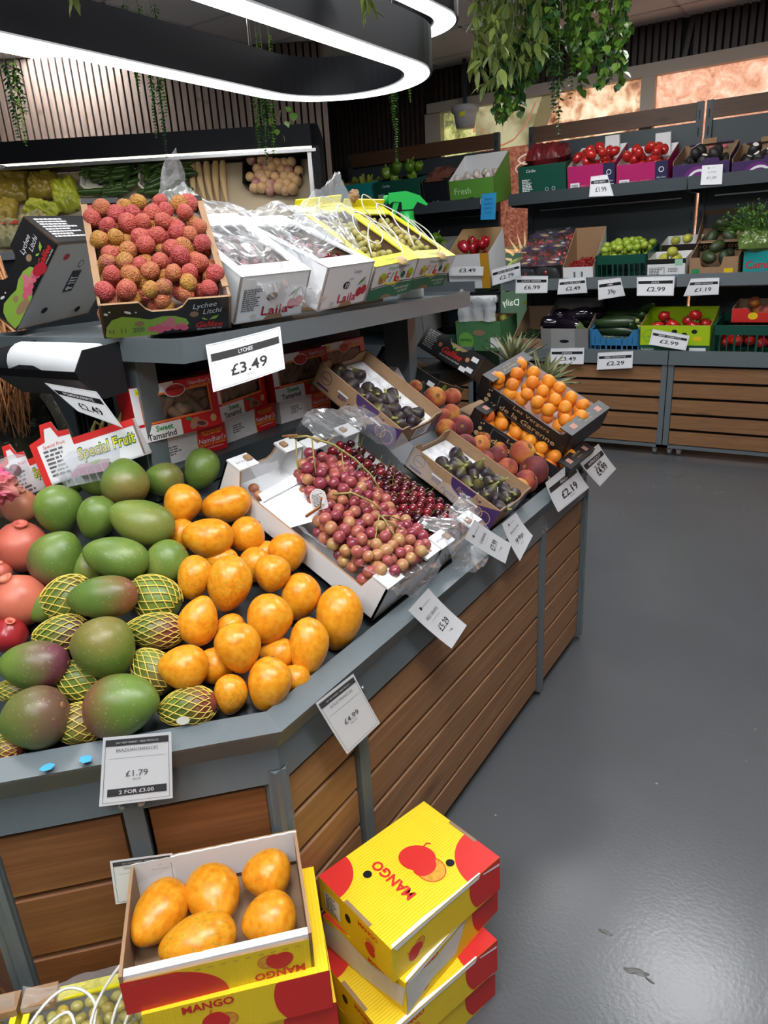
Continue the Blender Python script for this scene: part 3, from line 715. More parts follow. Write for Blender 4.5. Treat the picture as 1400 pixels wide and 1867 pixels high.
pillow('salad_bag', 'clear bag of tan leaves at the far left of the chiller', 'bag', dpx(22, 340, .05), dk_rot, .22, .26, .10, 'bag_salad', 1)
pillow('salad_bag', 'amber salad bag between the tan bag and the lime green bag', 'bag', dpx(78, 338, .06), dk_rot, .18, .20, .10, 'bag_salad', 2)
pillow('leaf_bag', 'lime green crumpled bag beside the cucumber tray', 'bag', dpx(120, 355, .06), dk_rot @ Matrix.Rotation(.3, 3, 'Z'), .17, .26, .09, 'bag_green', 3, .5)
pillow('leaf_bag', 'lime green folded bag lying under the amber salad bag', 'bag', dpx(75, 385, .07), dk_rot @ Matrix.Rotation(1.2, 3, 'Z'), .15, .22, .07, 'bag_green', 4, .5)
pillow('pasta_bag', 'pale packet with a red label leaning in front of the salad bags', 'bag', dpx(62, 408, .10), dk_rot @ Matrix.Rotation(.25, 3, 'Z'), .19, .20, .05, 'bag_pale', 5)
pb_ = [o_ for o_ in COL.objects if o_.name.startswith('pasta_bag')][-1]; MB().add([(-.05, -.03, .032), (.06, -.03, .032), (.06, .02, .034), (-.05, .02, .034)], [(0, 1, 2, 3)]).build('red_label', 'red', pb_)
nb_ = pillow('noodle_bag', 'yellowish bag with a red band at the left end of the chiller', 'bag', dpx(14, 425, .06), dk_rot, .20, .20, .08, 'bag_pale', 6)
MB().add([(-.095, .03, .045), (.095, .03, .045), (.095, .06, .042), (-.095, .06, .042)], [(0, 1, 2, 3)]).build('red_band', 'red', nb_)
pillow('salad_bag', 'green and brown mixed leaf bag behind the noodle packet', 'bag', dpx(4, 385, .04), dk_rot, .20, .22, .08, 'bag_salad', 9)

# ================================================================ PENDANT RINGS
def pendant(label, cx, y1, Rr, z, band, hgt, length, wires):
    o = thing('pendant_light', label, 'pendant lamp', (cx, y1-length/2, z), None, 'stadium ring pendants')
    yc = length/2-Rr; N = 24
    def loop(r_):
        p = [(r_*math.cos(math.pi*i/N), yc+r_*math.sin(math.pi*i/N)) for i in range(N+1)]
        return p+[(-a, -b) for a, b in p]
    L0, L1 = loop(Rr), loop(Rr-band); n = len(L0)
    v = [(a,b,hgt) for a,b in L0]+[(a,b,0) for a,b in L0]+[(a,b,0) for a,b in L1]+[(a,b,hgt) for a,b in L1]
    f = []
    for k in range(n):
        k2 = (k+1) % n
        f += [(k, k+n, k2+n, k2)[::-1], (k+2*n, k+3*n, k2+3*n, k2+2*n)[::-1], (k+3*n, k, k2, k2+3*n)[::-1]]
    MB().add(v, f).build('housing', 'black', o)
    a0, a1 = loop(Rr-.008), loop(Rr-band+.008)
    v = [(a,b,-.002) for a,b in a0]+[(a,b,-.002) for a,b in a1]
    MB().add(v, [(k, (k+1) % n, n+(k+1) % n, n+k) for k in range(n)]).build('diffuser', 'led', o)
    v = [(a,b,.001) for a,b in L0]+[(a,b,.001) for a,b in L1]
    MB().add(v, [(k, (k+1) % n, n+(k+1) % n, n+k) for k in range(n)]).build('base_rim', 'black', o)
    for (sx, sy) in wires:
        MB().tube([(sx*(Rr-band/2), sy, hgt), (sx*(Rr-band/2), sy, CEIL_Z-z)], .0012, 5).build('suspension_wire', 'steel', o)
    return o
pendant('lower black stadium ring lamp hung over the island', -1.385, 2.225, .295, 1.885, .088, .105, 2.2, [(1, .75), (-1, .75), (1, -.75), (-1, -.75)])
pendant('upper black stadium ring lamp whose tip shows past the lower ring', -1.40, 2.50, .235, 2.085, .085, .105, 2.2, [(1, .75), (-1, .75), (1, -.7), (-1, -.7)])

# ================================================================ ISLAND
XF, YN, YFAR, CHL = -.685, .335, 2.70, .355
XL = -1.895; XM = (XF+XL)/2
POLY = [(XF, YN+CHL), (XF, YFAR-CHL), (XF-CHL, YFAR), (XL+CHL, YFAR), (XL, YFAR-CHL), (XL, YN+CHL), (XL+CHL, YN), (XF-CHL, YN)]
def inset(o):
    """polygon inset by o (ccw)"""
    n = len(POLY); out = []
    for i in range(n):
        a, b, c = Vector(POLY[i-1]), Vector(POLY[i]), Vector(POLY[(i+1) % n])
        d1, d2 = (b-a).normalized(), (c-b).normalized()
        n1, n2 = Vector((-d1.y, d1.x)), Vector((-d2.y, d2.x))
        k = (n1+n2); k = k/(1+n1.dot(n2)); out.append(b+k*o)
    return out
isl = thing('display_island', 'grey steel fruit island with sloping bins and brown board sides', 'display stand', (XM, (YN+YFAR)/2, 0))
def strip(name, o0, z0, o1, z1, mat, edges, th=.0):
    A, B = inset(o0), inset(o1)
    for e in edges:
        i, j = e, (e+1) % 8
        mb = MB().add([(*A[i], z0), (*A[j], z0), (*B[j], z1), (*B[i], z1)], [(0, 1, 2, 3)])
        wparent(isl, mb).build(name, mat, isl)
for nm, o0, z0, o1, z1 in (('cap_rail', .0, .690, .048, .700), ('cap_nose', .003, .683, 0, .690), ('cap_undercut', .026, .640, .003, .683), ('fascia_panel', .022, .575, .026, .640), ('inner_lip', .048, .700, .05, .655), ('fascia_return', .05, .575, .022, .575)):
    strip(nm, o0, z0, o1, z1, 'grey', range(8))
# sloping bin decks
SLOPE = .577
def deckz(x, y):
    d = 9
    for i in range(8):
        a, b = Vector(POLY[i]), Vector(POLY[(i+1) % 8]); dd = (b-a).normalized(); d = min(d, (Vector((x, y))-a).dot(Vector((-dd.y, dd.x))))
    return .655+SLOPE*(min(d, .53)-.05)
A, B = inset(.05), inset(.53)
for e in range(8):
    i, j = e, (e+1) % 8
    mb = MB().add([(*A[i], .655), (*A[j], .655), (*B[j], .655+SLOPE*.48), (*B[i], .655+SLOPE*.48)], [(0, 1, 2, 3)])
    wparent(isl, mb).build('bin_deck', 'grey_dark', isl)
wparent(isl, MB().add([(*p, .655+SLOPE*.48) for p in B], [tuple(range(8))])).build('ridge_plate', 'grey_dark', isl)
# posts and boards per side
def side(e, cuts, boards, mat, gap=.006, z0=.035, z1=.572, pw=.032):
    a, b = Vector(POLY[e]), Vector(POLY[(e+1) % 8]); L = (b-a).length; d = (b-a)/L; n = Vector((-d.y, d.x))
    rot = Matrix(((d.x, n.x, 0), (d.y, n.y, 0), (0, 0, 1)))
    base = Vector((a.x, a.y, 0))-Vector(isl.location)
    for c in cuts:
        obj('post', MB().box((c-pw/2, .022, .02), (c+pw/2, .06, .60)).mesh('post', 'grey'), isl, base, rot)
    hb = (z1-z0)/boards
    for k in range(len(cuts)-1):
        x0, x1 = cuts[k]+pw/2+.003, cuts[k+1]-pw/2-.003
        bw = x1-x0
        bm = MB(); bv = .004
        h2 = hb-gap; v = [(-bw/2,.012,0),(bw/2,.012,0),(bw/2,.012,h2),(-bw/2,.012,h2),
             (-bw/2+bv,0,bv),(bw/2-bv,0,bv),(bw/2-bv,0,h2-bv),(-bw/2+bv,0,h2-bv)]
        bm.add(v, [(4,5,6,7),(0,1,5,4),(1,2,6,5),(2,3,7,6),(3,0,4,7)])
        bme = bm.mesh('board', mat)
        for q in range(boards):
            ctr = base+rot@Vector(((x0+x1)/2, .030, z0+q*hb)); obj('board', bme, isl, ctr, rot)
        obj('backing_panel', MB().box((x0, .05, .03), (x1, .056, .58)).mesh('backing_panel', 'black'), isl, base, rot)
Lr = YFAR-YN-2*CHL; Lc = CHL*2**.5
M['board_long_lit'] = wood('long_side_board_lit', (.25, .118, .048), (.33, .165, .072), (.41, .215, .10))  # lighter copy of the board wood, ceiling panel light put into the colour
side(0, [.012, .245, 1.235, Lr-.018], 6, 'board_long_lit')
side(7, [.016, Lc/2, Lc-.016], 4, 'board')
side(6, [.016, XF-XL-2*CHL-.016], 4, 'board')
for e in (1, 2, 3, 4, 5): side(e, [.016, (Lr if e == 4 else (XF-XL-2*CHL if e == 2 else Lc))-.016], 5, 'board')
# joint plates and bolts
FL = [Face((XF-.024, .935, .575), (0, 1, 0), (0, 0, 1), (1, 0, 0)), Face((XF-.024, 1.925, .575), (0, 1, 0), (0, 0, 1), (1, 0, 0)),
      Face((XF-CHL/2-.017, YN+CHL/2+.017, .575), (.7071, .7071, 0), (0, 0, 1), (.7071, -.7071, 0))]
bolt = MB().lathe([(.0, .006), (.004, .006), (.0045, .002), (.007, .002), (.007, 0)], 8).mesh('bolt', 'steel')
for fi, F_ in enumerate(FL):
    rot = Matrix((F_.u, F_.v, F_.n)).transposed()
    for (a, b) in (((-.012, .03), (.012, .035), (.012, .005)) if fi == 0 else ((-.014, .012), (.014, .012))):
        obj('bolt', bolt, isl, F_.at(a, b, .0)-Vector(isl.location), rot)
    s_ = patch(None, 'seam_line', [rect(-.0006, 0, .0006, .06)], F_, M['black'], .0004); s_.parent = isl; s_.location = -Vector(isl.location)
# casters
for (x, y) in ((XF-.1, .75), (XF-.1, 1.5), (XF-.1, 2.2), (XF-.3, .6), (XL+.12, .8), (XL+.12, 2.2)):
    MB().box((-.012, -.02, .0), (.012, .02, .06)).build('caster', 'black', isl, False, Vector((x, y, 0))-Vector(isl.location))
FCH = Face((XF-CHL/2+.0, YN+CHL/2, 0), (.7071, .7071, 0), (0, 0, 1), (.7071, -.7071, 0))
for q in ((86, 1401), (156, 1386)):
    p = Zp(*q, .6985)
    tag(obj('blue_sticker', MB().add([Vector(a).to_3d()*.011 for a in [(-1,-.3),(-.2,-.8),(.7,-.5),(1,.4),(.2,.9),(-.6,.6)]], [(0,1,2,3,4,5)]).mesh('blue_sticker', 'bluetape'), None, p+Vector((0,0,.002)), (0, 0, 40 if q[0] < 100 else -20)),
        'torn blue sticker scrap on the grey rim, %s' % ('the left one' if q[0] < 100 else 'the one nearer the price sign'), 'sticker')

# ---------------------------------------------------------------- upper tier
XS, YC, YE, ZT = -1.06, .94, 2.155, 1.272
tier = thing('upper_shelf', 'grey steel upper shelf carrying fruit cartons above the island', 'shelf', (XM, 1.55, .93))
XSL = -1.75
T = lambda mb, nm, mat='grey': wparent(tier, mb).build(nm, mat, tier)
T(MB().box((XSL, YC, ZT-.014), (XS-.004, YE, ZT-.010)), 'shelf_plate')
T(MB().box((XS-.004, YC, ZT-.046), (XS, YE, ZT)), 'front_lip')
T(MB().box((XSL, YC-.004, ZT-.046), (XS, YC, ZT)), 'end_lip')
T(MB().box((XSL, YE, ZT-.046), (XS, YE+.004, ZT)), 'end_lip')
T(MB().box((XSL-.004, YC, ZT-.046), (XSL, YE, ZT)), 'back_lip')
for (px0, y0) in ((-1.335, .965), (-1.335, 2.06)):
    T(MB().box((px0, y0, .985), (px0+.095, y0+.05, ZT-.014)), 'post')
T(MB().box((XS-.05, 1.0, ZT-.05), (XSL+.05, 1.03, ZT-.014)), 'bracket'); T(MB().box((XS-.05, 2.07, ZT-.05), (XSL+.05, 2.10, ZT-.014)), 'bracket')
for p in ((855-9, 516),):
    q = Xp(*p, XS-.01); obj('bolt', bolt, tier, Vector((XS-.012, YE-.03, ZT+.001))-Vector(tier.location), None, 1.4)
T(MB().box((-1.47, .98, .93), (-1.462, 2.1, 1.225)), 'dark_gap_panel', 'black')  # black sheet added to darken the open space under the shelf
tier.location = tier.location
# ridge ledge for tamarind cartons
wparent(isl, MB().box((-1.46, .93, .932), (-1.20, 2.15, .985))).build('ridge_ledge', 'grey_dark', isl)
# black ribbed crate seen under the bag dispenser
rc = thing('ribbed_crate', 'black ribbed plastic crate on the left side of the island', 'crate', (-1.60, 1.04, .93), (0, 0, 5))
MB().box((0, 0, 0), (.17, .3, .17)).build('crate_body', 'black_gloss', rc)
for k in range(8): MB().box((.008+k*.02, -.006, 0), (.016+k*.02, 0, .17)).build('rib', 'black_gloss', rc)

# ---------------------------------------------------------------- bag roll dispenser
dp = thing('bag_dispenser', 'black wall dispenser holding a roll of clear produce bags', 'dispenser', (-1.385, YC-.004, 1.16))
def disp():
    Wd = .29
    prof = [(0, .005), (-.055, .0), (-.105, .045), (-.11, .062), (-.085, .10), (0, .105)]
    mb = MB()
    for x in (-Wd/2, Wd/2-.004):
        MB().prism(prof, (x, 0, 0), (0, 1, 0), (0, 0, 1), (1, 0, 0), .004).build('end_cheek', 'black_gloss', dp)
    mb = MB()
    for a, b in ((0, 1), (1, 2), (2, 3)):
        (y0, z0), (y1, z1) = prof[a], prof[b]
        mb.add([(-Wd/2, y0, z0), (Wd/2, y0, z0), (Wd/2, y1, z1), (-Wd/2, y1, z1)], [(0, 1, 2, 3)])
    lip = [(-Wd/2, -.11, .062), (-Wd/2+.07, -.11, .062), (-Wd/2+.10, -.108, .070), (-Wd/2+.15, -.108, .070), (-Wd/2+.18, -.11, .062), (Wd/2, -.11, .062), (Wd/2, -.105, .045), (-Wd/2, -.105, .045)]
    mb.add(lip, [tuple(range(8))]); mb.build('front_tray', 'black_gloss', dp)
    rl = MB(); n = 18
    prof2 = [(.04, -Wd/2+.03), (.043, -Wd/2+.035), (.043, Wd/2-.012), (.04, Wd/2-.008)]
    rl.lathe([(.001, -Wd/2+.03)]+prof2+[(.001, Wd/2-.008)], n)
    o = rl.build('bag_roll', 'film_roll', dp, True, (0, -.052, .066), (0, 90, 0))
disp()

# ================================================================ CARTONS ON THE UPPER SHELF
def carton(name, label, loc, rot, cat='box', group=None): return thing(name, label, cat, loc, rot, group)
def pose(o): return Matrix.Translation(o.location) @ o.rotation_euler.to_matrix().to_4x4()
def fill(o, kind, name, label, cat, x0, x1, y0, y1, z, sx, sy, dz, layers, group, rnd=.2, scale=(.92, 1.06), stem=None, heap=0., tilt=180, color=None, rotf=None, skip=0):
    """stack fruit in the local frame of carton o"""
    P = pose(o); Rm = o.rotation_euler.to_matrix(); out = []
    for l in range(layers):
        nx, ny = max(1, int((x1-x0)/sx)), max(1, int((y1-y0)/sy))
        if l % 2: nx, ny = max(1, nx-1), max(1, ny-1)
        for i in range(nx):
            for j in range(ny):
                if random.random() < skip: continue
                a = (x0+x1)/2+(i-(nx-1)/2+(.25 if j % 2 else -.25)*(nx > 2))*((x1-x0)/max(nx, 1)); b = (y0+y1)/2+(j-(ny-1)/2)*((y1-y0)/max(ny, 1))
                a += random.uniform(-rnd, rnd)*sx; b += random.uniform(-rnd, rnd)*sy
                u, v = (a-x0)/(x1-x0)*2-1, (b-y0)/(y1-y0)*2-1
                c = z+l*dz+heap*max(0, 1-.5*(u*u+v*v))+random.uniform(-.12, .12)*dz
                rot = rotf() if rotf else rrot(tilt=tilt)
                out.append(fruit(kind, name, label, cat, P @ Vector((a, b, c)), Rm @ rot, random.uniform(*scale), group, color() if callable(color) else color, stem))
    return out
# --- lychee carton print (shared by the two boxes)
def lychee_print(o, w_, d_, h_):
    F_ = boxface('front', w_, d_, h_); s = w_/.25
    q = lambda L: [(a*s, b*s) for a, b in L]
    patch(o, 'printed_leaf_shape', [q([(.004, .004), (.02, .0), (.10, .0), (.125, .012), (.155, .012), (.165, .022), (.16, .035), (.14, .044), (.115, .046), (.09, .040), (.07, .046), (.04, .052), (.02, .045), (.008, .028)])], F_, M['green_lt'], .0005)
    for (a, b, r1, r2) in ((.005, .06, .004, .003), (.012, .065, .002, .002), (.045, .061, .007, .003), (.06, .06, .002, .002)):
        patch(o, 'printed_drop', [q(ell(a+.006, b, r1, r2, 12, -25))], F_, M['paper'], .0006)
    for (a, b) in ((.092, .016), (.107, .020), (.107, .010), (.122, .014), (.118, .026), (.132, .022), (.130, .034), (.140, .015), (.150, .020), (.155, .012)):
        patch(o, 'printed_lychee', [q(ell(a, b, .0085, .007, 12))], F_, M['rose_p'] if (a*1e4) % 3 < 1.5 else M['pink_p'], .0007+.0001*((a*1000) % 5))
    text(o, 'Lychee', F_, .197*s, .066*s, .012*s, M['paper'], 6, shear=.35); text(o, 'Litchi', F_, .212*s, .051*s, .012*s, M['paper'], 6, shear=.35)
    text(o, 'Galilee', F_, .205*s, .017*s, .014*s, M['red'], 0, shear=.3, bold=.02)
    text(o, 'Direct from the field', F_, .205*s, .006*s, .0042*s, M['paper'])
    patch(o, 'printed_sprig', [q([(.205, .028), (.213, .036), (.225, .039), (.219, .030)]), q([(.203, .028), (.195, .034), (.190, .034), (.194, .029)])], F_, M['green_lt'], .0006)
    patch(o, 'handle_hole', [q(ell(.176, .045, .009, .007, 16))], F_, M['kraft'], .0006); patch(o, 'handle_hole', [q(ell(.07, .032, .009, .006, 16))], F_, M['kraft'], .0009)
lw, ld, lh = .25, .334, .082
ly = carton('lychee_box', 'open black cardboard box heaped with lychees on the shelf corner', (-1.2431, .905, 1.2745), (37.8, .2, 53.1))
tray(ly, lw, ld, lh, 'black_print', 'pinkgrey', 'kraft', .005, notch(lw, lh, .085, .155, .058), notch(lw, lh, .085, .165, .060), None, None)
for (x0, x1) in ((0, .075), (.17, lw)):
    MB().box((x0, ld-.018, lh-.001), (x1, ld, lh+.003)).build('top_flap', ['black_print'], ly)
for s in (0, 1):
    MB().box((-.001 if s == 0 else lw-.012, .03, lh-.002), (.012 if s == 0 else lw+.001, ld, lh+.002)).build('rim_fold', 'kraft', ly)
lychee_print(ly, lw, ld, lh); text(ly, 'H  11  200', boxface('front', lw, ld, lh), .045, .017, .011, M['ink'], off=.0011)
MB().box((0, 0, 0), (.20, .21, .155)).build('prop_carton', 'black_print', None).location = (-1.30, 1.065, ZT-.01)
pc = bpy.data.objects['prop_carton']; pc.rotation_euler = (0, 0, R(53)); tag(pc, 'closed black carton propping up the lychee box from behind', 'box')
fill(ly, 'lychee', 'lychee', 'ripe lychee heaped in the open black box', 'lychee', .012, lw-.012, .012, ld-.012, .040, .0345, .0345, .021, 3, 'lychees in the black box', heap=.012, rnd=.3, scale=(.86, 1.1))
# --- tipped lychee box
tw, td, th = .25, .32, .095
tp = carton('tipped_lychee_box', 'black lychee box tipped on its side showing its pale base', (-1.705, 1.0, 1.276), (3.5, -49, 20))
tray(tp, tw, td, th, 'black_print', 'kraft_in', 'kraft', .005, notch(tw, th, .09, .16, .07), None, None, None, plain('grey_base_card', (.50, .49, .47), .7, 0, .06, 12))
lychee_print(tp, tw, td, th)
FB = boxface('bottom', tw, td, th)
patch(tp, 'printed_recycling_mark', [rect(.10, .16, .165, .20)], FB, M['black_print'], .0006)
patch(tp, 'printed_tree', [rect(.108, .166, .113, .190), ell(.111, .186, .006, .008), rect(.125, .166, .128, .194), rect(.133, .166, .136, .194), rect(.141, .166, .144, .194), rect(.122, .190, .148, .193)], FB, M['white'], .001)
patch(tp, 'printed_seal', ringpolys(.185, .18, .011, .011, .002), FB, M['black_print'], .0006)
for a, b in ((.21, .26), (.20, .12), (.05, .24), (.03, .08)): patch(tp, 'vent_hole', [ell(a, b, .009, .012, 14)], FB, M['black'] if a < .1 else M['cherry_p'], .0006)
FRt = boxface('right', tw, td, th); smallprint(tp, FRt, .02, .085, .14, 8, .0085, M['paper']); patch(tp, 'vent_hole', [ell(.21, .05, .013, .011, 14)], FRt, M['kraft'], .0006)
patch(tp, 'cut_out', [ell(.17, .0+.012, .022, .012, 16, -20)], boxface('front', tw, td, th), M['cherry_p'], .0012); patch(tp, 'cut_out', [ell(.065, .010, .026, .009, 16, -10)], boxface('front', tw, td, th), M['kraft'], .0012)

# --- laila cherry cartons
def laila_print(o, w_, d_, h_, tk=''):
    F_ = boxface('front', w_, d_, h_)
    text(o, 'Laila', F_, w_*.56, h_*.22, h_*.20, M['cherry_p'], 0, width=w_*.40, bold=.015)
    patch(o, 'printed_cherry', [ell(w_*.80, h_*.30, h_*.12, n=16)], F_, M['cherry_p'], .0006); patch(o, 'printed_cherry', [ell(w_*.90, h_*.34, h_*.12, n=16)], F_, plain('cherry_print2', (.5, .02, .05), .45), .0008)
    patch(o, 'printed_stalk', [[(w_*.80, h_*.40), (w_*.87, h_*.66), (w_*.875, h_*.66), (w_*.81, h_*.40)], [(w_*.90, h_*.44), (w_*.87, h_*.66), (w_*.875, h_*.66), (w_*.91, h_*.44)]], F_, M['green_p'], .0009)
    patch(o, 'printed_leaf', [[(w_*.87, h_*.66), (w_*.78, h_*.58), (w_*.72, h_*.46), (w_*.80, h_*.52), (w_*.86, h_*.60)]], F_, plain('leaf_print', (.12, .25, .05), .5), .0009)
    patch(o, 'printed_hand', [ell(w_*.25, h_*.12, w_*.05, h_*.06, 12)], F_, plain('hand_print', (.62, .58, .54), .6), .0006)
    patch(o, 'handle_hole', [ell(w_*.48, h_*.52, h_*.14, h_*.085, 18)], F_, M['black'], .0007)
    patch(o, 'bottom_notch', [[(w_*.40, 0), (w_*.46, h_*.11), (w_*.66, h_*.11), (w_*.70, 0)]], F_, M['kraft_in'], .0007)
def flapbox(o, w_, d_, h_, outer, inner, topmat, open0=.16, open1=.9, rim=.035):
    """telescopic carton with a cut-out lid: body + lid rim"""
    tray(o, w_, d_, h_, outer, inner, 'kraft', .004)
    mb = MB(); z = h_
    for a, b in (((0, 0), (w_, rim*1.3)), ((0, d_-rim*1.7), (w_, d_)), ((0, rim*1.3), (rim*.7, d_-rim*1.7)), ((w_-rim*.7, rim*1.3), (w_, d_-rim*1.7))):
        mb.box((a[0], a[1], z-.003), (b[0], b[1], z+.001), fm=[1, 0, 0, 0, 0, 0])
    return mb.build('lid_rim', [topmat, inner], o)
LA = []
for (lab, loc, rot, dm) in (('white cherry carton beside the lychee box, film bag spilling over it', (-1.118, 1.139, 1.277), (28.3, -1.3, 78.8), (.188, .285, .108)),
                           ('white cherry carton between the other cherry carton and the yellow grape cartons', (-1.050, 1.345, 1.284), (24.7, -1.9, 91.4), (.196, .295, .104))):
    o = carton('cherry_carton', lab, loc, rot); LA.append((o, dm)); flapbox(o, *dm, 'white', 'kraft_in', 'white'); laila_print(o, *dm)
    text(o, 'Laila', boxface('top', *dm), dm[0]*.62, dm[1]-.03, .012, plain('faded_cherry_print', (.55, .25, .30), .5), 180, off=.002)
    text(o, 'Spring Trading', boxface('top', *dm), dm[0]*.3, dm[1]-.014, .006, M['ink'], 180, off=.002)
    fill(o, 'cherry', 'cherry', 'dark cherry under film in the %s' % ('carton beside the lychee box' if len(LA) == 1 else 'carton beside the yellow cartons'), 'cherry', .02, dm[0]-.02, .05, dm[1]-.06, .05, .026, .026, .02, 2, 'cherries on the upper shelf', heap=.01, stem='cherry')
smallprint(LA[0][0], boxface('front', *LA[0][1]), .012, .078, .05, 11, .0048, M['ink'])
text(LA[1][0], 'Türkiye', boxface('front', *LA[1][1]), .128, .085, .008, M['ink']); text(LA[1][0], 'CHERRY', boxface('front', *LA[1][1]), .11, .068, .004, M['ink'])
for k in range(4): patch(LA[1][0], 'handle_slit', [[(.088+k*.007, .048), (.091+k*.007, .048), (.094+k*.007, .06), (.091+k*.007, .06)]], boxface('front', *LA[1][1]), M['white'], .0012)
def prop(name, label, a, b, rotz=0, mat='kraft'):
    o = boxobj(name, a, b, mat); return tag(o, label, 'box')
prop('prop_block', 'flat brown carton wedged under the back of the cherry cartons', (-1.42, 1.17, ZT-.009), (-1.27, 1.52, ZT+.055))
prop('prop_block', 'flat brown carton wedged under the back of the yellow cartons', (-1.42, 1.62, ZT-.009), (-1.26, 1.95, ZT+.075))
# --- yellow white-grape cartons
def filo_print(o, w_, d_, h_):
    F_ = boxface('front', w_, d_, h_)
    patch(o, 'printed_green_band', [[(0, 0), (w_, 0), (w_, h_*.36), (w_*.66, h_*.40), (w_*.55, h_*.30), (w_*.46, h_*.38), (0, h_*.34)]], F_, M['green_dk'], .0005)
    patch(o, 'printed_line', [[(0, h_*.39), (0, h_*.37), (w_*.46, h_*.41), (w_*.55, h_*.33), (w_*.66, h_*.43), (w_, h_*.39), (w_, h_*.41), (w_*.66, h_*.455), (w_*.55, h_*.355), (w_*.46, h_*.435)]], F_, M['black_print'], .0006)
    text(o, 'Filopatear Ltd.', F_, w_*.57, h_*.88, h_*.085, M['green_p'], shear=.25, width=w_*.5)
    text(o, 'F', F_, w_*.34, h_*.64, h_*.24, M['red'], shear=.3); text(o, 'l', F_, w_*.44, h_*.62, h_*.26, M['green_p'], shear=.3); text(o, 'l', F_, w_*.53, h_*.62, h_*.26, M['red'], shear=.1, bold=.03)
    text(o, 'o', F_, w_*.58, h_*.56, h_*.22, M['red'], bold=.03)
    patch(o, 'printed_pepper', [ell(w_*.70, h_*.62, h_*.09, h_*.10, 14)], F_, M['green_dk'], .0007)
    for cx in (.20, .84):
        patch(o, 'printed_vine_leaf', [ell(w_*(cx+.03), h_*.62, h_*.13, h_*.16, 9)], F_, M['lime_p'], .0006)
        for k in range(7): patch(o, 'printed_grape', [ell(w_*cx+h_*.05*((k % 3)-1), h_*(.52+.06*(k//3)*1.2), h_*.035, n=8)], F_, plain('grape_print', (.45, .14, .08), .5), .0009)
    patch(o, 'printed_scroll', [[(w_*.30, h_*.46), (w_*.40, h_*.40), (w_*.55, h_*.39), (w_*.68, h_*.46), (w_*.66, h_*.49), (w_*.55, h_*.44), (w_*.40, h_*.45), (w_*.32, h_*.50)]], F_, M['lemon'], .0007)
    text(o, 'FRESH VEGETABLES', F_, w_*.76, h_*.23, h_*.07, M['white'], shear=.25, width=w_*.34); text(o, 'And FRUITS', F_, w_*.80, h_*.12, h_*.07, M['white'], shear=.25, width=w_*.22)
    patch(o, 'bottom_notch', [ell(w_*.42, 0, w_*.13, h_*.12, 16, 0, 0, 180)], F_, M['kraft_in'], .0008)
cordm = MB().tube([(0,0,0)]*2, .001)
def cords(o, pts_list, r_=.0017, nm='paper_cord'):
    for pts in pts_list:
        # smooth closed-ish loop by Catmull-Rom
        P_ = [Vector(p) for p in pts]; out = []
        for i in range(len(P_)-1):
            a, b, c, d = P_[max(i-1, 0)], P_[i], P_[i+1], P_[min(i+2, len(P_)-1)]
            for k in range(6):
                t = k/6; out.append(.5*((2*b)+(c-a)*t+(2*a-5*b+4*c-d)*t*t+(3*b-a-3*c+d)*t**3))
        out.append(P_[-1]); MB().tube(out, r_, 6).build(nm, 'cord', o, True)
for k, (lab, loc, rot, dm) in enumerate((('yellow topped white grape carton next to the cherry carton', (-1.07, 1.575, 1.286), (30.2, -5, 78.5), (.165, .32, .098)),
                           ('yellow topped white grape carton nearest the spray bottle', (-1.066, 1.772, 1.302), (30.8, -.5, 85.3), (.185, .30, .094)))):
    o = carton('white_grape_carton', lab, loc, rot); flapbox(o, *dm, 'white', 'kraft_in', 'lemon', rim=.03); filo_print(o, *dm)
    FT_ = boxface('top', *dm); text(o, 'Filopatear Ltd.', FT_, dm[0]*.55, .018, .008, M['green_dk'], shear=.2, off=.002); text(o, 'Filopatear Ltd.', FT_, dm[0]*.55, dm[1]-.02, .008, M['green_dk'], 180, shear=.2, off=.002)
    MB().lathe([(.0, .006), (.010, .004), (.016, -.002), (.017, -.006)], 12).build('torn_tab', 'gold', o, False, (dm[0]*.62, .006, dm[2]+.004))
    fill(o, 'wgrape', 'white_grape', 'white grape in the %s yellow carton' % ('nearer' if k == 0 else 'far'), 'grape', .025, dm[0]-.025, .04, dm[1]-.05, .055, .023, .023, .016, 2, 'white grapes on the upper shelf', heap=.012)
    zt = dm[2]+.012; W_, D_ = dm[0], dm[1]
    cords(o, [[(.03, .10, zt-.01), (.04, .19, zt+.01), (.09, .25, zt+.018), (.13, .20, zt+.015), (.12, .11, zt+.01), (.07, .07, zt+.005), (.05, .13, zt+.012), (.10, .20, zt+.022), (.145, .15, zt+.012), (.14, .05, zt-.004)],
              [(.05, .23, zt-.01), (.025, .25, zt+.012), (.05, .28, zt+.03), (.09, .26, zt+.018), (.09, .21, zt)], [(.12, .02, zt-.004), (.145, .09, zt+.015), (.11, .14, zt+.025), (.06, .10, zt+.012), (.02, .04, zt)]])
    MB().box((0, D_-.004, dm[2]-.002), (W_, D_+.001, dm[2]+.02)).build('back_flap', 'lemon', o)
# crumpled tan paper on the far carton
def crumple(name, mat, size, seed, n=14):
    def fn(t, p):
        d = Vector((math.sin(t)*math.cos(p), math.sin(t)*math.sin(p), math.cos(t)))
        k = 1+.5*noise.noise(d*2.3+Vector((seed, 0, 0)))+.2*noise.noise(d*6+Vector((0, seed, 0)))
        return d*size*k
    return blob(name, mat, fn, n, n-4, False)
tag(obj('paper_wad', crumple('paper_wad', 'kraft', .016, 3), None, pose(o) @ Vector((.03, .295, .125))), 'crumpled brown paper wad on top of the yellow cartons', 'paper')

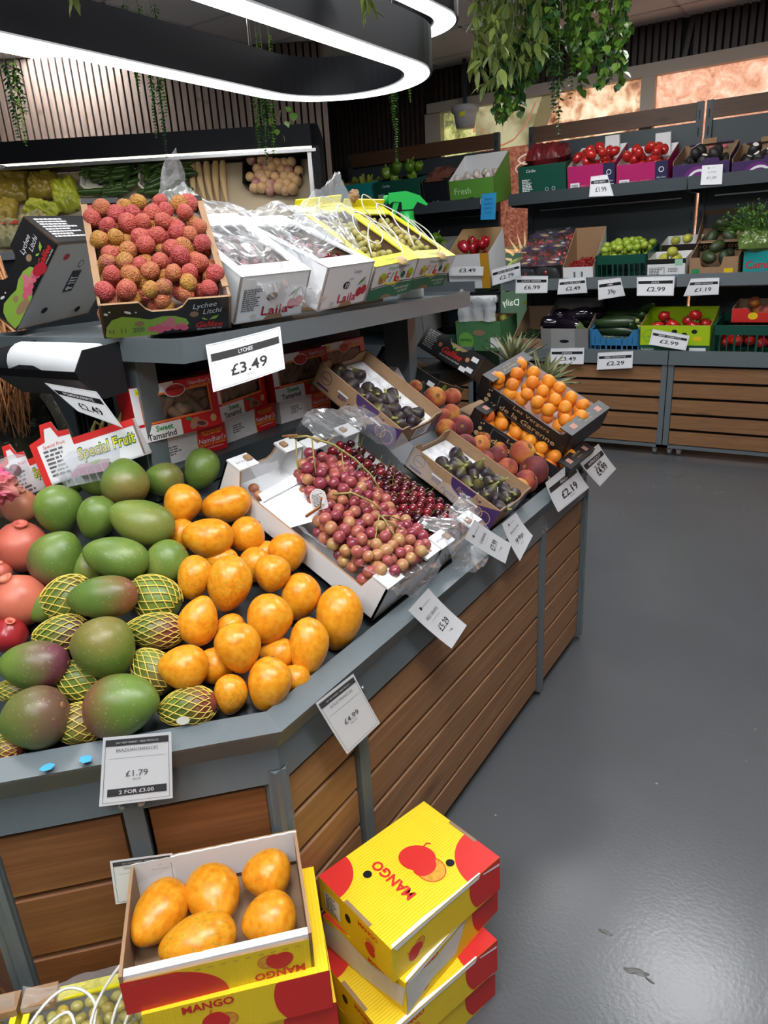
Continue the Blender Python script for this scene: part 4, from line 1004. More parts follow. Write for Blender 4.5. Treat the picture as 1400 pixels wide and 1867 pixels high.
# --- spray bottle
sp_p = Xp(745, 470, -1.17)
sb = thing('spray_bottle', 'white spray bottle with a green trigger head at the shelf end', 'bottle', (-1.215, 2.045, ZT-.010), (0, 0, 30))
hs = 1.24
pr = [(.001, 0), (.034, 0), (.037, .006), (.037, .105), (.033, .130), (.022, .155), (.0175, .172)]
MB().lathe([(a*hs*.92, b*hs) for a, b in pr], 20).build('bottle', plain('spray_white', (.74, .76, .74), .45), sb, True)
zb = .172*hs
MB().lathe([(.020*hs, zb-.002), (.020*hs, zb+.018), (.0165*hs, zb+.024), (.0165*hs, zb+.045)], 16).build('collar', 'brightgreen', sb, True)
hd = MB(); hprof = [(-.022, .04), (.018, .04), (.020, .058), (.050, .060), (.066, .054), (.070, .066), (.066, .080), (.0, .082), (-.05, .070), (-.078, .050), (-.074, .046), (-.04, .056)]
hd.prism([(a*hs*.66, b*hs+zb) for a, b in hprof], (0, -.012, 0), (-1, 0, 0), (0, 0, 1), (0, 1, 0), .024); hd.build('spray_head', 'brightgreen', sb)
tg = MB().prism([(a*hs*.8, b*hs+zb) for a, b in [(.022, .060), (.040, .060), (.050, .032), (.062, .002), (.052, -.004), (.036, .030)]], (0, -.006, 0), (-1, 0, 0), (0, 0, 1), (0, 1, 0), .012); tg.build('trigger', 'brightgreen', sb)
MB().lathe([(.001, 0), (.012, 0), (.012, .012), (.009, .014)], 10).build('nozzle', 'brightgreen', sb, True, (-.070*hs*.66, 0, zb+.066*hs), (0, -90, 0))

# ================================================================ TAMARIND CARTONS
def tamarind(label, loc, rot, flat=False):
    o = carton('tamarind_carton', label, loc, rot, 'box', 'tamarind cartons under the shelf')
    w_, d_, h_ = .215, .058, .118
    if flat:
        w_, d_, h_ = .215, .118, .062
        MB().box((0, 0, 0), (w_, d_, h_)).build('carton_body', 'redtam', o); F_ = boxface('front', w_, d_, h_)
        patch(o, 'white_print', [[(0, 0), (w_*.62, 0), (w_*.60, h_*.5), (w_*.61, h_), (0, h_)]], F_, plain('pale_pattern', (.72, .69, .69), .5, 0, .12, 90), .0005)
        patch(o, 'gold_edge', [[(w_*.62, 0), (w_*.635, 0), (w_*.615, h_*.5), (w_*.625, h_), (w_*.61, h_), (w_*.60, h_*.5)]], F_, M['goldseal'], .0006)
        patch(o, 'white_print', [rect(0, .0, d_, h_)], boxface('left', w_, d_, h_), M['white'], .0005); patch(o, 'white_top', [rect(0, 0, w_*.6, d_)], boxface('top', w_, d_, h_), M['white'], .0005)
        smallprint(o, F_, w_*.2, h_*.62, w_*.2, 4, .0055, M['ink'])
        text(o, "Namdhari's", F_, w_*.81, h_*.50, .012, M['paper']); text(o, 'PRODUCT OF THAILAND', F_, w_*.81, h_*.33, .0045, M['lemon']); text(o, 'www.namdharifresh.com', F_, w_*.81, h_*.2, .004, M['paper'])
        text(o, 'BEST FLAVOUR KEEP IN', F_, w_*.81, h_*.82, .004, M['lemon']); text(o, 'COOL & DRY PLACE', F_, w_*.81, h_*.72, .004, M['lemon']); return o
    F_ = boxface('front', w_, d_, h_)
    # body with a window opening
    mb = MB(); x0, x1, z0, z1 = .022, w_-.024, .040, .094
    for a, b, c, e in ((0, 0, w_, z0), (0, z1, w_, h_), (0, z0, x0, z1), (x1, z0, w_, z1)): mb.box((a, 0, b), (c, .002, e))
    mb.box((0, .002, 0), (.002, d_, h_)); mb.box((w_-.002, .002, 0), (w_, d_, h_)); mb.box((0, d_-.002, 0), (w_, d_, h_)); mb.box((0, 0, 0), (w_, d_, .002)); mb.box((0, 0, h_-.002), (w_, d_, h_))
    mb.build('carton_body', 'redtam', o)
    patch(o, 'white_print', [[(0, z0+.0), (x0-.004, z0), (x0-.004, z1+.002), (x0+.05, z1+.002), (x0+.07, z1-.004), (x0+.085, h_), (0, h_)], rect(0, 0, w_*.50, z0-.006)], F_, M['white'], .0005)
    patch(o, 'gold_edge', [rect(w_*.5, 0, w_*.507, z0-.006)], F_, M['goldseal'], .0006)
    patch(o, 'orange_outline', frame_polys(x0-.004, z0-.004, x1+.004, z1+.004, .004), F_, M['orange_line'], .0007)
    patch(o, 'window_film', [rect(x0, z0, x1, z1)], F_, M['film_clear'], -.001)
    text(o, 'Sweet', F_, w_*.30, z0*.62, .012, M['green_p'], bold=.03, off=.001); text(o, 'Tamarind', F_, w_*.26, z0*.24, .013, M['black_print'], bold=.02, off=.001)
    patch(o, 'printed_badge', [ell(w_*.50, z1+.004, .024, .013, 18)], F_, M['red'], .0009); patch(o, 'printed_badge_rim', ringpolys(w_*.50, z1+.004, .026, .0145, .002), F_, M['paper'], .0009)
    text(o, "NAMDHARI'S", F_, w_*.50, z1+.008, .006, M['black_print'], off=.0013); text(o, "Namdhari's", F_, w_*.80, z1+.014, .009, M['paper'], off=.001); text(o, 'PRODUCT OF THAILAND', F_, w_*.81, z1+.0055, .0035, M['lemon'], off=.001)
    patch(o, 'price_label', [rect(.012, h_-.016, .040, h_-.004)], F_, M['lemon'], .001); text(o, '350 g./0.77lb.', F_, .026, h_-.011, .0035, M['black_print'], width=.024, off=.0014)
    patch(o, 'gold_seal', [ell(w_*.90, z0*.52, .0085, n=18)], F_, M['goldseal'], .001)
    patch(o, 'printed_pods', [ell(w_*.66, z0*.45, .016, .010, 14, 40), ell(w_*.74, z0*.35, .018, .008, 14, -15)], F_, plain('pod_print', (.40, .19, .12), .5), .001); patch(o, 'printed_leaf', [ell(w_*.60, z0*.75, .009, .004, 10, -20)], F_, M['green_p'], .0011)
    patch(o, 'printed_seed', [ell(w_*.74, z0*.35, .012, .005, 14, -15)], F_, plain('seed_print', (.10, .02, .02), .5), .0013)
    for k in range(16):
        i = k % 8; obj('tamarind_pod', FR['tamarind'][(k*7) % 3 % 2], o, (x0+.012+i*.0215+random.uniform(-.004, .004), .018+random.uniform(-.002, .003), z0+.014+(k//8)*.026), (random.uniform(-20, 20), random.uniform(-70, 70), random.uniform(-30, 30)))
    return o
TX = -1.245
def tam_at(x0, label, px, py, dz, yaw, flat):
    p = Xp(px, py, TX+x0); return tamarind(label, (TX+x0, p.y, dz), (0, 0, yaw), flat)
ZL = .986
tamarind('tamarind carton lying flat beside the post, lowest of the row', (TX-.005, .965, ZL), (0, 0, 84), True)
tamarind('tamarind carton standing beside the post with its T hidden', (TX+.002, .945, ZL+.063), (-4, 0, 82))
tamarind('tamarind carton lying flat behind the lychee price card', (TX-.01, 1.19, ZL), (0, 0, 94), True)
tamarind('tamarind carton standing behind the lychee price card', (TX+.012, 1.17, ZL+.063), (-3, 0, 100))
tamarind('tamarind carton lying flat behind the brown fig box', (TX-.02, 1.42, ZL), (0, 0, 88), True)
tamarind('tamarind carton standing just right of the lychee price card', (TX-.01, 1.40, ZL+.063), (-4, 0, 84))
tamarind('tamarind carton standing behind the top of the fig box', (TX-.02, 1.63, ZL+.063), (-3, 0, 90))
o = tamarind('tamarind carton leaning askew next to the right shelf post', (TX+.0, 1.93, ZL+.03), (0, 55, 80), True)

# ================================================================ FILM BAGS
def film_sheet(name, label, rows, amp=.012, n=26, m=26, seed=0, mat='film', cat='plastic bag', fine=1.):
    """rows: list of polylines (world points), lofted and crumpled"""
    def lerp_line(L, t):
        t *= len(L)-1; i = min(int(t), len(L)-2); return Vector(L[i]).lerp(Vector(L[i+1]), t-i)
    v = []
    for i in range(n+1):
        s = i/n*(len(rows)-1); k = min(int(s), len(rows)-2); fr_ = s-k
        fr_ = fr_*fr_*(3-2*fr_)
        for j in range(m+1):
            p = lerp_line(rows[k], j/m).lerp(lerp_line(rows[k+1], j/m), fr_)
            q = p*14+Vector((seed*7.7, seed*1.3, 0))
            d = Vector((noise.noise(q), noise.noise(q+Vector((31, 0, 0))), noise.noise(q+Vector((0, 57, 0)))))
            q2 = p*55*fine+Vector((seed, 0, 3)); r_ = 1-2*abs(noise.noise(q2)); r2 = 1-2*abs(noise.noise(q2*2.1))
            v.append(p+d*amp+Vector((.25, .1, 1)).normalized()*(r_*.35+r2*.15)*amp*fine)
    f = [(i*(m+1)+j, i*(m+1)+j+1, (i+1)*(m+1)+j+1, (i+1)*(m+1)+j) for i in range(n) for j in range(m)]
    return tag(obj(name, mesh(name, v, f, mat, None, False)), label, cat)

# ================================================================ TROUGH CARTONS
GA = 29.0
def slope_pose(y, endx, endz, L, a=GA): return (endx-L*math.cos(R(a)), y, endz+L*math.sin(R(a)))
gl, gw, gh = .46, .218, .092
gb = carton('red_grape_carton', 'white corrugated carton of red grapes beside the gold mangoes', slope_pose(1.055, -.752, .694, gl), (0, GA, 0))
def white_carton(o, L, W, H, hw):
    tray(o, L, W, H, 'white', 'white', 'kraft', .005, posts(L, H, hw, .042), posts(L, H, hw, .042), notch(W, H, .06, W-.06, hw), notch(W, H, .06, W-.06, hw))
    for (x0, y0, sx, sy) in ((0, 0, 1, 1), (L, 0, -1, 1), (0, W, 1, -1), (L, W, -1, -1)):
        a, b = sorted((x0, x0+sx*.042)), sorted((y0, y0+sy*.062))
        MB().box((a[0], b[0], H-.001), (a[1], b[1], H+.004)).build('corner_flap', 'white', o)
        MB().box((x0+sx*.010, y0+sy*.040, H+.003), (x0+sx*.026, y0+sy*.056, H+.010)).build('stacking_tab', 'kraft', o)
    patch(o, 'end_hole', [ell(W*.5, hw*.5, .02, .01, 14)], boxface('right', L, W, H), M['kraft_in'], .001)
white_carton(gb, gl, gw, gh, .055)
for k in range(9): patch(gb, 'fold_line', [rect(.004, .012+k*.008, .040, .0125+k*.008), rect(gl-.040, .012+k*.008, gl-.004, .0125+k*.008)], boxface('front', gl, gw, gh), M['pinkgrey'], .0008)
cl, cw = .44, .205
cb = carton('cherry_tray_carton', 'white corrugated carton of dark cherries between grapes and figs', slope_pose(1.283, -.752, .694, cl), (0, GA, 0))
white_carton(cb, cl, cw, .088, .055)
text(cb, 'EAT & ENJOY', boxface('top', cl, cw, .088), cl-.021, .031, .006, M['ink'], 90, off=.0055)
text(gb, 'BEST & CRISPY', boxface('top', gl, gw, gh), .021, .031, .005, M['ink'], 90, off=.0055)
# cherries
fill(cb, 'cherry', 'cherry', 'glossy dark red cherry with a stalk in the trough carton', 'cherry', .17, cl-.016, .018, cw-.016, .034, .0235, .0235, .017, 3, 'cherries in the trough carton', heap=.012, stem='cherry', scale=(.9, 1.05))
fill(cb, 'cherry', 'cherry', 'dark cherry at the back of the trough carton behind the grapes', 'cherry', .03, .16, .03, cw-.02, .045, .026, .026, .017, 2, 'cherries at the back of the trough carton', heap=.012, stem='cherry', scale=(.9, 1.05))
# white liner card in grape carton
def gpt(a, b, c, o=gb): return pose(o) @ Vector((a, b, c))
lc = MB().add([gpt(.10, .01, .04), gpt(.20, .008, .05), gpt(.245, .085, .085), (gpt(.12, .115, .085))], [(0, 1, 2, 3)])
tag(lc.build('paper_liner', 'white'), 'folded white paper liner beside the red grapes', 'paper')
tag(MB().add([gpt(.085, .03, .05), gpt(.11, .02, .05), gpt(.13, .11, .088), gpt(.10, .115, .085)], [(0, 1, 2, 3)]).build('paper_liner', 'white'), 'small edge of white paper behind the folded liner', 'paper')
# grape bunches: grapes are parts of the bunch
def bunch(label, zone, zfun, n, stems, seed):
    rs = random.Random(seed); P = pose(gb); ctr = P @ Vector((sum(p[0] for p in zone)/len(zone), sum(p[1] for p in zone)/len(zone), .06))
    o = thing('grape_bunch', label, 'grapes', ctr, None)
    xs = [p[0] for p in zone]; ys = [p[1] for p in zone]
    def inside(x, y):
        c = False; k = len(zone)
        for i in range(k):
            (x1, y1), (x2, y2) = zone[i], zone[i-1]
            if (y1 > y) != (y2 > y) and x < (x2-x1)*(y-y1)/(y2-y1)+x1: c = not c
        return c
    pts = []; tries = 0
    while len(pts) < n and tries < 30000:
        tries += 1; x, y = rs.uniform(min(xs), max(xs)), rs.uniform(min(ys), max(ys))
        if not inside(x, y): continue
        lay = rs.choice((0, 0, 0, -1, -1, -2)); z = zfun(x, y)+lay*.019+rs.uniform(-.003, .004); p = Vector((x, y, z))
        if z < .016: continue
        if all((p-q).length > .0225 for q in pts): pts.append(p)
    for p in pts:
        g = obj('grape', FR['grape'][rs.randrange(2)], o, P @ p - ctr, Euler((rs.uniform(0, 6), rs.uniform(0, 6), rs.uniform(0, 6))).to_matrix(), rs.uniform(1.0, 1.22))
    for (pl, r_, mt) in stems:
        MB().tube([P @ Vector(q)-ctr for q in pl], r_, 6).build('stem', mt, o, True)
    return o
zf1 = lambda x, y: .095+.035*math.exp(-((x-.20)/.11)**2-((y-.16)/.09)**2)
zf2 = lambda x, y: .090+.03*math.exp(-((x-.36)/.12)**2-((y-.11)/.10)**2)
bunch('upper bunch of red grapes with a long curved brown stem', [(.10, .125), (.16, .09), (.22, .09), (.26, .12), (.30, .15), (.31, .225), (.20, .245), (.12, .225), (.08, .19)], zf1, 120,
      [([(.045, .14, .145), (.08, .15, .170), (.13, .19, .168), (.18, .215, .155), (.23, .225, .140), (.27, .215, .128)], [.0032, .003, .0028, .0024, .002, .0015], 'stalk'), ([(.03, .135, .140), (.06, .145, .160)], .0034, 'stalk_br'),
       ([(.09, .158, .168), (.12, .14, .145), (.15, .125, .120)], .0018, 'stalk'), ([(.15, .20, .16), (.18, .18, .14), (.20, .17, .13)], .0016, 'stalk'), ([(.07, .128, .160), (.10, .115, .12), (.12, .11, .10)], .0016, 'stalk')], 11)
bunch('lower bunch of pale red grapes with forked yellow stems near the rim', [(.22, .10), (.235, .05), (.30, .02), (.40, .012), (.445, .03), (.448, .19), (.40, .215), (.33, .235), (.27, .215), (.25, .15)], zf2, 170,
      [([(.22, .095, .125), (.25, .12, .142), (.29, .14, .140), (.32, .15, .130)], [.0028, .0026, .0022, .0014], 'stalk'), ([(.215, .03, .085), (.235, .035, .125), (.225, .045, .14)], .0032, plain('rust_stalk', (.42, .15, .03), .6)),
       ([(.32, .115, .140), (.345, .125, .135), (.385, .15, .125)], .0018, 'stalk'), ([(.33, .12, .140), (.35, .09, .125), (.37, .06, .118)], .0018, 'stalk'), ([(.335, .122, .140), (.37, .115, .130), (.41, .11, .118)], .0018, 'stalk'), ([(.335, .12, .140), (.34, .15, .132), (.36, .18, .12)], .0016, 'stalk')], 5)
for a, b in ((.135, .03), (.16, .02), (.19, .035)):
    fruit('grape', 'red_grape', 'loose red grape under film at the upslope end of the carton', 'grape', gpt(a-.085, b+.03, .03), rrot(), 1, 'loose red grapes')
# hang tag
ht = thing('hang_tag', 'scalloped paper tag tied to the grape stem', 'tag', gpt(.215, .055, .122), Matrix((CR, CU, -CF)).transposed() @ Matrix.Rotation(R(15), 3, 'Z'))
MB().prism([(-.017, -.018), (-.014, -.022), (.014, -.022), (.017, -.018), (.017, .012), (.010, .020), (0, .024), (-.010, .020), (-.017, .012)], (0, 0, 0), (1, 0, 0), (0, 1, 0), (0, 0, 1), .0005).build('tag_card', plain('tag_paper', (.60, .57, .55), .7), ht)
FTg = Face((0, 0, .0006), (1, 0, 0), (0, 1, 0), (0, 0, 1)); smallprint(ht, FTg, -.012, .012, .022, 9, .003, M['ink']); patch(ht, 'printed_outline', ringpolys(0, .0, .0145, .020, .0006), FTg, M['ink'], .0004)
# --- fig boxes
def fig_box(label, loc, rot, dm, n):
    o = carton('fig_box', label, loc, rot); w_, d_, h_ = dm
    tray(o, w_, d_, h_, 'kraft', 'kraft', 'kraft_in', .004, None, None, notch(d_, h_, .05, d_-.05, h_-.018), notch(d_, h_, .05, d_-.05, h_-.018))
    F_ = boxface('front', w_, d_, h_); k = h_/.07
    patch(o, 'printed_purple_panel', [[(w_*.66, 0), (w_, 0), (w_, h_), (w_*.84, h_*.72), (w_*.76, h_*.55), (w_*.72, h_*.35)]], F_, M['purple'], .0005)
    patch(o, 'printed_disc', [ell(w_*.60, h_*.98, w_*.135, h_*.55, 20, 0, 180, 360)], F_, M['purple'], .0005)
    rs = random.Random(4); patch(o, 'printed_dots', [ell(w_*rs.uniform(.60, .82), h_*rs.uniform(.05, .95), .0022, n=6) for _ in range(34)], F_, M['purple'], .0006)
    patch(o, 'printed_emblem', ringpolys(w_*.12, h_*.62, h_*.27, h_*.27, .0016), F_, M['purple'], .0006); text(o, 'FRESH', F_, w_*.12, h_*.58, h_*.1, M['purple']); patch(o, 'printed_ribbon', [rect(w_*.05, h_*.16, w_*.19, h_*.26)], F_, M['purple'], .0006)
    text(o, 'figs', F_, w_*.60, h_*.70, h_*.22, M['kraft'], shear=.3, off=.001); text(o, 'Figues', F_, w_*.50, h_*.30, h_*.20, M['purple'], shear=.3); text(o, 'FRAICHES', F_, w_*.53, h_*.12, h_*.09, M['purple'])
    smallprint(o, F_, w_*.30, h_*.55, w_*.10, 4, .005, M['purple'])
    patch(o, 'printed_fig_outline', ringpolys(w_*.82, h_*.36, h_*.24, h_*.24, .0018)+ringpolys(w_*.90, h_*.33, h_*.28, h_*.28, .0018)+ringpolys(w_*.82, h_*.36, h_*.15, h_*.15, .001), F_, M['gold'], .0008)
    for a in (.34, .74): patch(o, 'vent_slot', [rect(w_*a-.018, h_*.50, w_*a+.018, h_*.58)], F_, M['white'], .0009)
    FR_ = boxface('right', w_, d_, h_); patch(o, 'white_label', [rect(d_*.42, h_*.12, d_*.80, h_*.62)], FR_, M['paper'], .0006); smallprint(o, FR_, d_*.45, h_*.57, d_*.28, 5, .006, M['ink'], .001); patch(o, 'printed_purple_end', [[(d_*.8, 0), (d_, 0), (d_, h_*.9), (d_*.86, h_*.8)]], FR_, M['purple'], .0005)
    text(o, 'FIGS', FR_, d_*.2, h_*.35, h_*.2, M['purple'], off=.001)
    for a in (.30, .70): patch(o, 'vent_slot', [ell(w_*(1-a), h_*.55, .020, .006, 14)], Face((w_, d_-.004, 0), (-1, 0, 0), (0, 0, 1), (0, -1, 0)), M['kraft_in'], .0008)
    # moulded white insert with cups
    nx, ny = 7, 5; gx, gy = (w_-.012)/nx, (d_-.012)/ny; sub = 6; v = []; N, Q = nx*sub, ny*sub
    for i in range(N+1):
        for j in range(Q+1):
            x, y = .006+i*gx/sub, .006+j*gy/sub; cx, cy = ((i/sub) % 1-.5), ((j/sub) % 1-.5); r2 = (cx*cx+cy*cy)
            v.append((x, y, h_*.5-.016*max(0, 1-r2/.17)))
    f = [(i*(Q+1)+j, (i+1)*(Q+1)+j, (i+1)*(Q+1)+j+1, i*(Q+1)+j+1) for i in range(N) for j in range(Q)]
    obj('moulded_insert', mesh('moulded_insert', v, f, plain('white_moulded_plastic', (.78, .78, .80), .35), None, True), o)
    P = pose(o); Rm = o.rotation_euler.to_matrix()
    for (i, j, g, az) in n:
        tl = Matrix.Rotation(R(random.uniform(45, 85)), 3, 'X') if g < 2 else Matrix.Rotation(R(random.uniform(-20, 25)), 3, 'X')
        fruit('fig', 'fig', '%s in the %s fig box' % ('dark purple fig' if not g else 'greenish purple fig', 'upper' if 'upper' in label else 'lower'), 'fig', P @ Vector((.006+(i+.5)*gx, .006+(j+.5)*gy, h_*.5+.010)), Rm @ Matrix.Rotation(R(az), 3, 'Z') @ tl, random.uniform(.92, 1.1), 'figs in the %s box' % ('upper' if 'upper' in label else 'lower'), (.15 if not g else 1, 0, 0), 'fig')
    return o
R1 = [(0, 1, 0, 20), (0.7, 1.2, 0, 60), (.9, 2.3, 1, -80), (1.5, .6, 0, 10), (2.2, 1.6, 0, 40), (3.0, .6, 0, 120), (2.9, 1.6, 0, 30), (3.6, 1.3, 0, 200), (3.9, 2.2, 0, -70), (3.4, 3.0, 0, 60), (4.5, .5, 0, 90), (4.6, 1.6, 0, -30), (5.3, 1.2, 0, 10), (5.2, 2.4, 0, 80), (5.9, .5, 0, 0), (6.0, 2.0, 0, 150), (5.6, 3.3, 0, -40), (4.1, .4, 1, 20), (2.4, .3, 0, 50)]
fig_box('upper brown fig box with rows of dark figs in a white tray', (-1.207, 1.4925, 1.0857), (1.2, 34, .2), (.291, .214, .069), R1)
R2 = [(1.1, 3.2, 1, 90), (1.9, 2.8, 0, 40), (1.8, 1.9, 1, 80), (2.4, 2.6, 0, 0), (2.9, 3.6, 2, 0), (2.6, 1.2, 2, 0), (3.2, 2.1, 0, 30), (3.6, 3.6, 0, 90), (3.4, .8, 1, 40), (4.0, 1.4, 2, 0), (4.3, 2.6, 0, 20), (4.5, 3.6, 1, 90), (4.9, 1.9, 2, 0), (5.0, .8, 0, 10), (5.4, 3.2, 0, 60), (5.6, 1.4, 0, 120), (5.9, 2.3, 0, 30), (6.2, .8, 0, 80), (6.1, 3.4, 0, 10), (2.0, .8, 0, 10), (1.2, .9, 0, 50)]
fig_box('lower brown fig box with green-necked figs at the trough rim', (-1.000, 1.605, .846), (0, 30.5, 0), (.296, .214, .069), R2)
# --- apricot boxes
def garenne(label, loc, rot, dm, fruits, z):
    o = carton('apricot_box', label, loc, rot); w_, d_, h_ = dm
    lowf = [(0,0),(w_,0),(w_,h_),(w_-.02,h_),(w_-.03,h_*.78),(.035,h_*.78),(.025,h_),(0,h_)]
    tray(o, w_, d_, h_, 'black_print', 'pinkgrey', 'black_print', .005, lowf, lowf, None, None)
    for x0 in (0, w_-.045):
        MB().box((x0, 0, h_-.001), (x0+.045, d_, h_+.003)).build('end_ledge', 'black_print', o)
        for y0 in (.03, d_-.055): MB().box((x0+.012, y0, h_+.003), (x0+.032, y0+.025, h_+.0036)).build('ledge_slot', plain('slot_lining', (.5, .25, .2), .7), o)
        text(o, 'Les Vergers', Face((x0, 0, h_+.003), (0, 1, 0), (-1, 0, 0), (0, 0, 1)) if x0 == 0 else Face((x0, d_, h_+.003), (0, -1, 0), (1, 0, 0), (0, 0, 1)), d_*.5, -.014 if x0 == 0 else .032, .006, M['gold'], shear=.15, off=.0006)
        text(o, 'de la Garenne', Face((x0, 0, h_+.003), (0, 1, 0), (-1, 0, 0), (0, 0, 1)) if x0 == 0 else Face((x0, d_, h_+.003), (0, -1, 0), (1, 0, 0), (0, 0, 1)), d_*.5, -.027 if x0 == 0 else .018, .008, M['gold'], shear=.15, off=.0006)
    F_ = boxface('front', w_, d_, h_)
    text(o, 'Les Vergers', F_, w_*.60, h_*.60, h_*.16, M['gold'], shear=.1, width=w_*.40); text(o, 'de la Garenne', F_, w_*.58, h_*.27, h_*.22, M['gold'], shear=.1, bold=.012, width=w_*.62)
    patch(o, 'printed_frame', [rect(w_*.24, h_*.06, w_*.244, h_*.70), rect(w_*.24, h_*.06, w_*.86, h_*.075), rect(w_*.24, h_*.69, w_*.42, h_*.70)], F_, plain('silver_print', (.35, .33, .30), .4), .0006)
    patch(o, 'printed_fruit_icon', [ell(w_*.12, h_*.16, h_*.12, h_*.11, 16), ell(w_*.13, h_*.42, h_*.085, n=16), ell(w_*.12, h_*.64, h_*.035, n=10), ell(w_*.145, h_*.68, h_*.035, n=10)], F_, M['gold'], .0006)
    for q in range(2):
        fill(o, 'apricot', 'apricot', 'orange apricot in the %s black box' % fruits, 'apricot', .028, w_-.028, .022, d_-.022, z+q*.026, .047, .047, .02, 1, 'apricots in the %s black box' % fruits, heap=.010, rnd=.15, scale=(.95, 1.12))
    return o
s_ = .88
garenne('lower black apricot box mostly hidden beneath the other', (-1.02, 2.02, .855), (2, 28, 0), (.36, .228, .080), 'lower', .03)
garenne('upper black apricot box with gold lettering full of apricots', (-1.1726*s_, 2.4222*s_, 1.4-(1.4-.8783)*s_), (13.1, 27.7, -7), (.359, .228, .084), 'upper', .045)
# --- black fruit boxes behind the peaches
def gal_print(o, w_, d_, h_, fx=.5):
    F_ = boxface('front', w_, d_, h_)
    text(o, 'Galilee', F_, w_*(fx+.05), h_*.46, h_*.26, M['red'], shear=.3, bold=.02, width=w_*.34); text(o, 'Direct from the field', F_, w_*(fx+.05), h_*.22, h_*.08, M['paper'], width=w_*.34)
    patch(o, 'printed_sprig', [ell(w_*(fx+.10), h_*.72, h_*.13, h_*.05, 12, 30), ell(w_*(fx+.02), h_*.74, h_*.09, h_*.04, 12, 130)], F_, M['green_lt'], .0006)
    smallprint(o, F_, w_*.06, h_*.92, w_*.20, 9, h_*.085, plain('grey_print', (.4, .4, .4), .5))
    for a, b in ((.90, .70), (.90, .22), (.80, .12)): patch(o, 'white_label', [rect(w_*a-.014, h_*b-.008, w_*a+.014, h_*b+.008)], F_, M['paper'], .0006)
    for a in (.32, .80): patch(o, 'vent_hole', [ell(w_*a, h_*.55, h_*.10, n=14)], F_, plain('hole_peach', (.5, .22, .10), .6), .0006)
g1 = carton('galilee_box', 'black fruit box with red script leaning on the box behind the peaches', (-1.33, 2.267, 1.082), (-26.5, 22.6, -10)); gd = (.264, .20, .083)
tray(g1, *gd, 'black_print', 'kraft_in', 'kraft', .004, notch(.264, .083, .12, .19, .06)); gal_print(g1, *gd)
g2 = carton('galilee_box', 'black fruit box with red script half hidden behind the shelf post', (-1.42, 2.10, 1.03), (-20, 25, -6)); tray(g2, *gd, 'black_print', 'kraft_in', 'kraft', .004); gal_print(g2, *gd, .45)
FRg = boxface('right', *gd); patch(g2, 'printed_leaf', [ell(.05, .055, .018, .024, 14)], FRg, M['green_lt'], .0006)
for k in range(9): patch(g2, 'printed_berry', [ell(.035+.016*(k % 3), .018+.012*(k//3), .009, n=10)], FRg, M['rose_p'], .001+.0001*k)
fill(g2, 'plum', 'plum', 'dark plum in the black box behind the shelf post', 'plum', .03, .24, .03, .17, .04, .05, .05, .03, 1, 'plums in the black box')
# support crate beneath those boxes
tag(boxobj('base_crate', (-1.50, 2.18, .93), (-1.19, 2.50, 1.00), 'black_gloss'), 'black crate carrying the black fruit boxes on the ridge', 'crate')

# --- price cards helper
def card(name, label, quad, draw, curl=0., bend=0., n=28, paper='paper'):
    """quad: TL, TR, BR, BL world points; draw(o, mapf, w, h) prints in metres"""
    TL, TR, BR, BL = [Vector(q) for q in quad]; w_ = ((TR-TL).length+(BR-BL).length)/2; h_ = ((BL-TL).length+(BR-TR).length)/2
    N_ = (TR-TL).cross(TL-BL).normalized()
    if N_.dot(CAM-(TL+BR)/2) < 0: N_ = -N_
    base = (TL+TR+BR+BL)/4
    def mapf(a, b, off=0.):
        u, v = a/w_, b/h_
        p = (BL*(1-u)+BR*u)*(1-v)+(TL*(1-u)+TR*u)*v
        p = p+N_*(curl*(u-.5)**2*4*h_ + bend*((1-v)**2)*h_+off)
        return p-base
    v = []; f = []
    for i in range(n+1):
        for j in range(n+1): v.append(mapf(i/n*w_, j/n*h_))
    for i in range(n):
        for j in range(n): f.append((i*(n+1)+j, (i+1)*(n+1)+j, (i+1)*(n+1)+j+1, i*(n+1)+j+1))
    o = tag(obj(name, mesh(name, v, f, paper, None, True), None, base), label, 'price card')
    draw(o, mapf, w_, h_); return o
def gridrect(a0, b0, a1, b1, n=28): return [rect(a0+(a1-a0)*i/n, b0, a0+(a1-a0)*(i+1)/n, b1) for i in range(n)]
def outline(o, mp, w_, h_, m=.02, t=.0006): patch(o, 'printed_border', gridrect(w_*m, h_*m, w_*(1-m), h_*m+t)+gridrect(w_*m, h_*(1-m)-t, w_*(1-m), h_*(1-m))+[rect(w_*m, h_*m, w_*m+t, h_*(1-m)), rect(w_*(1-m)-t, h_*m, w_*(1-m), h_*(1-m))], None, M['ink'], .0006, mp)
def band_style(title, price, sub='', hdr=True, strike=None):
    def d(o, mp, w_, h_):
        outline(o, mp, w_, h_, .03)
        patch(o, 'printed_band', gridrect(w_*.04, h_*.62, w_*.96, h_*.78), None, M['black_print'], .0007, mp)
        if title: text(o, title, None, w_*.5, h_*.70, h_*.085, M['paper'], mapf=mp, bold=.01, off=.0011, width=w_*.6 if len(title) > 9 else None)
        text(o, price, None, w_*.52, h_*.34, h_*.23, M['black_print'], mapf=mp, bold=.012, off=.0009, width=w_*(.50 if len(price) > 3 else .30))
        patch(o, 'printed_mark', [ell(w_*.5, h_*.92, h_*.015, n=8)], None, M['ink'], .0008, mp)
        if sub: text(o, sub, None, w_*.52, h_*.15, h_*.035, M['ink'], mapf=mp, off=.0009)
        if strike: text(o, strike, None, w_*.50, h_*.50, h_*.13, M['black_print'], rot=8, mapf=mp, off=.0010)
    return d
